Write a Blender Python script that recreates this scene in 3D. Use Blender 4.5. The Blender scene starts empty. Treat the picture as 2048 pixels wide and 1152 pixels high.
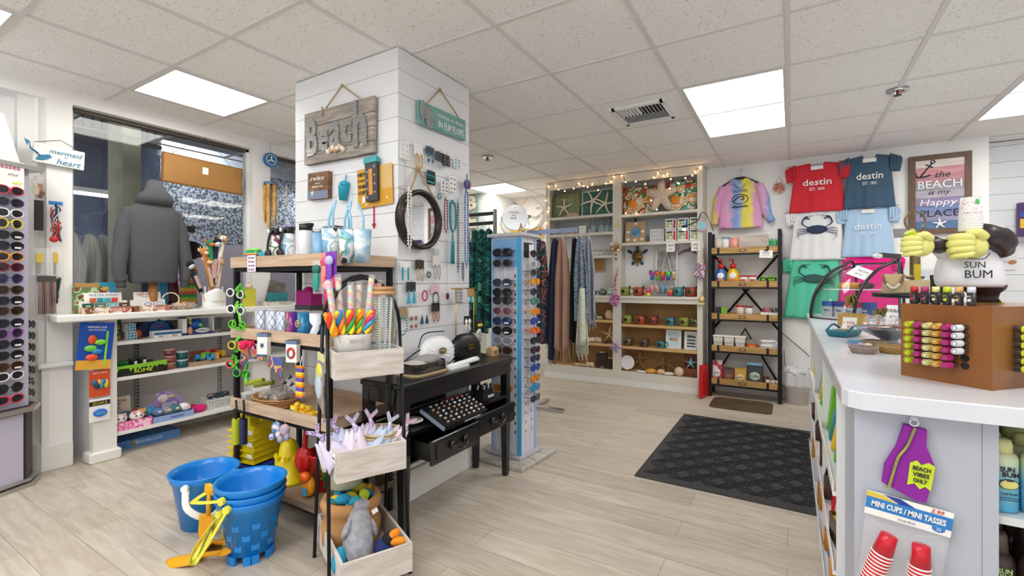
import bpy,math,random
from random import Random as RR
from math import sin,cos,pi,radians as R
from mathutils import Matrix as Mx,Vector as V,Euler,noise
random.seed(7)
SC=bpy.context.scene
COL=SC.collection

# ------------------------------------------------------------ camera (pinhole fitted to the ceiling grid)
CAMH,TH,FPX,HOR=1.20,-0.5429,926.5,563.0
CAM=V((1.236,-1.8875,CAMH))
FWD=V((sin(TH),cos(TH),0));RGT=V((cos(TH),-sin(TH),0));UPV=V((0,0,1))
cd=bpy.data.cameras.new('camera');cam=bpy.data.objects.new('camera',cd);COL.objects.link(cam)
cd.sensor_fit='HORIZONTAL';cd.sensor_width=36;cd.lens=36*FPX/2048
cd.shift_y=-(576-HOR)/2048
cd.clip_start=0.02;cd.clip_end=100
cam.location=CAM;cam.rotation_euler=(R(90),0,-TH)
SC.camera=cam

# ------------------------------------------------------------ world, exposure
w=bpy.data.worlds.new('daylight');SC.world=w;w.use_nodes=True
w.node_tree.nodes['Background'].inputs[0].default_value=(0.93,0.96,1.0,1)
w.node_tree.nodes['Background'].inputs[1].default_value=1.15
SC.view_settings.view_transform='Standard';SC.view_settings.look='None'
SC.view_settings.gamma=1;SC.view_settings.use_curve_mapping=False
SC.view_settings.exposure=0.33
CEIL=2.443
LAMP=9.5  # strength of the fluorescent diffusers
SC.cycles.max_bounces=8;SC.cycles.diffuse_bounces=6;SC.cycles.glossy_bounces=3
SC.cycles.transmission_bounces=6;SC.cycles.transparent_max_bounces=12
SC.cycles.caustics_reflective=False;SC.cycles.caustics_refractive=False
SC.cycles.sample_clamp_indirect=6

# ------------------------------------------------------------ a point of the place from a pixel of the photograph and one known plane
def at(px,py,x=None,y=None,z=None):
 d=FWD+RGT*((px-1024)/FPX)-UPV*((py-HOR)/FPX)
 if x is not None:t=(x-CAM.x)/d.x
 elif y is not None:t=(y-CAM.y)/d.y
 else:t=(z-CAM.z)/d.z
 return CAM+d*t
def xs(px,y):return at(px,600,y=y).x
def ys(px,x):return at(px,600,x=x).y
def zz(px,py,x=None,y=None):return at(px,py,x=x,y=y).z

# ------------------------------------------------------------ materials
MATS={}
def AN(n):return[2*i*pi/n for i in range(n)]
def lin(c):
 if isinstance(c,str):
  c=c.lstrip('#');c=[int(c[i:i+2],16)/255 for i in(0,2,4)]
 return[((v+.055)/1.055)**2.4 if v>.04045 else v/12.92 for v in c]
def mat(name,col='#cccccc',rough=.5,metal=0,emit=0,alpha=1,trans=0,pat=None,col2=None,scale=10,bump=0,coat=0,stretch=None,lo=.4,hi=.6,sheen=0):
 """pat: None, noise, wood, weave, speck, checker, dots, stripe, tiedye, wave, brick"""
 if name in MATS:return MATS[name]
 m=bpy.data.materials.new(name);m.use_nodes=True;MATS[name]=m
 nt=m.node_tree;b=nt.nodes['Principled BSDF'];L=nt.links
 c=lin(col);b.inputs['Base Color'].default_value=(*c,1)
 m.diffuse_color=(*c,1)
 b.inputs['Roughness'].default_value=rough;b.inputs['Metallic'].default_value=metal
 b.inputs['Alpha'].default_value=alpha;b.inputs['Transmission Weight'].default_value=trans
 b.inputs['Coat Weight'].default_value=coat
 if sheen:b.inputs['Sheen Weight'].default_value=sheen
 if emit:
  b.inputs['Emission Color'].default_value=(*c,1);b.inputs['Emission Strength'].default_value=emit
 if pat:
  c2=lin(col2 or col)
  tc=nt.nodes.new('ShaderNodeTexCoord');mp=nt.nodes.new('ShaderNodeMapping')
  L.new(tc.outputs['Object'],mp.inputs[0])
  mp.inputs['Scale'].default_value=stretch or(1,1,1)
  rp=nt.nodes.new('ShaderNodeValToRGB')
  rp.color_ramp.elements[0].position=lo;rp.color_ramp.elements[1].position=hi
  rp.color_ramp.elements[0].color=(*c,1);rp.color_ramp.elements[1].color=(*c2,1)
  if pat in('noise','wood','speck'):
   t=nt.nodes.new('ShaderNodeTexNoise');t.inputs['Scale'].default_value=scale
   t.inputs['Detail'].default_value=6 if pat!='speck' else 2
   if pat=='wood':t.inputs['Distortion'].default_value=.6
   out=t.outputs['Fac']
  elif pat in('stripe','wave'):
   t=nt.nodes.new('ShaderNodeTexWave');t.inputs['Scale'].default_value=scale
   t.inputs['Distortion'].default_value=0 if pat=='stripe' else 4
   t.bands_direction='Z'
   out=t.outputs['Fac']
  elif pat=='checker':
   t=nt.nodes.new('ShaderNodeTexChecker');t.inputs['Scale'].default_value=scale;out=t.outputs['Fac']
  elif pat=='dots':
   t=nt.nodes.new('ShaderNodeTexVoronoi');t.inputs['Scale'].default_value=scale;out=t.outputs['Distance']
  elif pat=='weave':
   t=nt.nodes.new('ShaderNodeTexWave');t.inputs['Scale'].default_value=scale;t.inputs['Distortion'].default_value=1.5
   t.bands_direction='Z';t.inputs['Detail'].default_value=3;out=t.outputs['Fac']
  L.new(mp.outputs[0],t.inputs['Vector']);L.new(out,rp.inputs[0])
  L.new(rp.outputs[0],b.inputs['Base Color'])
  if bump:
   bp=nt.nodes.new('ShaderNodeBump');bp.inputs['Strength'].default_value=bump;bp.inputs['Distance'].default_value=.01
   L.new(out,bp.inputs['Height']);L.new(bp.outputs[0],b.inputs['Normal'])
 return m
def multi(name,cols,scale=8,rough=.6,kind='noise',stretch=None,sharp=True):
 """several colours of the thing's own print, in patches"""
 if name in MATS:return MATS[name]
 m=mat(name,cols[0],rough);nt=m.node_tree;L=nt.links;b=nt.nodes['Principled BSDF']
 tc=nt.nodes.new('ShaderNodeTexCoord');mp=nt.nodes.new('ShaderNodeMapping');L.new(tc.outputs['Object'],mp.inputs[0])
 mp.inputs['Scale'].default_value=stretch or(1,1,1)
 rp=nt.nodes.new('ShaderNodeValToRGB');cr=rp.color_ramp;cr.interpolation='CONSTANT' if sharp else 'LINEAR'
 n=len(cols)
 while len(cr.elements)<n:cr.elements.new(.5)
 if kind=='noise':
  t=nt.nodes.new('ShaderNodeTexNoise');t.inputs['Scale'].default_value=scale;t.inputs['Detail'].default_value=1.5;o=t.outputs['Fac']
  a,z=.33,.67
 elif kind=='cells':
  t=nt.nodes.new('ShaderNodeTexVoronoi');t.inputs['Scale'].default_value=scale
  s=nt.nodes.new('ShaderNodeSeparateColor');L.new(t.outputs['Color'],s.inputs[0]);o=s.outputs[0];a,z=0,1
 elif kind=='rings':
  t=nt.nodes.new('ShaderNodeTexWave');t.wave_type='RINGS';t.rings_direction='SPHERICAL';t.inputs['Scale'].default_value=scale;o=t.outputs['Fac'];a,z=0,1
 elif kind=='swirl':
  t=nt.nodes.new('ShaderNodeTexWave');t.inputs['Scale'].default_value=scale;t.inputs['Distortion'].default_value=3;t.wave_profile='SAW';t.bands_direction='DIAGONAL';o=t.outputs['Fac'];a,z=0,1
 else:
  t=nt.nodes.new('ShaderNodeTexWave');t.inputs['Scale'].default_value=scale;t.wave_profile='SAW';t.bands_direction={'bandsz':'Z','bandsx':'X','bandsd':'DIAGONAL'}[kind];o=t.outputs['Fac'];a,z=0,1
 for i,c in enumerate(cols):
  cr.elements[i].position=a+(z-a)*i/n if i else 0
  cr.elements[i].color=(*lin(c),1)
 L.new(mp.outputs[0],t.inputs['Vector']);L.new(o,rp.inputs[0]);L.new(rp.outputs[0],b.inputs['Base Color'])
 return m
def paneglass(name):
 """thin pane: clear, with the mirror reflection of real glass"""
 m=bpy.data.materials.new(name);m.use_nodes=True;nt=m.node_tree;nt.nodes.clear();L=nt.links;MATS[name]=m
 o=nt.nodes.new('ShaderNodeOutputMaterial');mx=nt.nodes.new('ShaderNodeMixShader');tr=nt.nodes.new('ShaderNodeBsdfTransparent');gl=nt.nodes.new('ShaderNodeBsdfGlossy');fr=nt.nodes.new('ShaderNodeFresnel')
 fr.inputs[0].default_value=1.55;gl.inputs['Roughness'].default_value=.01;tr.inputs[0].default_value=(.96,.98,.97,1)
 ge=nt.nodes.new('ShaderNodeNewGeometry');mu=nt.nodes.new('ShaderNodeMath');mu.operation='MULTIPLY';sb=nt.nodes.new('ShaderNodeMath');sb.operation='SUBTRACT';sb.inputs[0].default_value=1;L.new(ge.outputs['Backfacing'],sb.inputs[1]);L.new(fr.outputs[0],mu.inputs[0]);L.new(sb.outputs[0],mu.inputs[1]);L.new(mu.outputs[0],mx.inputs[0]);L.new(tr.outputs[0],mx.inputs[1]);L.new(gl.outputs[0],mx.inputs[2]);L.new(mx.outputs[0],o.inputs[0]);return m
def glassmat(name,col='#ffffff',alpha=.12,rough=.03):
 return mat(name,col,rough,alpha=alpha)
_colm={}
def C(hexs,rough=.5,metal=0):
 """a plain coloured material"""
 k=(hexs,rough,metal)
 if k not in _colm:_colm[k]=mat('paint_%s_%d_%d'%(hexs.strip('#'),rough*100,metal*10),hexs,rough,metal)
 return _colm[k]

# ------------------------------------------------------------ mesh builder
FONT=None
_txt={}
def text_mesh(s,spacing=1.0,bold=0.0,shear=0.0):
 k=(s,spacing,bold,shear)
 if k in _txt:return _txt[k]
 cu=bpy.data.curves.new('lettering','FONT');cu.body=s;cu.size=1;cu.align_x='CENTER';cu.align_y='CENTER'
 cu.space_character=spacing;cu.offset=bold;cu.shear=shear;cu.extrude=.5;cu.resolution_u=2
 o=bpy.data.objects.new('lettering',cu);COL.objects.link(o)
 me=bpy.data.meshes.new_from_object(o)
 vs=[v.co.copy()for v in me.vertices];fs=[tuple(p.vertices)for p in me.polygons]
 bpy.data.objects.remove(o);bpy.data.curves.remove(cu);bpy.data.meshes.remove(me)
 if vs:
  x0=min(v.x for v in vs);x1=max(v.x for v in vs);y0=min(v.y for v in vs);y1=max(v.y for v in vs)
 else:x0=y0=0;x1=y1=1
 _txt[k]=(vs,fs,(x0,x1,y0,y1));return _txt[k]
def rot(x=0,y=0,z=0):return Euler((R(x),R(y),R(z))).to_matrix().to_4x4()
def loc(x,y=None,z=None):return Mx.Translation((x,y,z)if y is not None else x)
def spl(pts,n=6):
 """Catmull-Rom through the points"""
 if len(pts)<3:return[V(p)for p in pts]
 P=[V(p)for p in pts];P=[P[0]*2-P[1]]+P+[P[-1]*2-P[-2]];out=[]
 for i in range(1,len(P)-2):
  a,b,c,d=P[i-1:i+3]
  for k in range(n):
   t=k/n
   out.append(.5*(2*b+(c-a)*t+(2*a-5*b+4*c-d)*t*t+(3*b-a-3*c+d)*t*t*t))
 out.append(P[-2]);return out
class MB:
 def __init__(s):s.v=[];s.f=[];s.mi=[];s.sm=[];s.ms=[];s.M=Mx.Identity(4)
 def add(s,vs,fs,m,smooth=False):
  if m not in s.ms:s.ms.append(m)
  k=s.ms.index(m);n=len(s.v)
  s.v+=[s.M@V(v)for v in vs]
  for f in fs:s.f.append(tuple(i+n for i in f));s.mi.append(k);s.sm.append(smooth)
  return s
 def box(s,c,d,m,r=None,taper=1,tapy=None,bev=0):
  """box centred at c with size d; taper scales the top"""
  T=loc(c)@(r or Mx.Identity(4));x,y,z=d[0]/2,d[1]/2,d[2]/2;ty=taper if tapy is None else tapy
  if bev:
   e=bev;vs=[]
   def ring(zz,ix,iy):return[(-ix,-iy+e,zz),(-ix+e,-iy,zz),(ix-e,-iy,zz),(ix,-iy+e,zz),(ix,iy-e,zz),(ix-e,iy,zz),(-ix+e,iy,zz),(-ix,iy-e,zz)]
   rs=[ring(-z,x-e,y-e),ring(-z+e,x,y),ring(z-e,x*taper,y*ty),ring(z,x*taper-e,y*ty-e)]
   for q in rs:vs+=q
   fs=[tuple(range(7,-1,-1)),tuple(range(24,32))]
   for a in range(3):
    for i in range(8):fs.append((a*8+i,a*8+(i+1)%8,a*8+8+(i+1)%8,a*8+8+i))
   return s.add([T@V(v)for v in vs],fs,m)
  vs=[(-x,-y,-z),(x,-y,-z),(x,y,-z),(-x,y,-z),(-x*taper,-y*ty,z),(x*taper,-y*ty,z),(x*taper,y*ty,z),(-x*taper,y*ty,z)]
  return s.add([T@V(v)for v in vs],[(3,2,1,0),(4,5,6,7),(0,1,5,4),(1,2,6,5),(2,3,7,6),(3,0,4,7)],m)
 def b2(s,lo,hi,m,bev=0):
  return s.box([(a+b)/2 for a,b in zip(lo,hi)],[abs(b-a)for a,b in zip(lo,hi)],m,bev=bev)
 def cyl(s,a,b,r,m,r2=None,n=12,cap=True,smooth=True):
  a,b=V(a),V(b);r2=r if r2 is None else r2;d=(b-a)
  q=d.to_track_quat('Z','Y').to_matrix()if d.length>1e-9 else Mx.Identity(3)
  vs=[]
  for p,rr in((a,r),(b,r2)):
   for i in range(n):
    t=2*pi*i/n;vs.append(p+q@V((rr*cos(t),rr*sin(t),0)))
  s.add(vs,[(i,(i+1)%n,n+(i+1)%n,n+i)for i in range(n)],m,smooth)
  if cap:s.add([vs[i]for i in range(n)],[tuple(range(n-1,-1,-1))],m);s.add([vs[n+i]for i in range(n)],[tuple(range(n))],m)
  return s
 def lathe(s,prof,m,c=(0,0,0),n=16,r=None,sx=1,sy=1,smooth=True,cap=True):
  T=loc(c)@(r or Mx.Identity(4));vs=[];fs=[]
  for rr,z in prof:
   for i in range(n):
    t=2*pi*i/n;vs.append(T@V((rr*cos(t)*sx,rr*sin(t)*sy,z)))
  for k in range(len(prof)-1):
   for i in range(n):fs.append((k*n+i,k*n+(i+1)%n,(k+1)*n+(i+1)%n,(k+1)*n+i))
  if cap and prof[0][0]>1e-5:fs.append(tuple(range(n-1,-1,-1)))
  if cap and prof[-1][0]>1e-5:fs.append(tuple(range((len(prof)-1)*n,len(prof)*n)))
  return s.add(vs,fs,m,smooth)
 def ball(s,c,r,m,n=12,k=8,rm=None,f=None):
  """ellipsoid; r a number or three; f(v)->v reshapes the unit sphere"""
  if not hasattr(r,'__len__'):r=(r,r,r)
  T=loc(c)@(rm or Mx.Identity(4));vs=[(0,0,-1)];fs=[]
  for a in range(1,k):
   p=-pi/2+pi*a/k
   for i in range(n):t=2*pi*i/n;vs.append((cos(p)*cos(t),cos(p)*sin(t),sin(p)))
  vs.append((0,0,1))
  if f:vs=[f(V(v))for v in vs]
  vs=[T@V((v[0]*r[0],v[1]*r[1],v[2]*r[2]))for v in vs]
  for i in range(n):fs.append((0,1+(i+1)%n,1+i));fs.append((len(vs)-1,1+(k-2)*n+i,1+(k-2)*n+(i+1)%n))
  for a in range(k-2):
   for i in range(n):fs.append((1+a*n+i,1+a*n+(i+1)%n,1+(a+1)*n+(i+1)%n,1+(a+1)*n+i))
  return s.add(vs,fs,m,True)
 def tube(s,pts,r,m,n=6,sm=0,closed=False,cap=True,flat=1):
  """round bar along the points; sm smooths, r may be a list, flat squashes"""
  P=[V(p)for p in pts]
  if sm:
   if closed:Q=spl([P[-1]]+P+[P[0],P[1]],sm);P=Q[sm:-sm-1]
   else:P=spl(P,sm)
  N=len(P);vs=[];fs=[];up=V((.013,.02,1))
  prev=None
  for i,p in enumerate(P):
   a=P[(i-1)%N]if(closed or i)else p;b=P[(i+1)%N]if(closed or i<N-1)else p
   d=(b-a).normalized()if(b-a).length>1e-9 else V((0,0,1))
   if prev is None:
    u=d.cross(up);u=u if u.length>.05 else d.cross(V((1,0,0)))
   else:u=prev-d*prev.dot(d)
   u=u.normalized()if u.length>1e-9 else V((1,0,0));prev=u;w_=d.cross(u)
   rr=r if not hasattr(r,'__len__')else r[min(len(r)-1,int(i*len(r)/N))]
   for k in range(n):t=2*pi*k/n;vs.append(p+u*rr*cos(t)+w_*rr*sin(t)*flat)
  for i in range(N if closed else N-1):
   j=(i+1)%N
   for k in range(n):fs.append((i*n+k,i*n+(k+1)%n,j*n+(k+1)%n,j*n+k))
  if cap and not closed:fs.append(tuple(range(n-1,-1,-1)));fs.append(tuple(range((N-1)*n,N*n)))
  return s.add(vs,fs,m,n>4)
 def prism(s,pts,h,m,T=None,smooth=False,taper=1):
  """polygon (x, z) facing -y, thickness h going back to +y"""
  T=T or Mx.Identity(4);n=len(pts)
  cx_=sum(p[0]for p in pts)/n;cz_=sum(p[1]for p in pts)/n
  A=sum(pts[i][0]*pts[(i+1)%n][1]-pts[(i+1)%n][0]*pts[i][1]for i in range(n))
  if A<0:pts=pts[::-1]
  vs=[T@V((cx_+(x-cx_)*taper,0,cz_+(z-cz_)*taper))for x,z in pts]+[T@V((x,h,z))for x,z in pts]
  s.add(vs,[tuple(range(n)),tuple(range(2*n-1,n-1,-1))],m)
  return s.add(vs,[((i+1)%n,i,n+i,n+(i+1)%n)for i in range(n)],m,smooth)
 def sheet(s,fn,nu,nv,m,th=.002,T=None,smooth=True):
  """cloth or card: fn(u,v)->point, given a real thickness"""
  T=T or Mx.Identity(4)
  P=[[T@V(fn(i/nu,j/nv))for i in range(nu+1)]for j in range(nv+1)]
  def nrm(i,j):
   a=P[j][min(i+1,nu)]-P[j][max(i-1,0)];b=P[min(j+1,nv)][i]-P[max(j-1,0)][i]
   c=a.cross(b);return c.normalized()if c.length>1e-12 else V((0,-1,0))
  vs=[P[j][i]for j in range(nv+1)for i in range(nu+1)];k=len(vs);w_=nu+1
  vs+=[P[j][i]-nrm(i,j)*th for j in range(nv+1)for i in range(nu+1)]
  fs=[]
  for j in range(nv):
   for i in range(nu):
    a=j*w_+i;fs.append((a,a+1,a+w_+1,a+w_));fs.append((k+a,k+a+w_,k+a+w_+1,k+a+1))
  for i in range(nu):fs.append((i+1,i,k+i,k+i+1));a=nv*w_+i;fs.append((a,a+1,k+a+1,k+a))
  for j in range(nv):a=j*w_;fs.append((a,a+w_,k+a+w_,k+a));a=j*w_+nu;fs.append((a+w_,a,k+a,k+a+w_))
  return s.add(vs,fs,m,smooth)
 def text(s,t,c,h,m,wid=None,depth=.001,spacing=1,bold=0,shear=0,T=None):
  """lettering on a surface facing -y, centred at c; h the height of the line, wid the width to fit"""
  vs,fs,(x0,x1,y0,y1)=text_mesh(t,spacing,bold,shear)
  if not vs:return s
  k=h/(y1-y0);kx=wid/(x1-x0)if wid else k
  T=(T or loc(c));mx,my=(x0+x1)/2,(y0+y1)/2
  return s.add([T@V(((v.x-mx)*kx,-depth*.5-v.z*depth,(v.y-my)*k))for v in vs],fs,m)
 def bd(s,name,parent=None,T=None,label=None,flip=False):
  me=bpy.data.meshes.new(name);me.from_pydata([tuple(v)for v in s.v],[],s.f)
  for m in s.ms:me.materials.append(m)
  me.polygons.foreach_set('material_index',s.mi);me.polygons.foreach_set('use_smooth',s.sm);me.validate();me.update()
  o=bpy.data.objects.new(name,me);COL.objects.link(o)
  if parent:o.parent=parent
  if T is not None:o.matrix_local=T
  if label:o['label']=label
  return o
def TH(name,label,cat,p=(0,0,0),rz=0,group=None,s=None,rm=None):
 o=bpy.data.objects.new(name,None);COL.objects.link(o);o.empty_display_size=.05
 o.location=p;o.rotation_euler=(0,0,R(rz))
 if rm is not None:o.rotation_euler=rm.to_euler()
 if s:o.scale=(s,s,s)if not hasattr(s,'__len__')else s
 o['label']=label;o['category']=cat
 if group:o['group']=group
 return o
def tag(o,label,cat,group=None,p=None,rz=None,kind=None,s=None):
 o['label']=label;o['category']=cat
 if group:o['group']=group
 if kind:o['kind']=kind
 if p is not None:o.location=p
 if rz is not None:o.rotation_euler=(0,0,R(rz))
 if s:o.scale=(s,s,s)if not hasattr(s,'__len__')else s
 return o
def struct(o):o['kind']='structure';return o
def dup(root,p,rz=0,label=None,group=None,s=None,rm=None):
 r=root.copy();COL.objects.link(r);r.location=p;r.rotation_euler=(0,0,R(rz))
 if rm is not None:r.rotation_euler=rm.to_euler()
 if label:r['label']=label
 if group:r['group']=group
 if s:r.scale=(s,s,s)if not hasattr(s,'__len__')else s
 for ch in list(root.children):
  c=ch.copy();COL.objects.link(c);c.parent=r
  for g in ch.children:
   d=g.copy();COL.objects.link(d);d.parent=c
 return r
def recolor(root,old,new):
 """give a copy its own colour"""
 for o in[root]+list(root.children)+[g for c in root.children for g in c.children]:
  if o.type!='MESH' or old.name not in[m.name for m in o.data.materials if m]:continue
  o.data=o.data.copy()
  for i,m in enumerate(o.data.materials):
   if m and m.name==old.name:o.data.materials[i]=new

WHITE=mat('white_paint','#eceded',.55);BLACK=mat('black_satin','#15151a',.35);STEEL=mat('steel','#c9cbd0',.25,1)
DARKM=mat('black_metal','#17171a',.45,.4);CHROME=mat('chrome','#dddddd',.12,1)
PAPER=mat('white_paper','#f2f1ee',.7);TWINE=mat('jute_twine','#a08560',.9,pat='weave',col2='#c9ad82',scale=300)
CLEAR=glassmat('clear_plastic','#f4f8fa',.16,.08);GLASS=paneglass('pane_glass')
GOLD=mat('gold_metal','#c9a14a',.3,1)
ORD=['top','second','third','fourth','fifth','sixth','seventh','eighth','ninth','tenth','eleventh','twelfth','thirteenth','fourteenth','fifteenth','sixteenth','seventeenth','eighteenth','nineteenth','twentieth']
# ============================================================ the room
def floor_mat():
 m=mat('plank_floor','#c6bcae',.42);nt=m.node_tree;L=nt.links;b=nt.nodes['Principled BSDF']
 tc=nt.nodes.new('ShaderNodeTexCoord')
 br=nt.nodes.new('ShaderNodeTexBrick');br.inputs['Scale'].default_value=1
 br.inputs['Brick Width'].default_value=1.22;br.inputs['Row Height'].default_value=.18;br.inputs['Mortar Size'].default_value=.0012
 br.inputs['Color1'].default_value=(*lin('#cfc6b9'),1);br.inputs['Color2'].default_value=(*lin('#c0b6a9'),1);br.inputs['Mortar'].default_value=(*lin('#8b8075'),1)
 br.offset=.37;br.inputs['Bias'].default_value=-.1
 L.new(tc.outputs['Object'],br.inputs['Vector'])
 mp=nt.nodes.new('ShaderNodeMapping');mp.inputs['Scale'].default_value=(1.1,9,1);L.new(tc.outputs['Object'],mp.inputs[0])
 n=nt.nodes.new('ShaderNodeTexNoise');n.inputs['Scale'].default_value=2.2;n.inputs['Detail'].default_value=7;n.inputs['Distortion'].default_value=1.6
 L.new(mp.outputs[0],n.inputs['Vector'])
 rp=nt.nodes.new('ShaderNodeValToRGB');rp.color_ramp.elements[0].position=.35;rp.color_ramp.elements[1].position=.68
 rp.color_ramp.elements[0].color=(.76,.73,.70,1);rp.color_ramp.elements[1].color=(1.05,1.05,1.05,1);L.new(n.outputs['Fac'],rp.inputs[0])
 mx=nt.nodes.new('ShaderNodeMix');mx.data_type='RGBA';mx.blend_type='MULTIPLY';mx.inputs[0].default_value=.85
 L.new(br.outputs['Color'],mx.inputs[6]);L.new(rp.outputs[0],mx.inputs[7])
 L.new(mx.outputs[2],b.inputs['Base Color'])
 return m
mb=MB();mb.b2((-3.3,-4.6,-.05),(5.2,6.2,0),floor_mat());struct(mb.bd('floor'))

def ceil_mat():
 m=mat('ceiling_tile','#dedcda',.9);nt=m.node_tree;L=nt.links;b=nt.nodes['Principled BSDF']
 tc=nt.nodes.new('ShaderNodeTexCoord');t=nt.nodes.new('ShaderNodeTexNoise');t.inputs['Scale'].default_value=95;t.inputs['Detail'].default_value=1;t.inputs['Distortion'].default_value=.8
 L.new(tc.outputs['Object'],t.inputs['Vector'])
 rp=nt.nodes.new('ShaderNodeValToRGB');rp.color_ramp.elements[0].position=.29;rp.color_ramp.elements[1].position=.36
 rp.color_ramp.elements[0].color=(*lin('#c9c4bf'),1);rp.color_ramp.elements[1].color=(*lin('#f5f4f3'),1)
 L.new(t.outputs['Fac'],rp.inputs[0]);L.new(rp.outputs[0],b.inputs['Base Color'])
 return m
G=.6096
mb=MB()
LIGHTS=[(1,2,2,'bright fluorescent ceiling light above the aisle mat'),(-4,-1,1,'fluorescent ceiling light in front of the shop windows, left of the white column'),
    (-4,5,1,'small looking ceiling light far back beyond the column'),(-4,-3,1,'ceiling light cut off at the top left corner of the photo'),
    (4,3,2,'ceiling light cut off at the right edge of the photo')]
HID=[(-1,-4,2),(1,-4,2),(4,-2,2),(-3,-6,2)]
holes=set()
for i,j,n,_ in LIGHTS:
 for k in range(n):holes.add((i,j+k))
for i,j,n in HID:
 for k in range(n):holes.add((i,j+k))
cm=ceil_mat()
for i in range(-6,9):
 for j in range(-8,11):
  if(i,j)in holes or(i<-5 and j<6):continue
  x0,y0=i*G,j*G
  mb.b2((x0+.006,y0+.006,CEIL+.006),(x0+G-.006,y0+G-.006,CEIL+.022),cm)
struct(mb.bd('ceiling'))
tb=mat('ceiling_tee','#dddbd9',.6)
mb=MB()
for i in range(-6,10):mb.b2((i*G-.012,-8*G,CEIL-.001),(i*G+.012,11*G,CEIL+.007),tb)
for j in range(-8,12):mb.b2((-6*G,j*G-.011,CEIL),(9*G,j*G+.011,CEIL+.008),tb)
mb.b2((-3.7,-4.9,CEIL+.14),(5.5,6.8,CEIL+.16),C('#8a8a88',.9))
struct(mb.bd('ceiling_grid'))
diff=mat('lit_diffuser','#fffdf6',.5,emit=LAMP)
fr=mat('light_frame','#d8d8d4',.5)
def clight(i,j,n,label):
 t=TH('ceiling_light',label,'ceiling light',(i*G,j*G,CEIL))
 D=n*G
 m1=MB();a=.028
 m1.b2((.012,.012,-.004),(a,D-.012,.02),fr);m1.b2((G-a,.012,-.004),(G-.012,D-.012,.02),fr)
 m1.b2((a,.012,-.004),(G-a,a,.02),fr);m1.b2((a,D-a,-.004),(G-a,D-.012,.02),fr);m1.bd('frame',t)
 MB().b2((a,a,.006),(G-a,D-a,.012),diff).bd('diffuser',t)
for l in LIGHTS:clight(*l)
for k,(i,j,n)in enumerate(HID):
 clight(i,j,n,'fluorescent ceiling light behind the viewpoint, %s of four'%('first','second','third','last')[k])
# air vent and two sprinkler heads
t=TH('air_vent','square white air conditioning grille set in a ceiling tile beside the bright light','air vent',(.3,1.55,CEIL))
m1=MB()
for s_ in(-1,1):
 m1.b2((-.18,s_*.16,-.008),(.18,s_*.2,.006),WHITE);m1.b2((s_*.16,-.2,-.008),(s_*.2,.2,.006),WHITE)
m1.bd('frame',t)
MB().b2((-.165,-.165,.0045),(.165,.165,.0055),C('#2b2b2b',.9)).bd('backing',t)
m1=MB()
for k in range(5):m1.box((0,.02+k*.03,-.001),(.31,.022,.002),WHITE,r=rot(35))
for k in range(12):m1.box((-.14+k*.0255,-.075,-.001),(.003,.15,.024),WHITE,r=rot(0,30 if k<6 else-30))
m1.bd('slat',t)
for(x,y,l)in((1.827,1.99,'recessed sprinkler head in the ceiling above the counter'),(-1.363,1.946,'small sprinkler head in the ceiling beside the white column')):
 t=TH('sprinkler_head',l,'sprinkler',(x,y,CEIL))
 MB().lathe([(.06,0),(.058,-.008),(.03,-.012),(.028,-.002)],CHROME,n=20).bd('escutcheon',t)
 MB().cyl((0,0,0),(0,0,-.03),.008,C('#8c3b22',.5)).cyl((0,0,-.03),(0,0,-.033),.022,C('#3a2a24',.5)).bd('nozzle',t)

WALL=mat('wall_white','#f2f1f0',.6);WALLG=mat('wall_grey_white','#dfe0e2',.6);TRIM=mat('trim_white','#e9e8e6',.45)
SHIP=mat('shiplap_white','#eaecf0',.5);GAP=C('#4a4a4a',.9)
def shiplap(mb,a,b,nrm,z0,z1,off,pitch=.1267,gap=.0028,th=.02):
 """boards from a to b (x,y) on the face with outward normal nrm"""
 a,b,n=V((*a,0)),V((*b,0)),V((*nrm,0))
 z=off
 while z>z0:z-=pitch
 while z<z1:
  lo,hi=max(z+gap/2,z0),min(z+pitch-gap/2,z1)
  if hi-lo>.004:
   p,q=a-n*th,b
   mb.b2((min(p.x,q.x),min(p.y,q.y),lo),(max(p.x,q.x),max(p.y,q.y),hi),SHIP)
  z+=pitch
# left wall with two shop windows, sill over a shelving alcove
mb=MB()
XL=-2.80
mb.b2((XL-.14,-.90,0),(XL,-.775,2.36),WALL)  # pilaster by the first window
mb.b2((XL-.10,-1.02,0),(XL-.04,-.90,2.36),TRIM)
mb.b2((XL-.14,-1.1,2.36),(XL,4.2,CEIL+.01),WALL)
mb.b2((XL-.14,.41,0),(XL,.57,2.36),WALL)
mb.b2((XL-.14,1.5,0),(XL,4.2,2.36),WALL)
mb.b2((XL-.32,-.78,0),(XL-.30,1.49,.95),mat('alcove_back','#c9c6c2',.7))
mb.b2((XL-.14,.57,.9),(XL-.001,1.5,1.0),WALL)
mb.b2((XL-.30,-.77,.90),(XL-.10,.405,.940),WALL)
struct(mb.bd('wall_left'))
mb=MB()
mb.box((XL-.27,-1.13,1.22),(.06,.62,2.44),WALL,r=rot(0,0,-45))
mb.box((XL-.25,-1.11,.66),(.14,.62,.03),TRIM,r=rot(0,0,-45))
mb.box((XL-.24,-1.10,.09),(.10,.62,.18),TRIM,r=rot(0,0,-45))
struct(mb.bd('wall_angled'))
mb=MB();mb.b2((XL,-.93,0),(XL+.015,-.775,.16),TRIM,bev=.004);mb.b2((XL,-.95,.655),(XL+.05,-.78,.685),TRIM,bev=.006)
mb.b2((XL,-.925,.16),(XL+.012,-.89,.655),TRIM);struct(mb.bd('trim_1'))
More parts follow.
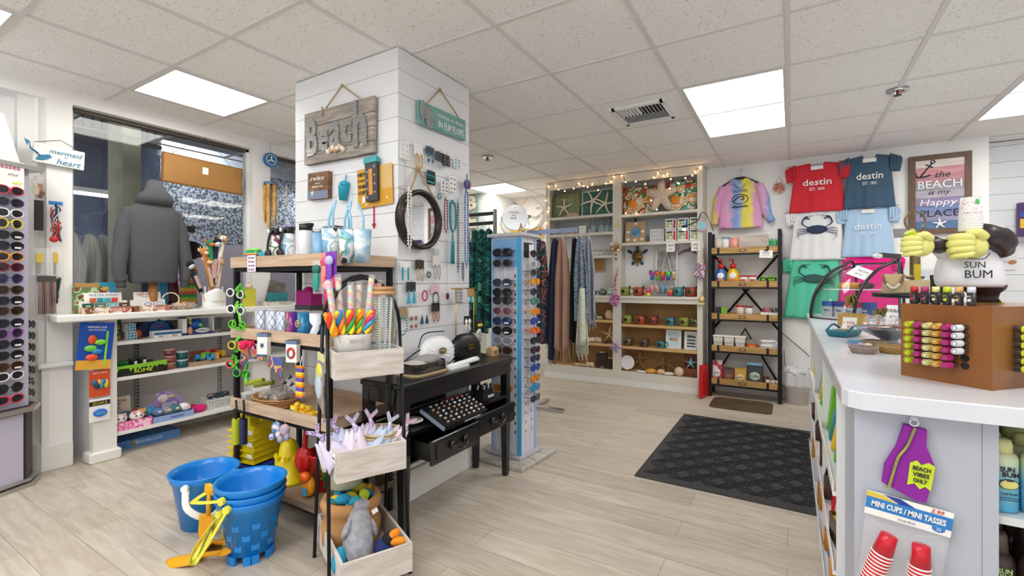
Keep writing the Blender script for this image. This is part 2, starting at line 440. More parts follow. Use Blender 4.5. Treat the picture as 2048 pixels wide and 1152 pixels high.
for k,(y0,y1,z0)in enumerate(((-.775,.41,.99),(.57,1.5,1.0))):
 mb=MB();mb.b2((XL-.09,y0,z0),(XL-.08,y1,2.36),GLASS);o=mb.bd('window_%d'%(k+1));struct(o)
 f=MB()
 for(ya,yb)in((y0,y0+.022),(y1-.022,y1)):f.b2((XL-.11,ya,z0),(XL-.06,yb,2.36),C('#8f9187',.4,.6)if k==0 and ya==y0 else TRIM)
 f.b2((XL-.11,y0,2.335),(XL-.06,y1,2.36),C('#50463c',.5));f.bd('window_frame',o)
# column faced with shiplap boards
CX0,CX1,CY0,CY1=-1.43,-.547,-.10,.53
mb=MB()
mb.b2((CX0+.012,CY0+.012,0),(CX1-.012,CY1-.012,CEIL-.004),GAP)
z=.19
off=2.328
zb=off
while zb>.19:zb-=.1267
while zb<CEIL:
 lo,hi=max(zb+.0013,.0),min(zb+.1267-.0013,CEIL-.002)
 for(x0,y0,x1,y1)in((CX0,CY0,CX1,CY0+.014),(CX1-.014,CY0+.0141,CX1,CY1-.0141),(CX0,CY1-.014,CX1,CY1),(CX0,CY0+.0141,CX0+.014,CY1-.0141)):
  mb.b2((x0,y0,lo),(x1,y1,hi),SHIP)
 zb+=.1267
mb.b2((CX0-.012,CY0-.012,0),(CX1+.012,CY1+.012,.17),TRIM,bev=.006)
struct(mb.bd('wall_column'))
# back walls
YB=3.64
mb=MB();mb.b2((-1.40,YB,0),(2.60,YB+.12,CEIL+.01),WALL)
mb.b2((2.60,YB-.0,0),(2.69,YB+.25,CEIL+.01),WALL)
struct(mb.bd('wall_back'))
mb=MB();mb.b2((2.69,3.90,0),(5.2,4.0,CEIL+.01),GAP);shiplap(mb,(2.69,3.90),(5.2,3.885),(0,-1),.0,CEIL-.002,2.26,pitch=.143,th=.0)
struct(mb.bd('wall_shiplap'))
mb=MB();mb.b2((5.1,-4.6,0),(5.2,3.9,CEIL+.01),GAP)
z=0
while z<CEIL:mb.b2((5.085,-4.6,z+.0015),(5.1,3.88,min(z+.1415,CEIL)),SHIP);z+=.143
struct(mb.bd('wall_right'))
mb=MB();mb.b2((-2.44,3.505,0),(-2.38,4.16,CEIL+.01),WALL);mb.b2((-2.79,3.5,0),(-2.441,3.56,CEIL+.01),mat('wall_sage','#cfd8d2',.6));mb.b2((-2.379,4.10,0),(-1.3,4.18,CEIL+.01),mat('wall_cream','#ece4da',.6));mb.b2((-1.40,3.765,0),(-1.34,4.099,CEIL+.01),WALL)
struct(mb.bd('wall_far'))
mb=MB();mb.b2((1.15,YB-.015,0),(2.60,YB,.13),TRIM,bev=.004);struct(mb.bd('baseboard_back'))
# ============================================================ makers used for many things
def carton(name,label,cat,p,rz,w,d,h,m,txt=None,tcol='#ffffff',panel=None,group=None,tz=.5,th=.3,tw=.7,lid=None,base=0):
 """printed box standing at p (centre of its foot), front facing local -y"""
 t=TH(name,label,cat,p,rz,group)
 MB().box((0,0,h/2+base),(w,d,h),m,bev=min(w,d,h)*.02).bd('carton',t)
 if panel:
  b=MB()
  for(x0,z0,x1,z1,pm)in panel:b.b2((x0*w-w/2,-d/2-.0012,z0*h+base),(x1*w-w/2,-d/2+.0005,z1*h+base),pm)
  b.bd('printed_panel',t)
 if txt:
  b=MB();L_=txt if isinstance(txt,list)else[(txt,tz,th,tw,tcol)]
  for(s_,z_,h_,w_,c_)in L_:b.text(s_,(0,-d/2-.0015,z_*h+base),h_*h,C(c_),wid=w_*w)
  b.bd('lettering',t)
 return t
def sunglasses(label,frame,lens,p,rz,w=.145,group=None,tagged=False,round_=False,name='sunglasses'):
 t=TH(name,label,'sunglasses',p,rz,group,s=w/.145)
 f=MB();L_=MB();N=12
 for s_ in(-1,1):
  pts=[]
  for k in range(N):
   a=2*pi*k/N;r1,r2=(.026,.024)if round_ else(.031,.021)
   x=r1*cos(a)*(1+(.06*sin(a)));z=r2*sin(a)*(1-.12*cos(a)*(-s_)*-1)
   pts.append((s_*.035+x*1.0,-.004+.0035*abs(s_*.035+x)/.03,z+(.004 if sin(a)>0 else 0)))
  f.tube(pts,.0032,frame,n=5,closed=1)
  L_.add([(s_*.035,-.001,0)]+[(q[0],q[1]+.0005,q[2])for q in pts],[(0,1+k,1+(k+1)%N)for k in range(N)],lens)
  L_.add([(s_*.035,.0005,0)]+[(q[0],q[1]+.002,q[2])for q in pts],[(0,1+(k+1)%N,1+k)for k in range(N)],lens)
 f.tube([(-.009,-.003,.006),(0,-.005,.010),(.009,-.003,.006)],.003,frame,n=5)
 f.bd('frame',t);L_.bd('lens',t)
 b=MB()
 for s_ in(-1,1):b.tube([(s_*.064,0,.012),(s_*.069,.012,.012),(s_*.068,.09,.010),(s_*.064,.13,-.012)],.0028,frame,n=5)
 b.bd('temple',t)
 if tagged:MB().b2((.018,-.009,-.012),(.048,-.008,-.003),PAPER).bd('price_sticker',t)
 return t
def mug(label,p,rz,m,group=None,spoon=True,r=.042,h=.095,mark=None,flip=1):
 t=TH('mug',label,'mug',p,rz,group)
 MB().lathe([(r*.82,0),(r*.97,.012),(r,h*.5),(r*.98,h),(r*.9,h),(r*.9,h*.3),(0.001,h*.25)],m,n=18).bd('cup',t)
 MB().tube([(flip*r*.95,0,h*.82),(flip*r*1.5,0,h*.85),(flip*r*1.72,0,h*.5),(flip*r*1.4,0,h*.2),(flip*r*.93,0,h*.22)],.006,m,n=6,sm=3).bd('handle',t)
 if mark:MB().prism([(.02*cos(a*pi/6),.021*sin(a*pi/6))for a in range(12)],.004,mark,T=loc(-.006*flip,-r-.0015,h*.52)).bd('emblem',t)
 if spoon:MB().tube([(flip*r*1.05,-.012,h*.1),(flip*r*1.05,-.014,h*.75)],.003,C('#2a2019',.4),n=5).ball((flip*r*1.05,-.014,h*.98),(.011,.004,.018),C('#2a2019',.4),n=8,k=6).bd('spoon',t)
 return t
def flatsign(b,w,h,th,m,T=None):return b.box((0,0,0),(w,th,h),m,r=T)
def bagcard(name,label,cat,p,rz,w,h,card,fill,hd=.25,txt=None,tcol='#ffffff',group=None,rm=None,bagm=None,depth=.02):
 """header card over a clear bag; p is the top centre"""
 t=TH(name,label,cat,p,rz,group,rm=rm)
 MB().b2((-w/2,-.003,-h*hd),(w/2,.0,0),card).bd('header_card',t)
 def bag(u,v):return V(((u-.5)*w*.98,-.002-depth*sin(pi*u)*sin(pi*min(1,v*1.1))**.6 if 0<v<1 else-.002,-h*hd*.8-v*h*(1-hd*.8)))
 MB().sheet(bag,8,8,bagm or CLEAR,th=.0006).bd('clear_bag',t)
 if fill:fill(t)
 if txt:MB().text(txt,(0,-.0035,-h*hd*.5),h*hd*.42,C(tcol),wid=w*.8).bd('lettering',t)
 return t
def blob_stuff(seed,n,w,d,h,mats,rmin=.01,rmax=.02):
 """small overlapping lumps inside one mesh"""
 rr=RR(seed);b=MB()
 for k in range(n):
  r=rr.uniform(rmin,rmax)
  b.ball((rr.uniform(-w/2,w/2),rr.uniform(-d/2,d/2),rr.uniform(0,h)),(r,r*rr.uniform(.6,1),r*rr.uniform(.5,1)),rr.choice(mats),n=7,k=5,rm=rot(rr.uniform(0,90),rr.uniform(0,90),rr.uniform(0,180)))
 return b
def tray_crate(b,w,d,h,th,m,base=True):
 """open-topped crate, centre of its foot at the origin"""
 b.b2((-w/2,-d/2,0),(w/2,-d/2+th,h),m);b.b2((-w/2,d/2-th,0),(w/2,d/2,h),m)
 b.b2((-w/2,-d/2+th,0),(-w/2+th,d/2-th,h),m);b.b2((w/2-th,-d/2+th,0),(w/2,d/2-th,h),m)
 if base:b.b2((-w/2+th,-d/2+th,0),(w/2-th,d/2-th,th),m)
 return b
def wicker(b,r0,r1,h,m,n=20,rows=7,sy=1,thick=.0045):
 """woven round basket: staves and rings as real rods"""
 for k in range(rows):
  f_=k/(rows-1);r=r0+(r1-r0)*f_**.7
  pts=[((r+.003*(-1)**(i+k))*cos(2*pi*i/n),(r+.003*(-1)**(i+k))*sin(2*pi*i/n)*sy,f_*h)for i in range(n)]
  b.tube(pts,thick,m,n=5,closed=1)
 b.lathe([(.001,0),(r0,.001),(r0+(r1-r0)*.5,h*.35),(r1-.004,h*.95),(r1-.008,h*.95),(r0+(r1-r0)*.4,h*.36),(r0*.9,.006),(.001,.006)],m,n=n,sy=sy)
 return b
# ============================================================ the mall passage seen through the shop windows
mb=MB();mb.b2((-9,-4.5,-.05),(-3.3,6.2,0),mat('mall_floor','#8d8478',.4,pat='noise',col2='#a89e90',scale=3));struct(mb.bd('floor_mall'))
mb=MB();mb.b2((-9,-4.5,3.3),(-3.05,6.2,3.4),mat('mall_ceiling','#8e929c',.8));mb.b2((-5.4,-4.5,2.95),(-5.2,6.2,3.3),mat('mall_ceiling','#8e929c',.8));struct(mb.bd('ceiling_mall'))
mb=MB()
mb.b2((-6.1,1.0,0),(-6.0,6.2,1.75),mat('mall_wall_mauve','#a79ca6',.7))
mb.b2((-6.12,1.0,1.75),(-6.02,6.2,2.9),mat('pebble_wall','#3f444d',.8,pat='speck',col2='#aeb4bd',scale=34,lo=.42,hi=.58))
mb.b2((-6.1,1.0,2.9),(-6.0,6.2,3.3),mat('mall_wall_pale','#c6cbd6',.7))
mb.b2((-8.1,-4.5,0),(-8.0,1.0,3.3),mat('mall_wall_blue','#848ea8',.7))
mb.b2((-9,1.0,0),(-6.1,1.1,3.3),mat('mall_wall_blue','#848ea8',.7))
mb.b2((-9,-4.6,0),(-3.3,-4.5,3.3),mat('mall_wall_blue','#848ea8',.7))
mb.b2((-9,6.1,0),(-2.9,6.2,3.3),mat('mall_wall_blue','#848ea8',.7))
struct(mb.bd('wall_mall'))
mb=MB();px0,px1=ys(245,-4.0),ys(282,-4.0)
mb.b2((-4.33,px0,0),(-4.0,px1,3.3),mat('concrete','#c2beab',.8,pat='noise',col2='#aeaa98',scale=3));struct(mb.bd('wall_pillar'))
for k,(y,z)in enumerate(((.05,2.2),(3.4,2.75),(-2.2,2.9),(1.2,3.24))):  # left-end and high ceiling strips are added out of view to brighten the passage
 t=TH('strip_light',['lit strip light beyond the window above the grey hoodie','long lit strip light in the passage beyond the second window','added unseen strip light brightening the passage, beyond the left end of the window','added unseen strip light brightening the passage, high on its ceiling'][k],'ceiling light',(-5.6,y,z))
 MB().b2((-.1,-.5,0),(.1,.5,.05),WHITE).bd('housing',t)
 MB().b2((-.08,-.48,-.012),(.08,.48,0),mat('lit_strip','#f4f7ff',.5,emit=38)).bd('diffuser',t)
# railing high up behind the glass
t=TH('stair_railing','dark balcony railing with upright bars high beyond the left window','railing',(-5.0,-1.3,2.72))
b=MB();b.b2((-.02,-.5,.0),(.02,1.9,.04),C('#38302c'));b.b2((-.02,-.5,.5),(.02,1.9,.54),C('#38302c'));b.bd('rail',t)
b=MB()
for k in range(30):b.b2((-.008,-.48+k*.08,.04),(.008,-.465+k*.08,.5),C('#38302c'))
b.bd('baluster',t)
# garment rails beyond the glass
def hanger_wire(b,z,w=.2,m=STEEL):
 b.tube([(0,0,z),(.012,0,z+.03),(0,0,z+.05),(-.012,0,z+.04)],.0018,m,n=4)
 b.tube([(-w,0,z-.075),(0,0,z),(w,0,z-.075)],.002,m,n=4)
def hung(name,label,cat,p,rz,w,h,m,group=None,top=.35,fold=4,seed=0,rag=0,flare=1.0,hanger=True,th=.02,hz=.06,m2=None):
 """a garment on a hanger seen from its side or front: folded sheet with real thickness, p at the hanging rail"""
 t=TH(name,label,cat,p,rz,group);rr=RR(seed);ph=rr.uniform(0,6)
 def f(u,v):
  ww=w*(top+(1-top)*min(1,v*4))*(1+(flare-1)*v)
  x=(u-.5)*ww
  y=th*sin(u*fold*2*pi+ph)*(0.25+v)+.01*sin(v*9+ph)
  zz_=-hz-v*h*(1+rag*.05*sin(u*9+ph))-.02*abs(u-.5)*2*(1-v)
  return V((x,y,zz_))
 MB().sheet(f,20,14,m,th=.012).bd('cloth',t)
 if hanger:
  b=MB();hanger_wire(b,-.04,w*.42);b.bd('hanger',t)
 return t
t=TH('garment_rack','steel garment rack beyond the window with pale clothes on it','clothes rack',(-4.5,-1.3,0))
b=MB();b.tube([(0,-.35,0),(0,-.35,1.75)],.014,STEEL);b.tube([(0,.75,0),(0,.75,1.75)],.014,STEEL);b.bd('post',t)
MB().tube([(0,-.35,1.75),(0,.75,1.75)],.014,STEEL).bd('rail',t)
wt=[('white','#d9d6d2'),('ivory','#cbc7c0'),('pale grey','#b9b6b4'),('off-white','#dedbd6'),('teal','#1f6470'),('deep blue','#274a86'),('purple','#6a1f7c'),('maroon','#7c1f35')]
for k in range(8):
 n_,c_=wt[k]
 hung('hanging_garment',n_+' garment hanging beyond the left shop window, %s from the left'%('first second third fourth fifth sixth seventh eighth'.split()[k]),'garment',(-4.5,ys(150,-4.5)+k*.105,1.72),25,.26,.95,mat('cloth_%d'%k,c_,.9),seed=k,group='garments beyond the left window')
t=TH('dress_form','dark hat stand with a black cap beyond the window, behind the plush sticks','display stand',(-3.7,.27,0))
MB().tube([(0,0,0),(0,0,1.72)],.012,STEEL).bd('pole',t);MB().tube([(0,-.28,1.72),(0,.12,1.72)],.010,STEEL).box((0,.03,1.70),(.07,.1,.06),C('#222222')).bd('arm',t)
MB().ball((0,.05,1.45),(.16,.14,.02),C('#2a2326',.9)).ball((0,.06,1.50),(.10,.10,.09),C('#2a2326',.9)).bd('black_hat',t)
for k,(dy,c_,l)in enumerate(((-.24,'#1f7fae','bright blue towel hanging beyond the window right of the hoodie'),(.0,'#d8863a','tie-dyed orange and green cloth hanging beyond the window'))):
 hung('hanging_towel',l,'towel',(-3.62,.27+dy,1.66 if k==0 else 1.5),88,.13,.9 if k==0 else .45,mat('t_blue',c_,.9)if k==0 else multi('tie_o',['#e0563a','#e8a03a','#8fb43a','#2f8a4a'],3,.9,'bandsz'),seed=k,hanger=False)

# ============================================================ white shelving counter under the windows
XT,ZT=-2.60,.99
t=TH('display_counter','long white shelving counter under the shop windows','shelving',(0,0,0))
mb=MB();mb.b2((-2.795,-.90,.945),(XT,-.76,ZT),TRIM,bev=.008);mb.b2((-2.90,-.77,.946),(XT,1.35,ZT-.0005),TRIM,bev=.006);mb.bd('counter_top',t)
mb=MB();mb.b2((-3.09,-.70,0),(-2.7555,-.665,.944),mat('panel_grey','#d4d3d3',.5));mb.bd('end_panel',t)
mb=MB();mb.b2((-2.755,-.702,.06),(-2.70,-.575,.9445),TRIM);mb.b2((-2.80,-.725,0),(-2.675,-.555,.07),TRIM,bev=.008)
mb.bd('post',t)
for z in(.785,.54,.165):
 mb=MB();mb.b2((-3.085,-.57,z-.018),(-2.715,1.35,z),TRIM);mb.b2((-2.717,-.57,z-.022),(-2.712,1.35,z+.002),TRIM);mb.bd('shelf',t)
mb=MB();mb.b2((-2.76,-.57,.0),(-2.75,1.35,.14),WALLG);mb.M=Mx.Identity(4);
mb.b2((-2.96,-.57,.0),(-2.95,.0,.001),WALLG)
t2=mb
for px in(277,443):
 y=ys(px,-3.07);mb=MB();mb.b2((-3.098,y-.014,.02),(-3.085,y+.014,.93),mat('standard_grey','#aeaeac',.4,.5))
 for k in range(34):mb.b2((-3.0851,y-.006,.05+k*.026),(-3.0835,y+.006,.062+k*.026),C('#303030'))
 mb.bd('shelf_standard',t)
XF=-2.72
def place(pxa,pxb,x):a,b_=ys(pxa,x),ys(pxb,x);return(a+b_)/2,b_-a
# boxes standing on the counter top
y,w_=place(150,200,-2.74)
carton('toy_carton','tall green and brown jungle print box at the left end of the counter top','box',(-2.77,y,ZT),90,w_,.05,.20,multi('jungle',['#8a6b45','#4f8d55','#b9c9a0','#7a4a3a'],18,.5),panel=[(0,.86,1,1,C('#b3894e'))])
y,w_=place(196,230,-2.76)
carton('toy_carton','bright blue box with a fish picture behind the pony tray','box',(-2.80,y,ZT),90,w_+.02,.03,.205,C('#2f9fc8'),panel=[(.15,.55,.7,.85,multi('fish',['#d8dce8','#c8443a','#e8c85a'],30))])
def las_tray(px0,px1,head,hc,label,seed):
 y,w_=place(px0,px1,-2.66);t=TH('souvenir_tray',label,'display tray',(-2.70,y,ZT),90)
 tray_crate(MB(),w_,.1,.04,.004,multi('tray_print',['#7d4a35','#caa07a','#e8ded0','#b0654a'],14)).bd('tray',t)
 MB().text('LAN VEGAS',(0,-.0508,.022),.018,PAPER,wid=w_*.72).bd('lettering',t)
 b=MB();b.box((0,.03,.085),(w_*.78,.004,.10),PAPER,r=rot(-12));b.box((0,.022,.055),(w_,.003,.05),C('#e8e4dc'),r=rot(-12));b.bd('backing_card',t)
 b=MB();T=loc(0,.0265,.12)@rot(-12)
 b.text(head,(0,0,0),.016,C(hc),wid=w_*.6,T=T)
 b.bd('heading',t)
 b=MB()
 if seed==0:
  for k,c_ in enumerate(('#d9653a','#2f9aa8','#3fb0c0','#d8443a')):b.b2((-w_*.3+k*w_*.15,.012,.072),(-w_*.3+k*w_*.15+w_*.13,.016,.1),C(c_))
 else:b.tube([(.055*cos(a),.0245,.118+.018*sin(a))for a in AN(16)],.0012,C('#d9a03a'),closed=1,n=4)
 b.bd('printed_picture',t)
 for k in range(4 if seed==0 else 2):
  c_=['#33584f','#5a7a6a','#7fb8c8','#5a4038'][k]if seed==0 else '#eef0f2'
  x=-w_*.38+k*w_*.25 if seed==0 else-w_*.1+k*w_*.34
  m=TH('magnet_pack',['dark green','grey green','pale blue','brown'][k]+' souvenir magnet in the left tray' if seed==0 else['left','right'][k]+' white oval badge in the right souvenir tray','souvenir',(-2.70+.028,y+x,ZT+.006),90)
  MB().box((0,0,.033),(w_*.22 if seed==0 else w_*.3,.012,.055),C(c_)).bd('card',m)
  b=MB()
  if seed:b.tube([(.022*cos(a),-.0068,.045+.011*sin(a))for a in AN(12)],.0016,C('#35427a'),closed=1,n=4)
  else:b.b2((-.012,-.007,.04),(.012,-.006,.046),PAPER)
  b.bd('print',m)
las_tray(165,262,'WATER PONY!','#4a5a8a','souvenir magnet tray headed with a pony card on the counter top',0)
las_tray(268,338,'LAS VEGAS','#c0394a','second souvenir tray headed LAS VEGAS with oval badges',1)
y,w_=place(335,400,-2.68)
t=TH('shell_bracelets','bagged brown and cream shell bracelets lying on the counter top','bracelets',(-2.70,y,ZT),90)
b=MB();rr=RR(4)
for k in range(7):
 r=.045+.012*rr.random();b.tube([(r*1.2*cos(a)+rr.uniform(-.02,.02),r*.7*sin(a),.01+k*.006+.004*sin(a*2))for a in AN(12)],.006,mat('shell_mix','#cdb08a',.6,pat='noise',col2='#8a6238',scale=60),closed=1,n=6)
b.bd('bracelet',t)
MB().ball((0,0,.028),(.095,.055,.028),CLEAR).bd('bag',t)
# bead ring lamp
t=TH('bead_ring','ring of tiny glowing beads standing behind the shell bracelets','decoration',(-2.78,(ys(318,-2.78)+ys(363,-2.78))/2,ZT),90)
MB().tube([(.055*cos(a),0,.075+.05*sin(a))for a in AN(24)],.002,C('#554433'),closed=1,n=4).bd('ring',t)
b=MB()
for i in range(26):a=i*pi/13;b.ball((.055*cos(a),-.004,.075+.05*sin(a)),.0035,mat('warm_bead','#ffe2a8',.4,emit=2.5),n=6,k=4)
b.bd('bead',t)
# hoodie on a wooden bust, seen from behind
HX=-2.74
yc=ys(306,HX)
t=TH('mannequin_hoodie','charcoal grey hoodie on a wooden torso form in the shop window','hoodie',(HX,yc,ZT),90)
HD=mat('charcoal_knit','#4b4c50',.95,pat='weave',col2='#5f6065',scale=260,bump=.3)
b=MB()
def torso(v):
 return v
def ring_loft(b,rings,m,n=24,cap=True):
 """rings: (z, cx, cy, rx, ry)"""
 vs=[]
 for(z,cx,cy,rx,ry)in rings:
  for i in range(n):
   a=2*pi*i/n;c_,s_=cos(a),sin(a);e=.8
   vs.append((cx+rx*math.copysign(abs(c_)**e,c_),cy+ry*math.copysign(abs(s_)**e,s_),z))
 fs=[(k*n+i,k*n+(i+1)%n,(k+1)*n+(i+1)%n,(k+1)*n+i)for k in range(len(rings)-1)for i in range(n)]
 if cap:fs+=[tuple(range(n-1,-1,-1)),tuple(range((len(rings)-1)*n,len(rings)*n))]
 return b.add(vs,fs,m,True)
ring_loft(b,[(.20,0,0,.135,.075),(.22,0,0,.145,.085),(.25,0,0,.142,.082),(.27,0,0,.155,.09),(.45,0,0,.155,.09),(.62,0,0,.165,.09),(.70,0,0,.165,.085),(.75,0,0,.135,.07),(.785,0,0,.085,.055),(.81,0,0,.06,.05)],HD)
b.bd('body',t)
for s_ in(-1,1):
 b=MB();b.tube([(s_*.13,0,.72),(s_*.165,0,.62),(s_*.19,-.01,.45),(s_*.205,-.02,.30),(s_*.195,-.02,.21)],[.045,.05,.048,.042,.036],HD,n=12,sm=4);b.tube([(s_*.197,-.02,.235),(s_*.193,-.022,.165)],.028,HD,n=12);b.bd('sleeve',t)
b=MB()
ring_loft(b,[(.765,0,-.02,.11,.065),(.80,0,-.03,.118,.075),(.82,0,-.035,.105,.07),(.86,0,-.045,.07,.055),(.91,0,-.03,.052,.045),(.945,0,-.01,.03,.028)],HD)
b.bd('hood',t)
MB().lathe([(.028,0),(.028,.2)],C('#a8743a',.4)).lathe([(.08,0),(.08,.012),(.03,.02)],C('#a8743a',.4)).bd('wooden_stand',t)
# brown cork board (back of a sign) hanging in the window
yb,wb=place(322,482,-2.80)
t=TH('hanging_board','brown backed rectangular sign hanging by a cord in the shop window','sign',(-2.79,yb,2.055),90,rm=rot(0,1.2,90))
MB().box((0,0,0),(wb,.02,.225),C('#8a5f30',.8)).box((0,-.011,0),(wb-.02,.004,.205),mat('hardboard','#a87a42',.7,pat='noise',col2='#9c7038',scale=3)).bd('panel',t)
MB().b2((-.02,-.016,.0),(.022,-.013,.055),PAPER).bd('price_tag',t)
MB().tube([(-wb*.42,-.01,.10),(0.0,.0,.30),(wb*.36,-.01,.10)],.0022,C('#5a5a58'),n=4).bd('cord',t)
# plush stick display
t=TH('stick_display','white curved display stand for plush sticks with rainbow lettering','display stand',(-2.70,ys(430,-2.70),ZT),90)
b=MB();b.sheet(lambda u,v:V(((u-.5)*.18,-.05*sin(pi*u)+.01,v*(.105+.05*sin(pi*u)))),12,5,WHITE,th=.006);b.b2((-.085,-.04,0),(.085,.06,.012),WHITE);b.bd('stand',t)
b=MB()
for k in range(5):b.tube([(-.06+k*.03,.02,.02),(-.065+k*.033,.02,.17)],.006,WHITE,n=6)
b.bd('tube_holder',t)
b=MB()
for k,ch in enumerate('TURKEYS'):b.text(ch,(-.038+k*.013,-.047,.05),.016,C(['#4a8ad8','#4ac0a0','#9ac84a','#e8d04a','#e89a4a','#e8604a','#c84a8a'][k]))
b.bd('lettering',t)
PL={'giraffe':('#c8864a','#e8c89a'),'orca':('#1f2638','#f0f0f0'),'llama':('#ece6da','#b08a5a'),'macaw':('#2a8a5a','#e86a3a')}
def plush_stick(kind,label,p,tilt,L_=.2,s=1.0):
 t=TH('plush_stick',label,'plush toy',p,90,rm=rot(0,0,90)@rot(0,tilt,0))
 a_,b_=[C(x,.95)for x in PL[kind]];band=multi('bands_'+kind,['#e8b04a','#d8563a','#3a8ac8','#f0e8d8'],60,.8,'bandsz')
 MB().cyl((0,0,0),(0,0,L_),.006,C('#d8c8a8')).bd('stick',t)
 h=MB()
 if kind=='orca':
  h.ball((0,-.01,L_+.01),(.03,.05,.026),a_,rm=rot(-25));h.ball((0,-.02,L_-.006),(.022,.036,.018),b_,rm=rot(-25));h.prism([(-.03,0),(.03,0),(0,.03)],.008,a_,T=loc(0,0,L_+.028)@rot(0,0,90))
 else:
  h.ball((0,0,L_+.015),(.028,.03,.03),a_);h.ball((0,-.03,L_+.004),(.018,.026,.015),b_)
  for s_ in(-1,1):h.ball((s_*.03,.004,L_+.035),(.009,.006,.016),b_);h.ball((s_*.012,-.026,L_+.024),.004,BLACK,n=6,k=4)
  if kind=='giraffe':
   for s_ in(-1,1):h.cyl((s_*.012,.006,L_+.035),(s_*.014,.01,L_+.06),.004,b_)
 h.bd('head',t)
 n_=MB();n_.tube([(0,0,L_*.35),(0,.004,L_*.65),(0,0,L_+.0)],[.016,.018,.02],a_,n=8)
 n_.bd('body',t)
 MB().cyl((.0,-.016,L_*.45),(.0,-.02,L_*.75),.012,band).bd('striped_band',t)
ps=[('orca',378,520,-22,'black and white orca stick toy leaning far left in the white display'),('giraffe',408,500,-12,'orange giraffe stick toy leaning left in the white display'),
   ('macaw',420,485,-4,'green parrot stick toy in the middle of the white display'),('orca',432,482,4,'upright orca stick toy behind the llama'),
   ('llama',446,475,10,'tallest cream llama stick toy on the right of the display'),('llama',440,522,6,'lower white llama stick toy at the front of the display'),
   ('giraffe',415,520,-8,'lower tan giraffe stick toy at the front left of the display')]
for kind,px,py,tl,lb in ps:
 zt=zz(px,py,x=-2.70)-ZT;plush_stick(kind,lb,(-2.70,ys(px,-2.70)-sin(R(tl))*(zt-.03),ZT+.02),tl,L_=max(.06,zt-.04))
t=TH('gift_bag','small yellow gift bag with dark dots on the counter behind the black shelf frame','bag',(-2.70,ys(498,-2.70),ZT),90)
MB().box((0,0,.075),(.085,.05,.15),C('#c9c23a',.6)).bd('bag',t)
MB().tube([(-.02,0,.15),(0,0,.2),(.02,0,.15)],.003,TWINE,sm=3).ball((-.01,-.02,.17),(.03,.02,.022),mat('bow','#d8c8a0',.9)).bd('bow',t)
t=TH('wooden_tray','carved white tray with a teal lattice box on the counter, behind the shelf frame','tray',(-2.70,ys(550,-2.70),ZT),90)
tray_crate(MB(),.24,.12,.035,.006,mat('whitewash','#dcd9d2',.7,pat='noise',col2='#b8b4aa',scale=20)).bd('tray',t);MB().b2((-.05,-.03,.036),(.1,.04,.11),C('#2f7f86',.6)).bd('teal_box',t)
t=TH('leaning_plank','weathered grey plank sign leaning in the window behind the tumblers','sign',(-2.78,ys(545,-2.78),ZT),90,rm=rot(0,0,90)@rot(0,14,0))
MB().box((0,0,.11),(.15,.015,.21),mat('grey_plank','#7d7470',.8,pat='wood',col2='#5f5854',scale=6,stretch=(1,1,8))).bd('plank',t)

# ---- first shelf
Z1,Z2,Z3=.785,.54,.165
y,w_=place(219,243,-2.80)
carton('puzzle_box','dark teal box with gold print at the left end of the upper shelf','box',(-2.86,y,Z1),90,w_+.02,.05,.145,C('#24504e',.5),panel=[(.45,.05,.95,.75,multi('goldprint',['#24504e','#8a8a42','#c0a84a'],40))])
for k,(px,zz0,l)in enumerate(((261,0,'lower blue and white puzzle cube on the upper shelf'),(258,.058,'puzzle cube stacked on top of another on the upper shelf'))):
 t=TH('puzzle_cube',l,'puzzle cube',(-2.80,ys(px,-2.8),Z1+zz0),90+k*8)
 b=MB();b.box((0,0,.0285),(.056,.056,.056),PAPER);b.bd('body',t);b=MB()
 for i in range(3):
  for j in range(3):
   b.b2((-.026+i*.018,-.0292,.003+j*.018),(-.026+i*.018+.015,-.0278,.018+j*.018),C(['#2f8ab0','#3aa0b8','#2a7a9a'][(i+j)%3]));b.b2((.0278,-.026+i*.018,.003+j*.018),(.0292,-.011+i*.018,.018+j*.018),C('#2f6f9a'))
 b.bd('coloured_square',t)
t=TH('toy_figure','small orange and red toy beside the puzzle cubes','toy',(-2.82,ys(276,-2.8),Z1),90)
MB().ball((0,0,.035),(.03,.03,.035),C('#c8402a')).bd('body',t);MB().ball((.022,-.01,.02),(.014,.012,.012),C('#2a2a2a')).bd('wheel',t)
t=TH('swim_set','large blue shark-shaped swim set card leaning on the upper shelf','toy',(-2.92,ys(318,-2.9),Z1),90)
b=MB();pts=[(-.12,.0),(.11,.0),(.12,.05),(.05,.13),(.0,.155),(-.06,.14),(-.13,.07)]
b.prism(pts,.02,C('#22406e',.5));b.bd('card',t)
MB().prism([(-.07,.03),(.08,.03),(.06,.09),(0,.13),(-.05,.09)],.03,C('#1c5fae',.3),T=loc(0,-.02,0)).bd('shark_float',t)
MB().text('SHARK',(0,-.022,.08),.018,C('#c84a4a')).bd('lettering',t)
for k,(a,c_)in enumerate(((307,334),(334,362))):
 y,w_=place(a,c_,-2.74)
 carton('slim_box',['left','right'][k]+' of two flat blue and white boxes on the upper shelf edge','box',(-2.77,y,Z1),90,w_*.98,.08,.05,PAPER,panel=[(0,.45,1,.85,C('#2a6f9a'))],txt='WILD' if k==0 else 'SEA',tcol='#b0483a',tz=.22,th=.26,tw=.4)
y,w_=place(365,428,-2.76)
t=TH('bubble_toy_box','white window box holding a blue bubble machine marked FUBBLES','toy',(-2.80,y,Z1),90)
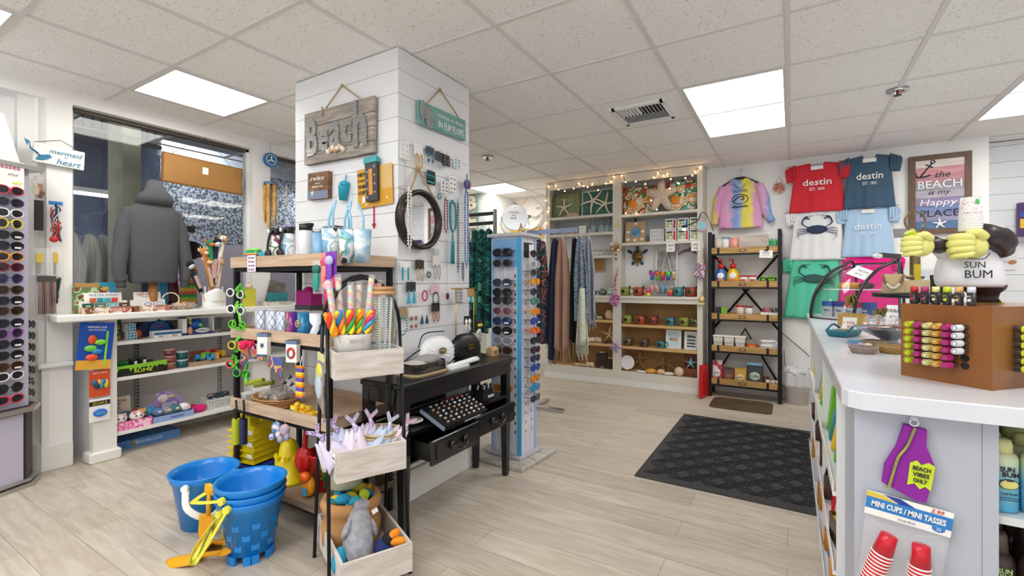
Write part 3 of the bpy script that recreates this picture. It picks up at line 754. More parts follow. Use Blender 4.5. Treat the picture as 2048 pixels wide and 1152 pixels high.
b=MB();b.b2((-w_/2,-.04,0),(w_/2,.04,.006),C('#3a3f7a'));b.b2((-w_/2,-.04,0),(-w_/2+.03,.04,.135),PAPER);b.b2((w_/2-.006,-.04,0),(w_/2,.04,.135),PAPER);b.b2((-w_/2,-.04,.129),(w_/2,.04,.135),PAPER);b.b2((-w_/2,.035,0),(w_/2,.04,.135),C('#8a9aa0'));b.b2((-w_/2,-.041,0),(w_/2,-.038,.018),C('#3a3f7a'));b.bd('carton',t)
MB().ball((.0,0,.075),(.055,.03,.035),C('#1c5fc0',.3)).ball((.005,-.01,.115),(.018,.02,.014),C('#1c4fa0',.3)).ball((.02,-.026,.07),(.016,.012,.016),C('#7ac83a',.4)).bd('bubble_machine',t)
b=MB();b.ball((.03,-.041,.03),(.055,.003,.018),PAPER);b.text('FUBBLES',(.03,-.045,.032),.014,C('#3a3f7a'),wid=.085);b.bd('lettering',t)
b=MB();b.ball((-.06,-.041,.035),(.017,.003,.03),C('#d88a7a'));b.ball((-.06,-.042,.095),(.012,.003,.012),C('#a8b84a'));b.ball((-.06,-.042,.12),(.01,.003,.01),C('#a8b84a'));b.bd('printed_picture',t)
t=TH('dark_scissors','dark flat toy lying near the right end of the upper shelf','toy',(-2.78,ys(450,-2.78),Z1),90)
MB().tube([(-.05,0,.006),(0,-.01,.012),(.06,.01,.006)],.006,C('#3a3634'),sm=3).bd('body',t)
# ---- second shelf
y,w_=place(219,333,-2.73)
t=TH('slime_tray','black counter tray with green dripping edge lettered SLIME','display tray',(-2.775,y,Z2),90)
tray_crate(MB(),w_,.1,.05,.003,C('#1c1712',.5)).bd('tray',t)
b=MB();pts=[(-w_/2,.075)];n=26;rr=RR(2)
low=[]
for i in range(n+1):
 x=-w_/2+w_*i/n;low.append((x,.056-(.03*rr.random()if i%2 else .0)))
b.prism([(-w_/2,.072),(w_/2,.085)]+low[::-1],.0025,C('#84c42e',.35),T=loc(0,-.0535,0));b.bd('slime_drip',t)
MB().text('SLIME',(.02,-.055,.03),.024,C('#c8d83a'),wid=.11,bold=.02).bd('lettering',t)
for k,(px,c_,h_,l)in enumerate(((226,'#2d6a6a',.08,'teal slime can at the left of the slime tray'),(240,'#2e7a3e',.095,'green slime can in the slime tray, taller pair left'),(251,'#2e7a3e',.095,'green slime can in the slime tray, taller pair right'),(265,'#23262a',.105,'black slime can with a white tag in the slime tray'),(283,'#2c3a2a',.11,'dark green can with a white label in the slime tray'),(298,'#2a2d33',.085,'low black can at the right of the slime tray'))):
 t=TH('slime_can',l,'can',(-2.79,ys(px,-2.79),Z2+.004),90)
 r=.026 if k>2 else .021
 MB().lathe([(r,0),(r,h_-.01),(r*1.04,h_-.008),(r*1.04,h_)],C(c_,.35),n=16).bd('can',t)
 MB().lathe([(r+.0008,h_*.3),(r+.0008,h_*.42)],C('#555b60')).lathe([(r+.0008,h_*.55),(r+.0008,h_*.62)],C('#6a7070')).bd('band',t)
 if k in(3,4):MB().b2((.0,-r-.003,h_*.4),(.018,-r-.001,h_*.85),PAPER).bd('label_paper',t)
for k,(px,py0,c_,l)in enumerate(((339,3,'#9c5a48','lower pot of brown putty'),(339,2,'#9c5048','middle pot of brown putty'),(339,1,'#7a3a4a','top pot of putty with a maroon label'),(364,2,'#155a60','lower teal putty pot'),(364,1,'#124f56','upper teal putty pot with a white lid'))):
 z=(3-py0)*.046 if px==339 else(2-py0)*.058
 t=TH('putty_pot',l+' beside the slime tray','pot',(-2.78,ys(px,-2.78),Z2+z*1.12),90,s=1.12)
 r,h_=(.032,.044)if px==339 else(.034,.056)
 MB().lathe([(r*.92,0),(r,h_*.8)],C(c_,.3),n=16).bd('tub',t);MB().lathe([(r*1.04,h_*.8),(r*1.04,h_)],C('#b8c4c4' if px!=339 else '#b89a8a',.4),n=16).bd('lid',t)
y,w_=place(376,470,-2.76)
t=TH('toy_tray','open cardboard tray for plastic trucks on the middle shelf','display tray',(-2.80,y,Z2),90)
tray_crate(MB(),w_,.13,.035,.004,C('#b09478',.8)).bd('tray',t);MB().box((-.06,.055,.07),(.13,.004,.07),C('#8c5a48',.7)).bd('header_card',t);MB().text('DIGGERS',(-.06,.051,.09),.016,C('#a83232'),wid=.09).bd('lettering',t)
for k,(dx,dy,c_,l)in enumerate(((-.08,-.02,'#3a8ac0','blue plastic truck in the cardboard tray'),(-.04,-.03,'#7ab82e','green plastic truck in the cardboard tray'),(.0,.02,'#c03030','red plastic truck at the back of the cardboard tray'),(.03,-.03,'#e0a820','yellow plastic digger at the front of the cardboard tray'),(.075,-.01,'#c8a020','yellow plastic digger at the right of the cardboard tray'),(.05,.03,'#b02f3a','dark red plastic truck behind the yellow diggers'),(-.03,-.055,'#2e8ad0','bright blue toy card at the front of the tray'))):
 t=TH('toy_truck',l,'toy truck',(-2.80-dy*1,y+dx,Z2+.03+.012*(k%3)),90+k*25,s=1.35)
 MB().box((0,0,.014),(.06,.026,.016),C(c_)).box((-.018,0,.03),(.02,.024,.02),C(c_)).box((.016,0,.028),(.026,.026,.012),C(c_),r=rot(0,25),taper=1.3).bd('body',t)
 b=MB()
 for s_ in(-1,1):
  for q in(-1,1):b.cyl((s_*.018,q*.011,.008),(s_*.018,q*.017,.008),.008,BLACK,n=8)
 b.bd('wheel',t)
# ---- third shelf
y,w_=place(219,305,-2.73)
t=TH('creature_tray','pink counter tray of squishy plush creatures with a handwritten card','display tray',(-2.79,y,Z3),90)
tray_crate(MB(),w_,.12,.06,.004,multi('pinkprint',['#e87ab0','#f0a8c8','#e05aa0','#f6c8d8'],16)).bd('tray',t)
b=MB();b.box((-.06,.06,.13),(.19,.004,.17),C('#c9bcae'),r=rot(-6));b.bd('header_card',t)
b=MB()
for q,(s_,zq)in enumerate((('creatures',.19),('$5.99',.165),('each',.14))):b.text(s_,(-.05,.052-.0,zq),.018,C('#7a2a2a'),shear=.3)
b.bd('handwriting',t)
b=MB();b.ball((-w_/2+.035,.03,.09),(.03,.02,.055),C('#c8902a',.9));b.bd('printed_picture',t)
pm=[('#efe8e2','white plush unicorn cat with blue eyes, left in the pink tray'),('#f2ece4','white plush creature, right in the pink tray'),('#3a6a7a','teal plush creature behind the white one'),('#c8443a','red and green plush snake in the pink tray'),('#e8b04a','yellow plush creature between the white ones'),('#3a9ac0','striped blue plush tail at the right of the pink tray')]
for k,(c_,l)in enumerate(pm):
 t=TH('plush_creature',l,'plush toy',(-2.79+(.03 if k<2 else-.02),y-.10+k*.045 if k>1 else y-.06+k*.10,Z3+.045),90,s=1.2)
 b=MB();b.ball((0,0,.03),(.038,.03,.028),C(c_,.95));b.bd('body',t)
 b=MB()
 for s_ in(-1,1):b.ball((s_*.018,-.022,.052),(.009,.006,.012),C('#e8a0b0' if k<2 else c_,.9),n=7,k=5);b.ball((s_*.012,-.028,.034),.0055,C('#1f4a5a',.2),n=6,k=4)
 b.bd('face',t)
y,w_=place(307,388,-2.73)
t=TH('unicorn_tray','pale blue counter tray with an arched lilac unicorn header','display tray',(-2.79,y,Z3),90)
tray_crate(MB(),w_,.12,.045,.004,C('#8fa8d8')).bd('tray',t)
b=MB();b.prism([(-.13,.0),(.13,0),(.135,.07),(.07,.13),(.02,.165),(-.05,.15),(-.07,.09),(-.13,.08)],.004,multi('lilac',['#a890c8','#8a78b8','#c8b8dc','#7a94c8'],9),T=loc(-.02,.055,.04));b.bd('header_card',t)
b=MB();b.ball((-.03,.05,.15),(.035,.004,.03),C('#e8d8e0'));b.ball((-.045,.05,.135),(.012,.006,.02),C('#e8a0b0'));b.ball((.02,.05,.155),(.03,.004,.009),C('#d8d890'));b.bd('unicorn_picture',t)
MB().text('unicorns',(.02,-.0615,.024),.016,C('#3a4a8a'),shear=.2).bd('lettering',t)
for k,(c_,l)in enumerate((('#5a78a8','blue plush toy at the left of the pale blue tray'),('#8a8f94','grey plush toy in the middle of the pale blue tray'),('#3f7a80','teal plush shark in the pale blue tray'),('#eceaf0','white plush toy at the right of the pale blue tray'))):
 t=TH('plush_creature',l,'plush toy',(-2.77,y-.09+k*.058,Z3+.035),90,s=1.2)
 MB().ball((0,0,.03),(.036,.03,.026),C(c_,.95),rm=rot(0,20)).bd('body',t);MB().ball((.0,-.028,.036),(.012,.005,.006),C('#e8d8c0')).bd('face',t)
for k,(px,c_,l)in enumerate(((388,'#b02a3a','red plush toy behind the right end of the pale blue tray'),(398,'#d81f7a','bright pink plush toy on the lower shelf beside the wire basket'))):
 t=TH('plush_creature',l,'plush toy',(-2.84 if k==0 else-2.79,ys(px,-2.8),Z3),90)
 MB().ball((0,0,.03),(.05,.035,.03),C(c_,.95)).bd('body',t);MB().ball((-.045,-.01,.04),(.02,.02,.016),C(c_,.95)).bd('head',t)
y,w_=place(413,470,-2.78)
t=TH('wire_basket','white wire basket of dark swim goggles at the right end of the lower shelf','basket',(-2.83,y,Z3),90)
b=MB()
for k in range(5):
 z=k*.018;e=1+k*.07;b.tube([(-w_/2*.8*e,-.05*e,z+.004),(w_/2*.8*e,-.05*e,z+.004),(w_/2*.8*e,.05*e,z+.004),(-w_/2*.8*e,.05*e,z+.004)],.002 if k<4 else .004,WHITE,closed=1,n=5)
for k in range(9):
 x=-w_/2*.8+w_*.8*k/8
 for s_ in(-1,1):b.tube([(x,s_*.05,.004),(x*1.28,s_*.064,.076)],.0016,WHITE,n=4)
b.bd('wire',t)
for k,(dx,c_)in enumerate(((-.04,'#1f2a30'),(.01,'#1f4a5a'),(.05,'#15191c'))):
 t=TH('swim_goggles',['black','teal','jet black'][k]+' swim goggles in the white wire basket','goggles',(-2.83,y+dx,Z3+.075),90)
 MB().ball((-.016,0,.01),(.02,.014,.013),C(c_,.25)).ball((.022,0,.016),(.02,.014,.013),C(c_,.25)).bd('lens',t);MB().tube([(-.036,0,.01),(-.03,.02,.03),(.03,.02,.034),(.042,0,.016)],.004,C(c_,.6),sm=3).bd('strap',t)
y,w_=place(221,356,-2.84)
carton('puzzle_box','large flat blue game box lying on the floor under the lowest shelf','box',(-2.96,y+.02,0),90,w_*.95,.26,.06,C('#4f82c0',.5),panel=[(.04,.2,.16,.8,C('#3a6ab0')),(.2,.25,.32,.85,multi('beachpic',['#7ab0d8','#8a7a5a','#3f7a4a'],30))],txt='JUNKYARD JIGSAW',tz=.5,th=.4,tw=.42,tcol='#cfe0f2')
# ---- packs hooked on the end post
PX=-2.69
def post_pack(label,pxa,pxb,pya,pyb,card,draw,rm=None,off=.012,name='toy_pack'):
 y,w_=place(pxa,pxb,PX+off);z1,z0=zz((pxa+pxb)/2,pya,x=PX+off),zz((pxa+pxb)/2,pyb,x=PX+off)
 t=TH(name,label,'toy pack',(PX+off,y,z1),90,rm=rot(0,0,90)@(rm or rot()))
 h=z1-z0;MB().b2((-w_/2,-.002,-h),(w_/2,.002,0),card).bd('card',t);draw(t,w_,h);return t
def d1(t,w_,h):
 b=MB();b.b2((-w_/2,-.003,-h),(w_/2,-.0021,-h*.8),C('#e0a838'));b.bd('sand_print',t)
 MB().text('MERMAID DIVE',(0,-.0035,-h*.10),.012,PAPER,wid=w_*.55).text('AND EGG RINGS',(0,-.0035,-h*.16),.01,PAPER,wid=w_*.5).bd('lettering',t)
 for(x,z,rx,rz_,c_,nm)in((-.12,.36,.12,.1,'#d8502a','seahorse'),(.12,.42,.16,.06,'#7ad83a','green_fish'),(-.14,.55,.17,.07,'#6ac84a','green_mask'),(-.08,.74,.17,.07,'#e8502a','red_crab'),(.05,.62,.14,.06,'#2a8ad0','blue_octopus')):
  MB().ball((x*w_,-.01,-z*h),(rx*w_*1.1,.01,rz_*h),C(c_,.3)).tube([(x*w_-rx*w_,-.012,-z*h-.01),(x*w_,-.02,-z*h+.004),(x*w_+rx*w_,-.012,-z*h-.006)],.003,C(c_,.3),sm=3).bd(nm,t)
 MB().b2((.28*w_,-.006,-h*.92),(.34*w_,-.003,-h*.18),C('#8ad84a')).bd('net_handle',t)
post_pack('blue carded dive toy pack hooked at the top of the white end post',160,230,645,738,C('#1d4fae',.3),d1,rm=rot(0,5,0),off=.03)
def d2(t,w_,h):
 MB().text('SEA LIFE',(0,-.0035,-h*.1),.01,PAPER,wid=w_*.7).bd('lettering',t)
 for k in range(6):MB().ball(((-.28+.14*k*.8)*w_,-.012,-h*(.45+.08*(k%2))),(.014,.012,.03 if k%2 else .02),C(['#1f6a8a','#2a3a5a','#e8a03a','#2f9aa8','#3a5ab0','#d8c83a'][k],.3)).bd('toy_fish',t)
post_pack('orange carded pack of small sea toys in the middle of the end post',178,220,740,793,C('#d8542e',.4),d2)
def d3(t,w_,h):
 MB().b2((-w_/2,-.003,-h*.3),(w_/2,-.002,-h*.1),C('#15151a')).text('ZOKS',(0,-.0045,-h*.2),.016,C('#e8c83a'),wid=w_*.7).bd('lettering',t)
 MB().tube([(.032*cos(a),-.01,-h*.62+.02*sin(a))for a in AN(16)],.006,C('#2a7ad8',.25),closed=1).tube([(.015*cos(a),-.012,-h*.62+.01*sin(a))for a in AN(12)],.005,C('#3a9ae0',.25),closed=1).bd('blue_ring',t)
post_pack('white carded pack with a blue throwing ring low on the end post',178,220,797,842,PAPER,d3)

# ============================================================ MERMAID AT HEART sign on the pilaster
yy,ww=place(67,170,-2.76)
z1,z0=zz(118,290,x=-2.76),zz(118,335,x=-2.76)
t=TH('hanging_sign','white plank sign painted mermaid at heart with a blue tail','sign',(-2.775,yy,(z1+z0)/2),90,rm=rot(0,2.5,90))
MB().box((0,0,0),(ww,.016,.12),WHITE,bev=.002).bd('plank',t)
BL=C('#2f7fa8',.6)
b=MB();b.text('mermaid',(.03,-.0095,.025),.03,BL,wid=.16,shear=.3);b.text('at',(.03,-.0095,-.002),.010,BL,shear=.3);b.text('heart',(.045,-.0095,-.033),.036,BL,wid=.12,shear=.3);b.bd('lettering',t)
b=MB();b.tube([(-.14,-.012,.055),(-.135,-.012,.02),(-.11,-.012,.0),(-.09,-.012,-.02)],[.006,.010,.012,.008],BL,sm=4,flat=.3);b.prism([(-.095,-.015),(-.05,.0),(-.035,-.015),(-.06,-.035),(-.08,-.045),(-.11,-.045)],.003,BL,T=loc(0,-.012,0));b.prism([(-.14,.06),(-.165,.07),(-.15,.03)],.003,BL,T=loc(0,-.012,0));b.bd('mermaid_tail',t)
MB().tube([(-.12,-.004,.06),(0,-.006,.105),(.1,-.004,.06)],.0025,C('#6a5a40'),n=5).bd('cord',t)

# ============================================================ sunglasses carousel at the far left
CZ=21.0
KX,KY=-2.60,-1.06  # a point of the front face
fy=rot(0,0,90-CZ+CZ*2)  # faces (+x, a little +y)
AR=112.0
def kp(x,y,z):  # local (right, back, up) -> world
 v=rot(0,0,AR)@V((x,y,0));return(KX+v.x,KY+v.y,z)
t=TH('sunglasses_carousel','lilac sunglasses carousel with a dark brown base at the left edge','display stand',kp(0,0,0),AR)
LIL=mat('lilac_panel','#c2bfd6',.45);BRN=mat('dark_brown','#362a28',.5,pat='wood',col2='#2a2020',scale=8,stretch=(1,1,.2));SLV=mat('silver_trim','#b9b7b5',.3,.8)
def deck(b,z0,z1,e,m):b.prism([(-.42-e,0-e),(.035+e,0-e),(.10+e,.07),(.10+e,.40),(-.42-e,.42)],z1-z0,m,T=loc(0,0,z1)@rot(-90)@Mx.Scale(-1,4,V((0,1,0)))@Mx.Scale(1,4,V((1,0,0))))
def oct_(b,z0,z1,e,m):
 P=[(-.42-e,-e),(.03+e*.5,-e),(.11+e,.07-e*.3),(.11+e,.30+e),(-.42-e,.30+e)];n=5
 b.add([(x,y,z0)for x,y in P]+[(x,y,z1)for x,y in P],[tuple(range(4,-1,-1)),tuple(range(5,10))]+[(i,(i+1)%5,5+(i+1)%5,5+i)for i in range(5)],m)
b=MB();oct_(b,.03,.44,0,BRN);b.bd('base_cabinet',t)
b=MB();b.b2((-.42,-.006,.045),(.012,.0,.43),LIL);b.bd('lilac_panel',t)
b=MB();oct_(b,.0,.022,.035,SLV);oct_(b,.03,.045,.02,SLV);b.bd('plinth',t)
b=MB();oct_(b,.44,.465,.035,SLV);oct_(b,.4651,.468,.01,BRN);b.bd('deck',t)
b=MB();b.b2((-.42,.03,.468),(.06,.28,1.86),LIL);b.b2((.055,.035,.468),(.066,.275,1.86),mat('grey_lilac','#a9a7b5',.5));b.bd('body',t)
b=MB();b.b2((-.42,-.01,1.86),(.12,.31,1.885),SLV);b.cyl((.105,.0,1.872),(.16,.07,1.872),.012,SLV);b.bd('top_deck',t)
b=MB();b.prism([(-.40,1.886),(.03,1.886),(-.05,2.16),(-.40,2.16)],.22,WHITE,T=loc(0,.04,0));b.bd('header',t)
t=TH('price_card','handwritten sunglasses price card at the top of the carousel','sign',kp(-.08,-.005,1.86),AR)
MB().b2((-.11,-.002,-.13),(.095,.001,.03),PAPER).bd('card',t)
MB().text('Sunglasses',(-.02,-.0035,-.01),.035,C('#a0305a'),wid=.19).text('price',(.04,-.0035,-.05),.02,C('#a08090'),shear=.3).text('sale',(.06,-.0035,-.09),.022,C('#e8e04a'),shear=.3).bd('handwriting',t)
FRM=[('red','#b8243a'),('slate blue','#2c3550'),('white','#e8e6ea'),('yellow','#e8cc22'),('black','#16171a'),('glossy black','#111216'),('orange','#e8922a'),('dark red','#7a1a2a'),('violet','#4a466e'),('brown','#4a3626'),
    ('black','#16171a'),('tortoise brown','#4e3a22'),('navy black','#1c1f2e'),('purple','#8a3aa0'),('black','#101114'),('matt black','#1a1b1e'),('chestnut brown','#5a3a26'),('white','#f0eef2'),('black','#17171b'),('pink red','#d8304a')]
PYS=[381.6,405.6,427,448,471,492.5,514,535,558,580.6,602,622.6,647,667.7,688.5,711,733.7,752.8,777,799.7]
for k,py in enumerate(PYS):
 n_,c_=FRM[k];p=kp(-.052,0,0);z=zz(17,py,x=p[0])
 sunglasses(n_+' framed sunglasses, %s pair down the left carousel'%(ORD[k]if k else 'topmost'),C(c_,.25),C('#20222c' if k not in(7,8,9,11,16)else['#3a1a2a','#2a2844','#2e2218','#2e2218','#3a2418'][(7,8,9,11,16).index(k)],.12),(p[0]+.012,p[1],z),AR,w=.150,group='sunglasses down the front of the left carousel',tagged=k in(4,5,10,12,14,15,16),round_=k%5==3)
 
t=TH('peg_strip','clear plastic nose rest strip down the middle of the carousel front','display fitting',kp(-.052,.025,.5),AR)
b=MB()
for k,py in enumerate(PYS):b.ball((0,-.01,zz(17,py,x=p[0])-.012-.5),(.008,.014,.008),CLEAR,n=6,k=4)
b.b2((-.01,0,0),(.01,.004,1.3),CLEAR);b.bd('strip',t)
for k in range(7):
 z=zz(83,648+k*22.5,x=-2.7);sunglasses('sunglasses seen edge-on with a white tag on the carousel side, %s of seven'%ORD[k],C(['#1a1a1c','#2a2a2c','#16161a','#3a3028','#1e1e20','#8a8a88','#6a5a3a'][k],.3),C('#1a1a20',.15),kp(.115,.09,z),AR+75,w=.13,group='sunglasses on the side of the left carousel',tagged=True)
# small accessory packs hanging between the carousel and the window
def mini_pack(px0,px1,py0,py1,x,label,draw,name='accessory_pack',clear=True):
 y,w_=place(px0,px1,x);z1,z0=zz((px0+px1)/2,py0,x=x),zz((px0+px1)/2,py1,x=x);h=z1-z0
 t=TH(name,label,'accessory pack',(x,y,z1),90)
 if clear:MB().b2((-w_/2,-.004,-h),(w_/2,-.003,0),CLEAR).bd('clear_bag',t)
 draw(t,w_,h)
def dd(kind):
 def f(t,w_,h):
  if kind=='black':MB().b2((-w_/2,-.012,-h),(w_/2,0,0),C('#1e1c1e',.7)).bd('case',t)
  if kind=='cards':
   b=MB()
   for k in range(4):b.box(((k%2-.5)*w_*.5,-.004-k*.003,-h*(.3+.15*k)),(w_*.5,.003,h*.3),C(['#e8dcd0','#b08a6a','#d8c0a8','#6a5040'][k]),r=rot(0,k*14-20))
   b.bd('card',t)
  if kind=='straps':
   b=MB();rr=RR(3)
   for k in range(12):b.tube([(rr.uniform(-.4,.4)*w_,-.006-rr.random()*.01,-h*rr.uniform(.1,.9))for _ in range(4)],.0035,C(['#2a3a5a','#1a1a1e','#c8402a','#b8c4d0'][k%4]),sm=4)
   b.bd('strap',t);MB().b2((-w_/2,-.006,-h*.08),(w_/2,-.002,0),C('#2a7ac8')).ball((-.01,-.01,-h*.85),(.022,.012,.02),C('#c82a20')).bd('header_card',t)
  if kind=='retainers':
   b=MB()
   for k in range(10):b.tube([(-w_*.42+k*w_*.09,-.006,-h*.15),(-w_*.44+k*w_*.1,-.01,-h)],.003,C(['#8a5a50','#a06a5a','#6a4a48','#2a3038'][k%4]),n=5)
   b.bd('cord',t);MB().b2((-w_/2,-.008,-h*.16),(w_/2,0,0),C('#4a4a48')).bd('header_card',t)
  if kind=='clear':
   MB().b2((-w_/2,-.03,-h),(w_/2,0,-h+.004),CLEAR).b2((-w_*.3,-.014,-h*.55),(w_*.1,-.006,-h*.2),C('#d8b84a')).b2((-w_*.25,-.012,-h*.95),(-w_*.05,-.004,-h*.5),C('#9a9a98')).bd('contents',t)
  if kind=='green':
   b=MB();rr=RR(9)
   for k in range(10):b.tube([(rr.uniform(-.4,.4)*w_,-.01,-h*rr.uniform(0,1))for _ in range(3)],.004,C(['#1f2f2a','#2a4a3a','#15201c'][k%3]),sm=3)
   b.bd('band',t)
 return f
mini_pack(66,86,352,402,-2.74,'cluster of small carded keyrings beside the carousel top',dd('cards'))
mini_pack(68,86,401,461,-2.74,'flat black sunglasses case hanging beside the carousel',dd('black'),name='sunglasses_case',clear=False)
mini_pack(97,125,403,492,-2.77,'clear bag of red, blue and black straps on the white pilaster',dd('straps'))
mini_pack(64,98,496,550,-2.74,'clear acrylic box of small items beside the carousel',dd('clear'))
mini_pack(101,124,494,552,-2.77,'clear box with a yellow label under the strap bag',dd('clear'))
mini_pack(74,112,552,628,-2.745,'bundle of brownish glasses cords hanging beside the carousel',dd('retainers'))
mini_pack(98,125,552,612,-2.775,'tangle of dark green bands hanging on the pilaster',dd('green'))
# ============================================================ things hung on the white column
def quad(TL,TR,BR,BL,x=None,y=None):
 """centre, width, height and roll of a flat thing from its four corners on a known wall"""
 a,b,c,d=[at(*q,x=x,y=y)for q in(TL,TR,BR,BL)]
 if y is not None:f=lambda v:(v.x,v.z)
 else:f=lambda v:(v.y,v.z)
 A,B,Cc,D=map(f,(a,b,c,d))
 cx,cz=sum(q[0]for q in(A,B,Cc,D))/4,sum(q[1]for q in(A,B,Cc,D))/4
 w_=(math.hypot(B[0]-A[0],B[1]-A[1])+math.hypot(Cc[0]-D[0],Cc[1]-D[1]))/2
 h_=(math.hypot(D[0]-A[0],D[1]-A[1])+math.hypot(Cc[0]-B[0],Cc[1]-B[1]))/2
 roll=math.degrees(math.atan2((B[1]-A[1])+(Cc[1]-D[1]),(B[0]-A[0])+(Cc[0]-D[0])))
 p=(cx,y,cz)if y is not None else(x,cx,cz)
 return p,w_,h_,(rot(0,0,0)if y is not None else rot(0,0,90))@rot(0,-roll,0)
YF=CY0;XR=CX1
p,w_,h_,rm=quad((606.4,232),(748,192),(753,305),(617,329.6),y=YF-.025)
GREYW=mat('grey_barnwood','#8f8780',.8,pat='wood',col2='#aca49b',scale=5,stretch=(1,1,9),bump=.15)
t=TH('beach_sign','large grey plank sign with corrugated metal letters spelling Beach on the column','sign',p,rm=rm)
b=MB();ph=[.0,.22,.47,.72,1.0]
for k in range(4):b.b2((-w_/2,-.011,-h_/2+ph[k]*h_+.0015),(w_/2,.011,-h_/2+ph[k+1]*h_-.0015),GREYW,bev=.002)
b.b2((-w_/2+.01,.006,-h_/2),(w_/2-.01,.013,h_/2),C('#55504a',.9));b.bd('planks',t)
CORR=mat('corrugated_zinc','#9fa3a4',.35,.7,pat='stripe',col2='#d6d8d8',scale=28,bump=.6)
CORR.node_tree.nodes['Principled BSDF'].inputs['Metallic'].default_value=.7
b=MB();Ls=[('B',-.165,.0,.17,.075),('e',-.085,-.025,.10,.07),('a',-.008,-.012,.12,.075),('c',.07,-.004,.105,.065),('h',.150,.015,.20,.085)]
k_=w_/.46
for ch,x,z,hh,ww in Ls:b.text(ch,(x*k_,-.014,z*k_),hh*k_,CORR,wid=ww*k_,depth=.006,bold=.035,T=loc(x*k_,-.014,z*k_)@rot(0,{'B':2,'e':-3,'a':-6,'c':-4,'h':3}[ch]*-1))
b.bd('metal_letters',t)
SHELL=mat('shell_cream','#e6cdb4',.5,pat='noise',col2='#c9936a',scale=40)
b=MB()
for k in range(7):b.ball((-.06+k*.021,-.022,-.105+.008*(k%3)),(.018,.014,.016),SHELL if k%2 else C('#efe4d8'),rm=rot(k*20,k*40))
b.bd('seashells',t)
MB().b2((.155*k_,-.013,-.105),(.168*k_,-.0115,-.092),PAPER).bd('price_tag',t)
def rope(t,a,top,b_,r=.004,name='rope',back=0):
 m1=MB();m1.tube([a,top],r,TWINE);m1.tube([top,b_],r,TWINE);m1.ball(top,r*2.2,TWINE,n=7,k=5);m1.bd(name,t)
inv=rm.inverted()
def loc_in(pt,p,rm):v=rm.inverted()@(V(pt)-V(p));return v
n1=loc_in(at(684,171,y=YF-.008),p,rm);a1=loc_in(at(648,222,y=YF-.03),p,rm);a2=loc_in(at(724,200,y=YF-.03),p,rm)
rope(t,a1,n1,a2)
MB().tube([a1+V((0,-.012,.02)),a1+V((.004,-.014,-.01)),a1+V((-.004,-.012,-.03))],.005,TWINE).bd('knot',t)

p,w_,h_,rm=quad((612,348),(653,343),(659,394),(619,399),y=YF-.03)
t=TH('block_sign','small brown wooden block sign reading relax with a starfish','sign',p,rm=rm)
MB().b2((-w_/2,0,-h_/2),(w_/2,.03,h_/2),mat('brown_plank','#6e4f3a',.8,pat='wood',col2='#8d6a4c',scale=6,stretch=(1,1,8))).b2((-w_/2,-.001,-h_/2),(w_/2,.0,-h_*.2),C('#7c8aa0',.7)).bd('block',t)
MB().text('relax',(0,-.002,h_*.28),.028,PAPER,wid=w_*.7,shear=.3).text('LIFE IS A',(0,-.002,h_*.08),.008,PAPER).text('BEACH',(0,-.002,-h_*.04),.012,PAPER,wid=w_*.5).bd('lettering',t)
def star5(b,c,r,m,th=.006,inner=.32,roll=0,arm=5,y=0):
 pts=[]
 for k in range(2*arm):a=pi/2+k*pi/arm+roll;q=r if k%2==0 else r*inner;pts.append((c[0]+q*cos(a),c[1]+q*sin(a)))
 n=len(pts);vs=[(c[0],y-th,c[1])]+[(x,y,z)for x,z in pts]+[(c[0],y+th*.3,c[1])]
 b.add(vs,[(0,1+(k+1)%n,1+k)for k in range(n)]+[(n+1,1+k,1+(k+1)%n)for k in range(n)],m);return b
star5(MB(),(-w_*.25,-h_*.28),.022,WHITE,y=-.002).bd('starfish',t)
p,w_,h_,rm=quad((672,345),(703,348),(703,403),(677,403),y=YF-.02)
t=TH('slushie_cup','turquoise cup toy with a straw in a clear hanging pack on the column','cup',p,rm=rm)
b=MB();b.lathe([(.022,-.075),(.032,-.01),(.034,.0),(.032,.01)],C('#1f9ab8',.3),n=14);b.ball((0,0,.02),(.036,.025,.018),C('#23a3c4',.3));b.bd('cup',t)
b=MB();b.tube([(0,0,.01),(.006,0,.07)],.004,C('#2fb0cc'));b.tube([(-.02,0,.02),(-.015,0,.075),(.015,0,.075)],.0018,CLEAR,n=4);b.bd('straw',t)
MB().b2((-w_/2,.01,-h_*.5),(w_/2,.012,h_*.45),CLEAR).bd('clear_pack',t)
p,w_,h_,rm=quad((712,342),(785,325),(785,406),(719,418),y=YF-.012)
t=TH('tumbler_poster','mustard yellow poster reading hey sweet this cup, with a black tumbler on it','poster',p,rm=rm)
MB().b2((-w_/2,-.002,-h_/2),(w_/2,.002,h_/2),C('#d9a02c',.5)).b2((w_*.2,-.0028,-h_*.1),(w_*.5,-.0018,h_*.5),C('#dcb878',.5)).bd('card',t)
b=MB()
for k,s_ in enumerate(('HEY','SWEET','THIS','CUP')):b.text(s_,(-w_*.36,-.0035,h_*(.36-.155*k)),.02 if k!=1 else .014,C('#1a1a1a'),wid=[.046,.05,.05,.042][k]*w_/.2,bold=.03 if k!=1 else 0)
for k in range(3):b.ball((-w_*.25+k*w_*.3,-.003,-h_*.42+k*.01),(.006,.001,.006),PAPER)
b.bd('lettering',t)
b=MB();b.box((0,-.016,.03),(.085,.022,.23),C('#3b3d42',.5),taper=1.1,bev=.004);b.bd('black_tumbler',t)
b=MB();b.box((0,-.018,.14),(.098,.026,.03),C('#2aa5a8',.4));b.bd('teal_top',t)
b=MB();b.b2((-.012,-.031,-.05),(.016,-.027,.09),C('#d8953a'))
for k in range(8):b.ball((-.028 if k%2 else .03,-.028,.1-k*.023),(.008,.002,.008),C('#8a8f96'))
b.bd('printed_panel',t)
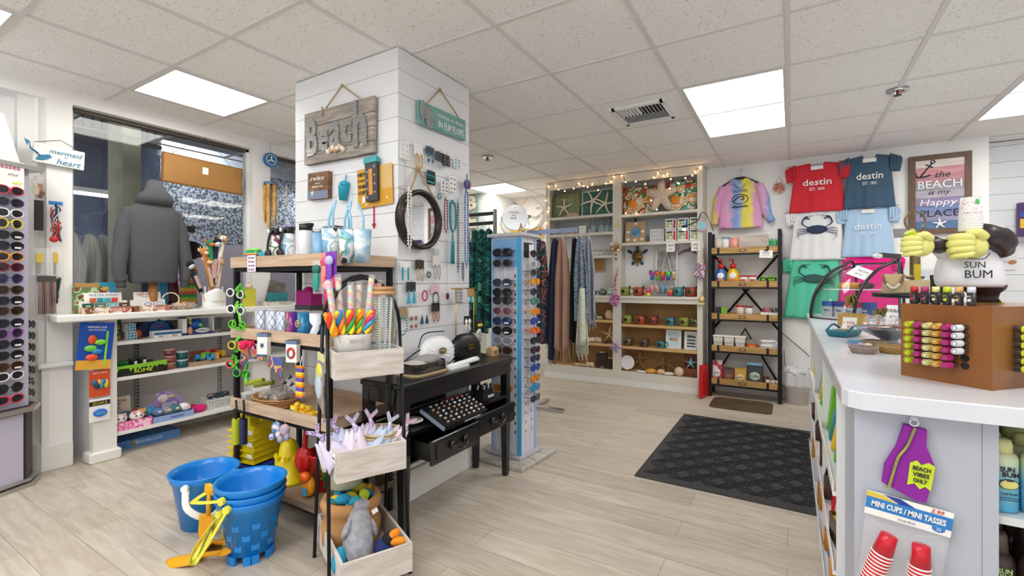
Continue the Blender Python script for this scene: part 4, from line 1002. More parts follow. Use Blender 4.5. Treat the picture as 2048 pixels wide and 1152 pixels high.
b=MB();b.ball((-w_*.3,-.006,-h_*.3),(.014,.004,.022),PAPER);b.ball((-w_*.22,-.006,-h_*.28),(.01,.004,.014),C('#c83a30'));b.bd('cartoon_figure',t)
t=TH('arrow_mark','thin red arrow pointing down below the yellow poster','arrow',at(748,413,y=YF-.004))
hz=45/FPX*2.55;RD=C('#c0203a',.6)
MB().b2((-.003,-.003,-hz+.02),(.003,.003,0),RD).prism([(-.014,-hz+.03),(.014,-hz+.03),(0,-hz)],.004,RD,T=loc(0,-.003,0)).bd('arrow',t)

# right face
p,w_,h_,rm=quad((834,199),(930,242.7),(928,281.6),(837,247),x=XR+.02)
t=TH('flip_flop_sign','sage green sign with corrugated flip flops reading holidays are better in flip flops','sign',p,rm=rm)
MB().b2((-w_/2,-.008,-h_/2),(w_/2,.008,h_/2),mat('sage_wood','#7fb0aa',.7,pat='noise',col2='#6f9f9a',scale=12)).bd('board',t)
b=MB();b.text('Holidays are Better',(w_*.16,-.010,h_*.18),.026,PAPER,wid=w_*.56,shear=.2);b.text('IN FLIP FLOPS',(w_*.16,-.010,-h_*.2),.038,PAPER,wid=w_*.56,bold=.01);b.bd('lettering',t)
MB().ball((-w_*.42,-.012,.015),(.03,.006,.055),CORR).ball((-w_*.32,-.018,-.02),(.032,.006,.062),CORR).bd('metal_flip_flops',t)
n1=loc_in(at(880,178.7,x=XR+.005),p,rm)
rope(t,V((-w_*.36,-.012,h_*.45)),n1,V((w_*.32,-.012,h_*.5)))
# round mirror
mc=at(838,440,x=XR+.025);mr=(499-380)/2/FPX*((mc-CAM).dot(FWD))
t=TH('round_mirror','round wall mirror with a thick black rim hanging from a jute rope','mirror',mc,90)
N=40;b=MB();prof=[(mr*.82,-.012),(mr*.86,-.03),(mr*.96,-.034),(mr,-.028),(mr,.018),(mr*.8,.018)]
b.lathe(prof,mat('dark_bronze','#2b2321',.35,.3),n=N,r=rot(90)@Mx.Scale(-1,4,V((0,0,1)))@Mx.Identity(4),cap=False);b.bd('rim',t)
b=MB();b.cyl((0,.004,0),(0,-.010,0),mr*.83,mat('mirror_silver','#f2f4f5',.02,1),n=N);b.bd('glass',t)
n1=loc_in(at(836,338,x=XR+.01),mc,rot(0,0,90))
rope(t,V((-mr*.82,-.03,mr*.48)),n1,V((mr*.78,-.03,mr*.55)),r=.006)
MB().ball((-mr*.95,-.035,mr*.2),(.014,.012,.02),C('#4a3222')).bd('leather_tab',t)

def wallx(px,py,off=.02):return at(px,py,x=XR+off)
PXM=1/FPX*2.62
def jewel(kind,px,py0,py1,card,col,label,cat='earrings',name=None,wpx=14):
 p=wallx(px,py0);h=(py1-py0)*PXM;ww=wpx*PXM*1.75
 t=TH(name or{'tassel':'tassel_earrings','hoop':'hoop_earrings','bar':'bar_earrings','stud':'stud_earrings','bracelet':'beaded_bracelet','pack':'bracelet_pack','disc':'disc_earrings','flower':'flower_earrings','pouch':'pouch_necklace'}.get(kind,kind),label,cat,p,90)
 MB().tube([(0,.018,.006),(0,-.012,.004),(0,-.014,.01)],.0016,CHROME,n=4).bd('hook',t)
 ch=h*.45 if kind not in('stud','pack')else h
 if kind in('bracelet',):ch=h*.4
 if card:MB().b2((-ww/2,-.002,-ch),(ww/2,0,0),C(card,.6)).bd('card',t)
 m=C(col,.35);b=MB()
 if kind=='tassel':
  for s_ in(-1,1):b.cyl((s_*ww*.28,-.004,-ch*.8),(s_*ww*.3,-.004,-h),.002,m,r2=.011,n=10)
 elif kind=='bar':
  for s_ in(-1,1):b.b2((s_*ww*.3-.005,-.006,-h),(s_*ww*.3+.005,-.002,-ch*.7),m)
 elif kind=='hoop':
  for s_ in(-1,1):b.tube([(s_*ww*.24+.010*cos(a),-.005,-ch*.9-(h-ch)*.5+(h-ch)*.5*sin(a))for a in AN(12)],.0028,m,closed=1,n=5)
 elif kind=='disc':
  for s_ in(-1,1):b.ball((s_*ww*.25,-.006,-h*.5),(.011,.003,.013),m);b.ball((s_*ww*.25,-.006,-h*.88),(.011,.004,.012),m)
 elif kind=='flower':
  for k in range(9):a=k*2*pi/9;b.ball((.014*cos(a),-.006,-h*.72+.014*sin(a)),.006,m,n=7,k=5)
  b.ball((0,-.008,-h*.72),.006,C('#d8d8dc',.3),n=7,k=5)
 elif kind=='stud':
  for i in range(3):
   for s_ in(-1,1):b.ball((s_*ww*.22,-.004,-h*(.2+.3*i)),.0045,m,n=7,k=5)
 elif kind=='pack':
  for i in range(4):b.tube([(-ww*.48,-.004,-h*(.35+.15*i)),(0,-.010,-h*(.42+.15*i)),(ww*.48,-.004,-h*(.35+.15*i))],.005,C([col,'#1f5a5a','#1a2a30','#4ab0b0'][i%4],.35),n=6)
 elif kind=='bracelet':
  r=(h-ch)*.5;n=18
  for k in range(n):a=k*2*pi/n;b.ball((r*.72*cos(a),-.006,-ch*.9-r+r*sin(a)),.0048,m,n=6,k=4)
 b.bd({'bracelet':'beads','pack':'beads'}.get(kind,'ornament'),t)
 return t
J=[('stud',809,283,316,'#eef0f2','#b8bcc2','white card of silver earrings at the top left of the column side'),('hoop',837,287,338,'#f0f0f2','#c8a048','gold hoop earrings on a white card in the top row'),
  ('disc',860,294,326,'#39465e','#2f6f8a','blue disc earrings on a dark card in the top row'),('flower',878,304,343,'#3a3a3e','#b8bcc0','silver cluster earrings under a dark folded card'),
  ('stud',892,310,333,'#26262a','#9a9aa0','small black folded earring card near the top right of the column side'),('stud',914,317,338,'#dfe8ee','#4a7a9a','pale blue tag at the right of the top row'),
  ('pack',862,342,370,'#1c2a30','#2a8a8a','bracelet pack of teal strands right of the mirror rope'),('flower',877,372,402,None,'#7a9aa0','silver blue flower pendant below the teal bracelets'),
  ('stud',889,362,388,'#e6e6ea','#3a3a44','white card with dark pearl studs'),('stud',905,352,386,'#f2f3f5','#2a2a34','tall white card with six dark studs'),
  ('bar',810,523,558,'#f0f2f4','#1fa0b4','turquoise bar earrings on a white card under the mirror'),('hoop',839,520,562,'#3a302c','#b8a890','shell hoop earrings on a dark brown card'),
  ('flower',856,522,560,None,'#5a6a68','grey green drop cluster hanging on a bare hook'),('hoop',873,508,562,'#e0dcd8','#a8a49c','long pale shell earrings on a grey card'),
  ('tassel',822,564,605,'#2a2c30','#2fa8c8','turquoise tassel earrings on a black card'),('bracelet',848,570,602,None,'#c02848','red beaded bracelet on the column side'),
  ('bracelet',870,570,612,'#dcb8c8','#2e2a34','dark beaded bracelet with a pink tag'),('bracelet',804,615,668,'#a8906e','#2aa0ae','turquoise bracelet on a brown kraft card'),
  ('disc',826,615,656,'#e8e6e6','#9a6a5a','pink brown disc earrings on a white card'),('tassel',848,620,647,None,'#1f3a5a','navy tassel pendant on a bare hook'),
  ('hoop',871,606,646,'#2e2a28','#a86a3a','wooden hoop earrings on a black card'),('hoop',870,488,512,'#e8eaec','#c8ccd0','small silver hoops on a white card beside the mirror foot')]
for kind,px,a,b_,card,col,l in J:jewel(kind,px,a,b_,card,col,l,cat='bracelet' if kind in('bracelet','pack')else 'earrings')
def necklace(px,py0,py1,m,label,wpx=8,bead=.0045,strands=1,pend=None,off=.018):
 p=wallx(px,py0,off);h=(py1-py0)*PXM;ww=wpx*PXM*1.6
 t=TH('necklace',label,'necklace',p,90);b=MB()
 for s in range(strands):
  q=(s-(strands-1)/2)*.006
  for s_ in(-1,1):b.tube([(q,-.004,0),(q+s_*ww*.5,-.006,-h*.25),(q+s_*ww*.45,-.008,-h*.8),(q*.3,-.009,-h+q)],bead*.45,m,n=5,sm=5)
 n=int(h/.018)
 for k in range(n):
  for s_ in(-1,1):b.ball((s_*ww*.46,-.008,-h*(.08+.86*k/n)),bead,m,n=6,k=4)
 b.bd('strand',t);MB().tube([(0,off,.004),(0,-.012,.002),(0,-.014,.008)],.0016,CHROME,n=4).bd('hook',t)
 if pend:MB().ball((0,-.012,-h-.012),pend[0],C(pend[1],.3)).bd('pendant',t)
 return t
necklace(904,401,470,C('#2a8a98',.35),'turquoise bead necklace with a long tassel right of the mirror',wpx=12,strands=3,bead=.006)
t=TH('tassel_pendant','long turquoise bead tassel hanging below the necklace knot','necklace',wallx(905,468,.03),90);b=MB()
for k in range(7):b.tube([(0,0,0),((k-3)*.004,-.003,-.06),((k-3)*.005,.002*(k%2),-.18)],.0035,C(['#2a8a98','#1f6f80','#4aa8ac'][k%3],.4),n=5)
b.bd('tassel',t)
necklace(931,372,556,mat('blue_beads','#39569c',.35,pat='speck',col2='#8aa0cc',scale=90),'long cobalt bead necklace at the right edge of the column',wpx=7,bead=.0065)
p=wallx(934,358,.035);t=TH('pouch_pendant','navy octagonal pouch pendant with a pink charm at the column edge','necklace',p,90)
MB().prism([(.032*cos(pi/8+k*pi/4),.030*sin(pi/8+k*pi/4))for k in range(8)],.014,C('#2a3f7a',.4),T=loc(0,-.01,-.035)).bd('pouch',t);MB().ball((.012,-.014,-.045),(.01,.004,.01),C('#c8408a')).bd('charm',t);MB().tube([(0,0,-.005),(0,0,.03)],.005,C('#6a8ab8')).bd('loop',t)
necklace(914,398,560,C('#3a4a4a',.4),'fine chain necklace with dark stones between the turquoise and cobalt ones',wpx=3,bead=.004)
necklace(892,483,594,C('#b8bcc0',.3,.6),'thin chain with a purple oval pendant',wpx=2,bead=.0015,pend=((.016,.005,.021),'#6a1f4a'))
necklace(924,525,566,C('#4a5a6a',.4),'short dark bead chain low at the column edge',wpx=3,bead=.005)
necklace(890,395,470,C('#8a3a3a',.4),'chain with small red and blue stones beside the mirror',wpx=6,bead=.005)
necklace(817,372,492,mat('white_shell','#e6e2dc',.4),'white shell necklace hanging over the mirror left side',wpx=5,bead=.0065,off=.075)
necklace(808,322,380,C('#9aa0a8',.3,.5),'thin silver chain left of the mirror rope',wpx=3,bead=.002)

# rear column jewellery and window wind chime
X2=-2.76
t=TH('wind_chime','bamboo wind chime under a blue disc hanging by the second window','wind chime',at(541,320,x=X2),90)
zt=zz(541,320,x=X2)-zz(541,365,x=X2)
MB().cyl((0,-.014,0),(0,.014,0),.062,C('#2a6fa8',.4),n=20).bd('disc',t)
b=MB();b.tube([(.046*cos(a),-.016,.046*sin(a))for a in AN(20)],.003,PAPER,closed=1,n=5)
for k in range(3):a=k*2*pi/3+pi/2;b.box((.018*cos(a),-.016,.018*sin(a)),(.010,.004,.03),PAPER,r=rot(0,-math.degrees(a)+90))
b.bd('painted_emblem',t)
b=MB();b.tube([(0,0,.06),(0,0,.18)],.0015,C('#888888'),n=4);b.tube([(0,0,-.06),(0,0,-zt)],.0015,C('#888888'),n=4);b.bd('cord',t)
MB().cyl((0,0,-zt),(0,0,-zt-.022),.056,C('#54749a',.5),n=18).bd('cap',t)
BAM=mat('bamboo','#b8863f',.5,pat='noise',col2='#d8b06a',scale=14)
for k,(a,h_)in enumerate(((0,.36),(72,.42),(144,.34),(216,.44),(288,.38))):
 b=MB();x,y=.042*cos(R(a)),.042*sin(R(a));z=-zt-.022
 b.lathe([(.017,0),(.018,-.03),(.0155,-.10),(.0185,-.104),(.0165,-.2),(.0185,-.205),(.014,-h_+.1),(.004,-h_)],BAM,c=(x,y,z),n=12);b.bd('bamboo_tube',t)
t=TH('hanging_ornament','thin white tasselled ornament hanging in the second window beside the bamboo chime','ornament',at(573,378,x=X2),90)
b=MB();b.tube([(0,0,0),(0,0,2.36-t.location.z)],.0015,C('#888888'),n=4);b.tube([(0,0,0),(0,0,-.16)],.008,C('#e8e4de'));b.ball((0,0,.01),(.012,.012,.02),C('#b8b4ac'));b.bd('tassel',t)
# ============================================================ display shelf: wooden trays on a black frame, in front of the column
RWD=mat('pale_pine','#cdb59c',.65,pat='wood',col2='#b99d82',scale=5,stretch=(.6,1,9))
SX0,SX1,SY0,SY1=-1.35,-.56,-.52,-.125
t=TH('display_shelf','black framed display shelf with pale wood trays standing at the column','shelf',(SX0,SY0,0));W_,D_=SX1-SX0,SY1-SY0
ZB=at(600,1000,y=SY0).z
ZT1,ZT2,ZT3,ZT4=1.33,.955,.575,max(.10,ZB)
for x in(.012,W_-.012):
 for y in(.012,D_-.012):
  b=MB();b.b2((x-.012,y-.012,0),(x+.012,y+.012,ZT1-.056),DARKM);b.bd('leg',t)
b=MB()
for z in(ZT1-.058,ZT2-.058,ZT3-.058,ZT4-.03):
 for y in(.012,D_-.012):b.b2((.024,y-.01,z-.02),(W_-.024,y+.01,z),DARKM)
 for x in(.012,W_-.012):b.b2((x-.01,.024,z-.02),(x+.01,D_-.024,z),DARKM)
b.bd('crossbar',t)
for z in(ZT1,ZT2,ZT3):
 b=MB();b.M=loc(W_/2,D_/2,z-.056);tray_crate(b,W_+.02,D_+.02,.056,.012,RWD);b.bd('wooden_tray',t)
MB().b2((-.01,-.01,ZT4-.03),(W_+.01,D_+.01,ZT4),mat('dark_pine','#8f7a68',.7,pat='wood',col2='#7a6656',scale=5,stretch=(.6,1,9))).bd('bottom_board',t)
F1,F2,F3,F4=ZT1-.044,ZT2-.044,ZT3-.044,ZT4
def on1(px,y=-.42):return(xs(px,y),y,F1)
def bottle(label,p,r,h,m,cap='strap',rz=0,group=None,capm=None):
 t=TH('water_bottle',label,'bottle',p,rz,group);capm=capm or C('#1b1c20',.4)
 MB().lathe([(r*.92,0),(r,.01),(r,h*.82),(r*.8,h*.88),(r*.62,h*.9)],m,n=20).bd('body',t)
 MB().lathe([(r*.85,h*.88),(r*.85,h*1.0),(r*.7,h*1.02)],capm,n=18).b2((-r*1.05,-.012,h*.98),(r*1.2,.012,h*1.06),capm).bd('cap',t)
 if cap=='strap':
  MB().tube([(r*.6,-r*.9,h*1.0),(r*.3,-r*1.25,h*.85),(-r*.2,-r*1.3,h*.5),(0,-r*1.25,h*.28)],.011,capm,sm=4,flat=.5).ball((0,-r*1.35,h*.3),(.024,.014,.03),capm).bd('strap',t)
  MB().b2((-.02,-r*1.05-.002,h*.93),(.0,-r*1.05,h*1.03),C('#d8e4e6')).bd('tag',t)
 return t
FLORAL=multi('floral_blue',['#7fb0d0','#f0f0f2','#a8c8dc','#f4f4f6','#3a3f5a'],14,.35)
FL2=multi('floral_green',['#f2f2f0','#6aa08a','#8ac0d8','#f4f4f2','#2f4a5a'],14,.35)
FL3=multi('floral_leaf',['#f0f0ee','#5a8a5a','#f4f4f4','#8a2f4a','#dfe6ea'],16,.35)
k_=FPX/2.35
bottle('leftmost black lidded water bottle with a leafy print, top of the display shelf',on1(552),.033,.185,FL3)
bottle('second black lidded water bottle, blue print, top of the display shelf',on1(577,-.40),.035,.19,FLORAL)
bottle('white marbled water bottle with a black loop cap on the display shelf top',on1(612,-.42),.038,.195,mat('marble_white','#e8ebf0',.35,pat='noise',col2='#c8d0dc',scale=6),cap='none')
t=TH('tumbler','slim plain light blue steel tumbler on the display shelf top','tumbler',on1(637,-.45));MB().lathe([(.021,0),(.027,.03),(.028,.15)],C('#7fb0d8',.3)).bd('body',t);MB().lathe([(.029,.15),(.029,.165)],STEEL).bd('rim',t)
def tumb(label,px,y,h,m,straws):
 t=TH('straw_tumbler',label,'tumbler',on1(px,y));MB().lathe([(.032,0),(.041,h)],m,n=20).bd('body',t);MB().lathe([(.0425,h),(.043,h+.008),(.03,h+.012)],CLEAR,n=20).bd('lid',t)
 for dx,hh,s_ in straws:MB().tube([(dx,0,h*.7),(dx,0,h+.05+hh),(dx+.035*s_,0,h+.115+hh)],.0055,mat('straw_blue','#8cc4e0',.25),n=7).bd('straw',t)
tumb('floral straw tumbler with two pale blue straws, left of the three',661,-.44,.165,FLORAL,((-.012,.0,1),(.018,.02,.6)))
tumb('floral straw tumbler in the middle with three pale blue straws',695,-.43,.155,FL2,((-.02,.0,.8),(.008,.02,.5),(.024,.0,-.6)))
tumb('white and blue floral straw tumbler on the right',725,-.42,.15,mat('snowflower','#e8ecf0',.35,pat='noise',col2='#8ab8d4',scale=18),((.005,.01,-1),))
t=TH('black_bottle','low black bottle cap visible behind the floral tumblers','bottle',on1(668,-.33));MB().lathe([(.035,0),(.035,.15),(.03,.16)],C('#cfd8e0',.4)).bd('body',t);MB().b2((-.05,-.03,.16),(.05,.03,.195),C('#1b1c20',.4)).bd('cap',t)
t=TH('snack_packet','bright green, red and blue packet at the left end of the display shelf top','packet',on1(508,-.44));MB().box((0,0,.04),(.115,.05,.08),multi('packet',['#2a8ad0','#d8402a','#e8c83a','#5ac82a','#2a8ad0'],12,.3,'bandsz'),bev=.006).ball((0,0,.085),(.06,.028,.012),C('#6ad02a',.3)).bd('packet',t)
t=TH('snack_packet','green and aqua packet beside the striped one on the display shelf top','packet',on1(533,-.43));MB().box((0,0,.035),(.07,.05,.07),multi('packet2',['#2ab0c8','#5ac82a'],16,.3),bev=.005).bd('packet',t)
t=TH('price_card','small handwritten price card taped at the left of the top wooden tray','sign',at(503,527,y=SY0-.014));MB().box((0,0,0),(.075,.002,.085),C('#efe6ee')).bd('card',t)
b=MB()
for k,s_ in enumerate(('For Scratch','10 min','one each','1st deal')):b.text(s_,(0,-.002,.03-.02*k),.010,C('#7a5a8a'),wid=.055,shear=.3)
b.bd('handwriting',t)
# second level
GEO=None
def geo_mat():
 m=mat('blue_diamond_print','#e9edf4',.35);nt=m.node_tree;L=nt.links;bs=nt.nodes['Principled BSDF']
 tc=nt.nodes.new('ShaderNodeTexCoord');sp=nt.nodes.new('ShaderNodeSeparateXYZ');L.new(tc.outputs['Object'],sp.inputs[0])
 at2=nt.nodes.new('ShaderNodeMath');at2.operation='ARCTAN2';L.new(sp.outputs[0],at2.inputs[0]);L.new(sp.outputs[1],at2.inputs[1])
 def M(op,a,b_=None,c_=None):
  n=nt.nodes.new('ShaderNodeMath');n.operation=op
  for i,q in enumerate((a,b_,c_)):
   if q is None:continue
   if isinstance(q,(int,float)):n.inputs[i].default_value=q
   else:L.new(q,n.inputs[i])
  return n.outputs[0]
 u=M('MULTIPLY',at2.outputs[0],.955);v=M('MULTIPLY',sp.outputs[2],20)
 a=M('PINGPONG',M('ADD',u,v),.5);b_=M('PINGPONG',M('SUBTRACT',u,v),.5)
 mn=M('MINIMUM',a,b_);r=M('GREATER_THAN',mn,.055)
 mn2=M('MAXIMUM',M('PINGPONG',M('ADD',M('ADD',u,v),.5),.5),M('PINGPONG',M('ADD',M('SUBTRACT',u,v),.5),.5))
 ring=M('LESS_THAN',M('ABSOLUTE',M('SUBTRACT',mn2,.24)),.04)
 par=M('GREATER_THAN',M('PINGPONG',M('MULTIPLY',u,.5),.5),.25)
 k=M('MULTIPLY',r,M('SUBTRACT',1,M('MULTIPLY',ring,par)))
 mx=nt.nodes.new('ShaderNodeMix');mx.data_type='RGBA';L.new(k,mx.inputs[0]);mx.inputs[6].default_value=(*lin('#2c4a8c'),1);mx.inputs[7].default_value=(*lin('#e6ecf6'),1)
 L.new(mx.outputs[2],bs.inputs['Base Color']);return m
GEO=geo_mat();NAVYP=multi('navy_white_print',['#1f2f5a','#e8ecf2','#1f2f5a','#dfe6f0'],22,.35,'cells')
def on2(px,y=-.45):return(xs(px,y),y,F2)
for k,(px,m,l)in enumerate(((522,GEO,'leftmost blue diamond print tumbler in the second tray'),(544,GEO,'middle blue diamond print tumbler in the second tray'),(565,GEO,'right one of three blue diamond print tumblers'),
  (583,multi('sunset_metal',['#c8642a','#8a3a7a','#4a2a9a'],6,.2,'bandsx',sharp=False),'orange to purple metallic tumbler in the second tray'),(607,C('#1f78a8',.25),'teal blue tumbler with a compass badge in the second tray'),
  (632,NAVYP,'navy and white patterned tumbler in the second tray'),(655,C('#1c6a8a',.3),'dark teal tumbler behind the black arch'))):
 t=TH('tumbler',l,'tumbler',on2(px));r=.029;h=.135
 MB().lathe([(r*.9,0),(r,.01),(r*1.04,h)],m,n=24).bd('body',t);MB().lathe([(r*1.08,h),(r*1.08,h+.01),(r*.6,h+.014)],CLEAR,n=20).bd('lid',t)
 if k in(3,4):
  b=MB();b.tube([(-.004+.014*cos(a),-r-.002,h*.6+.016*sin(a))for a in AN(14)],.0025,C('#d8c07a' if k==4 else '#3ac0b0'),closed=1,n=5);b.ball((-.004,-r-.001,h*.6),(.009,.002,.01),C('#b07a4a' if k==4 else '#c84a3a'));b.bd('badge',t)
t=TH('lunch_tote','magenta insulated tote with a grey band behind the tumblers','bag',(xs(618,-.27),-.27,F2));MB().box((0,0,.12),(.13,.08,.24),C('#a8187a',.5),bev=.006).bd('body',t);MB().b2((-.066,-.042,.12),(.066,.042,.16),C('#4a4448')).bd('band',t);MB().ball((0,0,.24),(.03,.03,.02),C('#a8187a',.5)).bd('top',t)
# cards hooked on the front of the second tray
for k,(px,py0,py1,c1,l)in enumerate(((528,666,708,'#2f3f5a','white compass keyring card hooked on the second tray'),(586,680,724,'#c0392f','white card with a red and teal round badge hooked on the second tray'))):
 y=SY0-.03;p=at(px,py0,y=y);h=p.z-at(px,py1,y=y).z;t=TH('badge_card',l,'card',p,15)
 MB().b2((-.03,-.012,-h),(.03,.012,0),PAPER).b2((-.032,-.014,-.018),(.032,.014,0),C('#6a7a9a')).bd('card_pack',t)
 b=MB();star5(b,(0,-h*.58),.02,C(c1),th=.001,y=-.0135,arm=8 if k==0 else 5)if k==0 else b.tube([(.018*cos(a),-.0135,-h*.58+.022*sin(a))for a in AN(14)],.006,multi('badge',['#c0392f','#2a8a8a'],20),closed=1);b.bd('badge',t)
# cloth and toys between second and third level
y=SY0-.02;p=at(498,682,y=y);t=TH('plush_toy','hot pink fluffy toy hanging at the left of the second tray','plush toy',p)
b=MB()
rr=RR(5)
for k in range(26):a=rr.uniform(0,6.28);r=rr.uniform(0,.035);b.tube([(r*cos(a)*1.3-.01,r*sin(a)*.5,-.02),(r*cos(a)*1.6,r*sin(a)*.6-.01,.0),(r*cos(a)*2+rr.uniform(-.01,.01),r*sin(a)-.01,-.01-rr.random()*.035)],.005,C('#f02a6a',.9),n=5,sm=2)
b.bd('fluff',t)
t=TH('printed_cloth','multicoloured swirl print cloth draped in an arch below the second tray','cloth',(0,0,0));PR=multi('swirl_print',['#b8465a','#c8803a','#3a7a8a','#8a3a7a','#d8a85a','#4a5a9a'],14,.8)
A_,B_=at(500,700,y=SY0+.03),at(580,722,y=SY0+.03)
MB().sheet(lambda u,v:V((A_.x+(B_.x-A_.x)*u,SY0-.015+.010*sin(u*15),ZT2-.085-.05*u-(.075+.06*(2*u-1)**4)*v+.03*v*(1-(2*u-1)**2))),16,6,PR,th=.003).bd('cloth',t)
# third level
def on3(px,y=-.42):return(xs(px,y),y,F3)
t=TH('wicker_basket','oval wicker basket of brown bagged shells in the third tray','basket',on3(554,-.40));wicker(MB(),.11,.15,.05,mat('wicker','#a97a4a',.8,pat='weave',col2='#c89a62',scale=120),sy=.7,rows=5).bd('basket',t)
SHM=[mat('shellbag%d'%k,c_,.4)for k,c_ in enumerate(('#8a7468','#b8a088','#6a5a58','#cdbaa8','#a88a6a'))]
for k in range(7):
 a=k*.9;p=on3(554,-.40);t=TH('shell_bag','clear bag of small brown shells in the oval wicker basket','bag',(p[0]+.075*cos(a)*(k>0),p[1]+.04*sin(a)*(k>0),F3+.03+.008*(k%3)),k*50,'bags of shells in the wicker basket')
 blob_stuff(k,16,.07,.05,.03,SHM,.008,.014).bd('shells',t);MB().ball((0,0,.02),(.045,.034,.03),CLEAR).bd('bag',t)
for k,(px,dx)in enumerate(((598,0),(611,.0),(622,0))):
 t=TH('rubber_duck',['left','middle','right'][k]+' yellow rubber duck at the right of the third tray','toy',(xs(px,-.47),-.47,F3),-20+30*k);Y_=C('#f0c020',.3)
 MB().ball((0,0,.025),(.03,.024,.024),Y_).ball((-.012,-.004,.055),(.018,.017,.018),Y_).ball((.028,0,.035),(.012,.01,.008),Y_).bd('body',t);MB().ball((-.03,-.008,.05),(.009,.008,.004),C('#e86a1a')).bd('beak',t);MB().ball((-.02,-.019,.062),.0035,BLACK,n=6,k=4).bd('eye',t)
t=TH('cartoon_cup','small yellow cup with a blue figure print beside the ducks','cup',on3(590,-.49));MB().lathe([(.018,0),(.022,.06)],C('#e8c81a')).bd('body',t);MB().b2((-.014,-.024,.01),(.014,-.02,.045),C('#2a5ab0')).bd('printed_picture',t)
t=TH('cardboard_box','small white box at the left end of the third tray','box',on3(494,-.46));MB().box((0,0,.028),(.075,.06,.056),C('#d8d6d8')).bd('box',t)
for k,(px,l)in enumerate(((509,'chartreuse rolled mat lying left in the third tray'),(528,'olive rolled mat lying behind the wicker basket'))):
 p=on3(px,-.36);t=TH('rolled_mat',l,'rolled mat',(p[0],p[1],F3+.075),20);MB().cyl((-.06,0,0),(.06,0,.025),.014,C('#a8b41a' if k==0 else '#8a9430',.6)).bd('roll',t)
t=TH('shark_pillow','white cushion printed with dark sharks behind the ducks','cushion',on3(585,-.33),rm=rot(-14,-24,0));MB().ball((0,0,.085),(.075,.025,.075),C('#d8d6d6',.8),f=lambda v:V((math.copysign(abs(v.x)**.6,v.x),v.y,math.copysign(abs(v.z)**.6,v.z)))).bd('cushion',t)
b=MB();SK=C('#26262c')
for k,(x,z)in enumerate(((-.035,.12),(.02,.135),(-.02,.085),(.035,.09))):b.prism([(x-.025,z),(x,z+.008),(x+.004,z+.018),(x+.01,z+.007),(x+.028,z),(x,z-.006)],.003,SK,T=loc(0,-.026,0))
b.text('SHARK',(.01,-.027,.055),.018,SK,bold=.02);b.bd('shark_print',t)
# left post: hanging flip-up sunglasses on green cords, torches
def green_glasses(label,px,py,c1,seed):
 y=SY0-.03;t=TH('toy_sunglasses',label,'sunglasses',at(px,py,y=y),25);rr=RR(seed)
 b=MB();b.tube([(-.022+.02*cos(a),-.01,.02*sin(a))for a in AN(12)],.004,C(c1,.4),closed=1,n=5);b.tube([(.022+.018*cos(a),.005,-.01+.02*sin(a))for a in AN(12)],.004,C(c1,.4),closed=1,n=5);b.bd('frame',t)
 MB().ball((-.022,-.008,0),(.018,.003,.018),C('#15171c',.5)).ball((.022,.006,-.01),(.016,.003,.018),C('#1a1c22',.5)).bd('lens',t)
 b=MB()
 for k in range(5):b.box((rr.uniform(-.02,.04),rr.uniform(-.01,.02),rr.uniform(-.03,.035)),(.012,.006,.05),C(rr.choice(['#5ac02a','#7ad84a','#4aa83a']),.4),r=rot(rr.uniform(-30,30),rr.uniform(-50,50),rr.uniform(0,90)))
 b.bd('temple',t)
for k,(px,py,c_,l)in enumerate(((471,585,'#e8ece8','topmost white and green toy sunglasses on the left post of the shelf'),(472,618,'#f0f0f0','second white rimmed toy sunglasses down the shelf post'),(475,648,'#5ac02a','green toy sunglasses halfway down the shelf post'),(474,690,'#e8c83a','yellow and blue toy sunglasses on the shelf post'),(470,728,'#d84a5a','pink rimmed toy sunglasses low on the shelf post'),(484,745,'#3ab04a','lowest green toy sunglasses on the shelf post'))):green_glasses(l,px,py,c_,k)
for k,(px,c_,l)in enumerate(((472,'#b8c41a','lime green cylindrical keyring torch hanging from the third tray'),(487,'#1f2450','navy cylindrical keyring torch hanging from the third tray'))):
 y=SY0-.03;p=at(px,838,y=y);h=p.z-at(px,888,y=y).z;t=TH('keyring_torch',l,'torch',p)
 MB().cyl((0,0,0),(0,0,-h),.019,C(c_,.4)).bd('body',t);MB().tube([(0,0,0),(.006,0,.05),(0,0,.1)],.006,BLACK,n=6).bd('strap',t)
# hanging plush keyrings on the third tray front
for k,(px,py,cs,l)in enumerate(((553,855,('#2a8ac8','#f0e0e4'),'blue fluffy plush keyring hanging from the third tray'),(570,860,('#d8b0b8','#a8a0b8'),'pink sequin plush keyring hanging from the third tray'))):
 y=SY0-.035;t=TH('plush_keyring',l,'keyring',at(px,py,y=y));m=[mat('kr%d'%k,cs[0],.6,pat='speck',col2=cs[1],scale=60),C(cs[1],.6)]
 MB().ball((0,0,0),(.026,.022,.028),m[0]).ball((-.02,-.01,-.045),(.018,.014,.018),m[0]if k==0 else m[1]).ball((.014,0,-.03),(.016,.012,.02),m[1]).bd('body',t);MB().tube([(0,0,.02),(.004,0,.06),(0,.02,.08)],.0015,CHROME,n=4).bd('chain',t)
# clear mermaid packs at the right of the top tray
for k,(px,py,c1,c2,l)in enumerate(((632,530,'#2a9a8a','#1f6a5a','green bagged mermaid doll hanging at the front of the top tray'),(649,515,'#e88a7a','#d84a6a','coral carded toy hanging at the front of the top tray'),(658,512,'#7a3ab0','#b0b0d8','purple carded toy hanging at the right of the coral one'),(655,562,'#c82a6a','#f0b0c0','pink spotted carded toy hanging below the coral one'))):
 y=SY0-.04-.01*k;t=TH('mermaid_pack',l,'toy pack',at(px,py,y=y),10)
 MB().ball((0,0,-.02),(.022,.012,.022),C(c2)).ball((0,0,-.07),(.018,.01,.05),C(c1)).bd('doll',t);MB().b2((-.03,.012,-.13),(.03,.014,.02),CLEAR if k==0 else C(c1)).bd('backing_card',t)
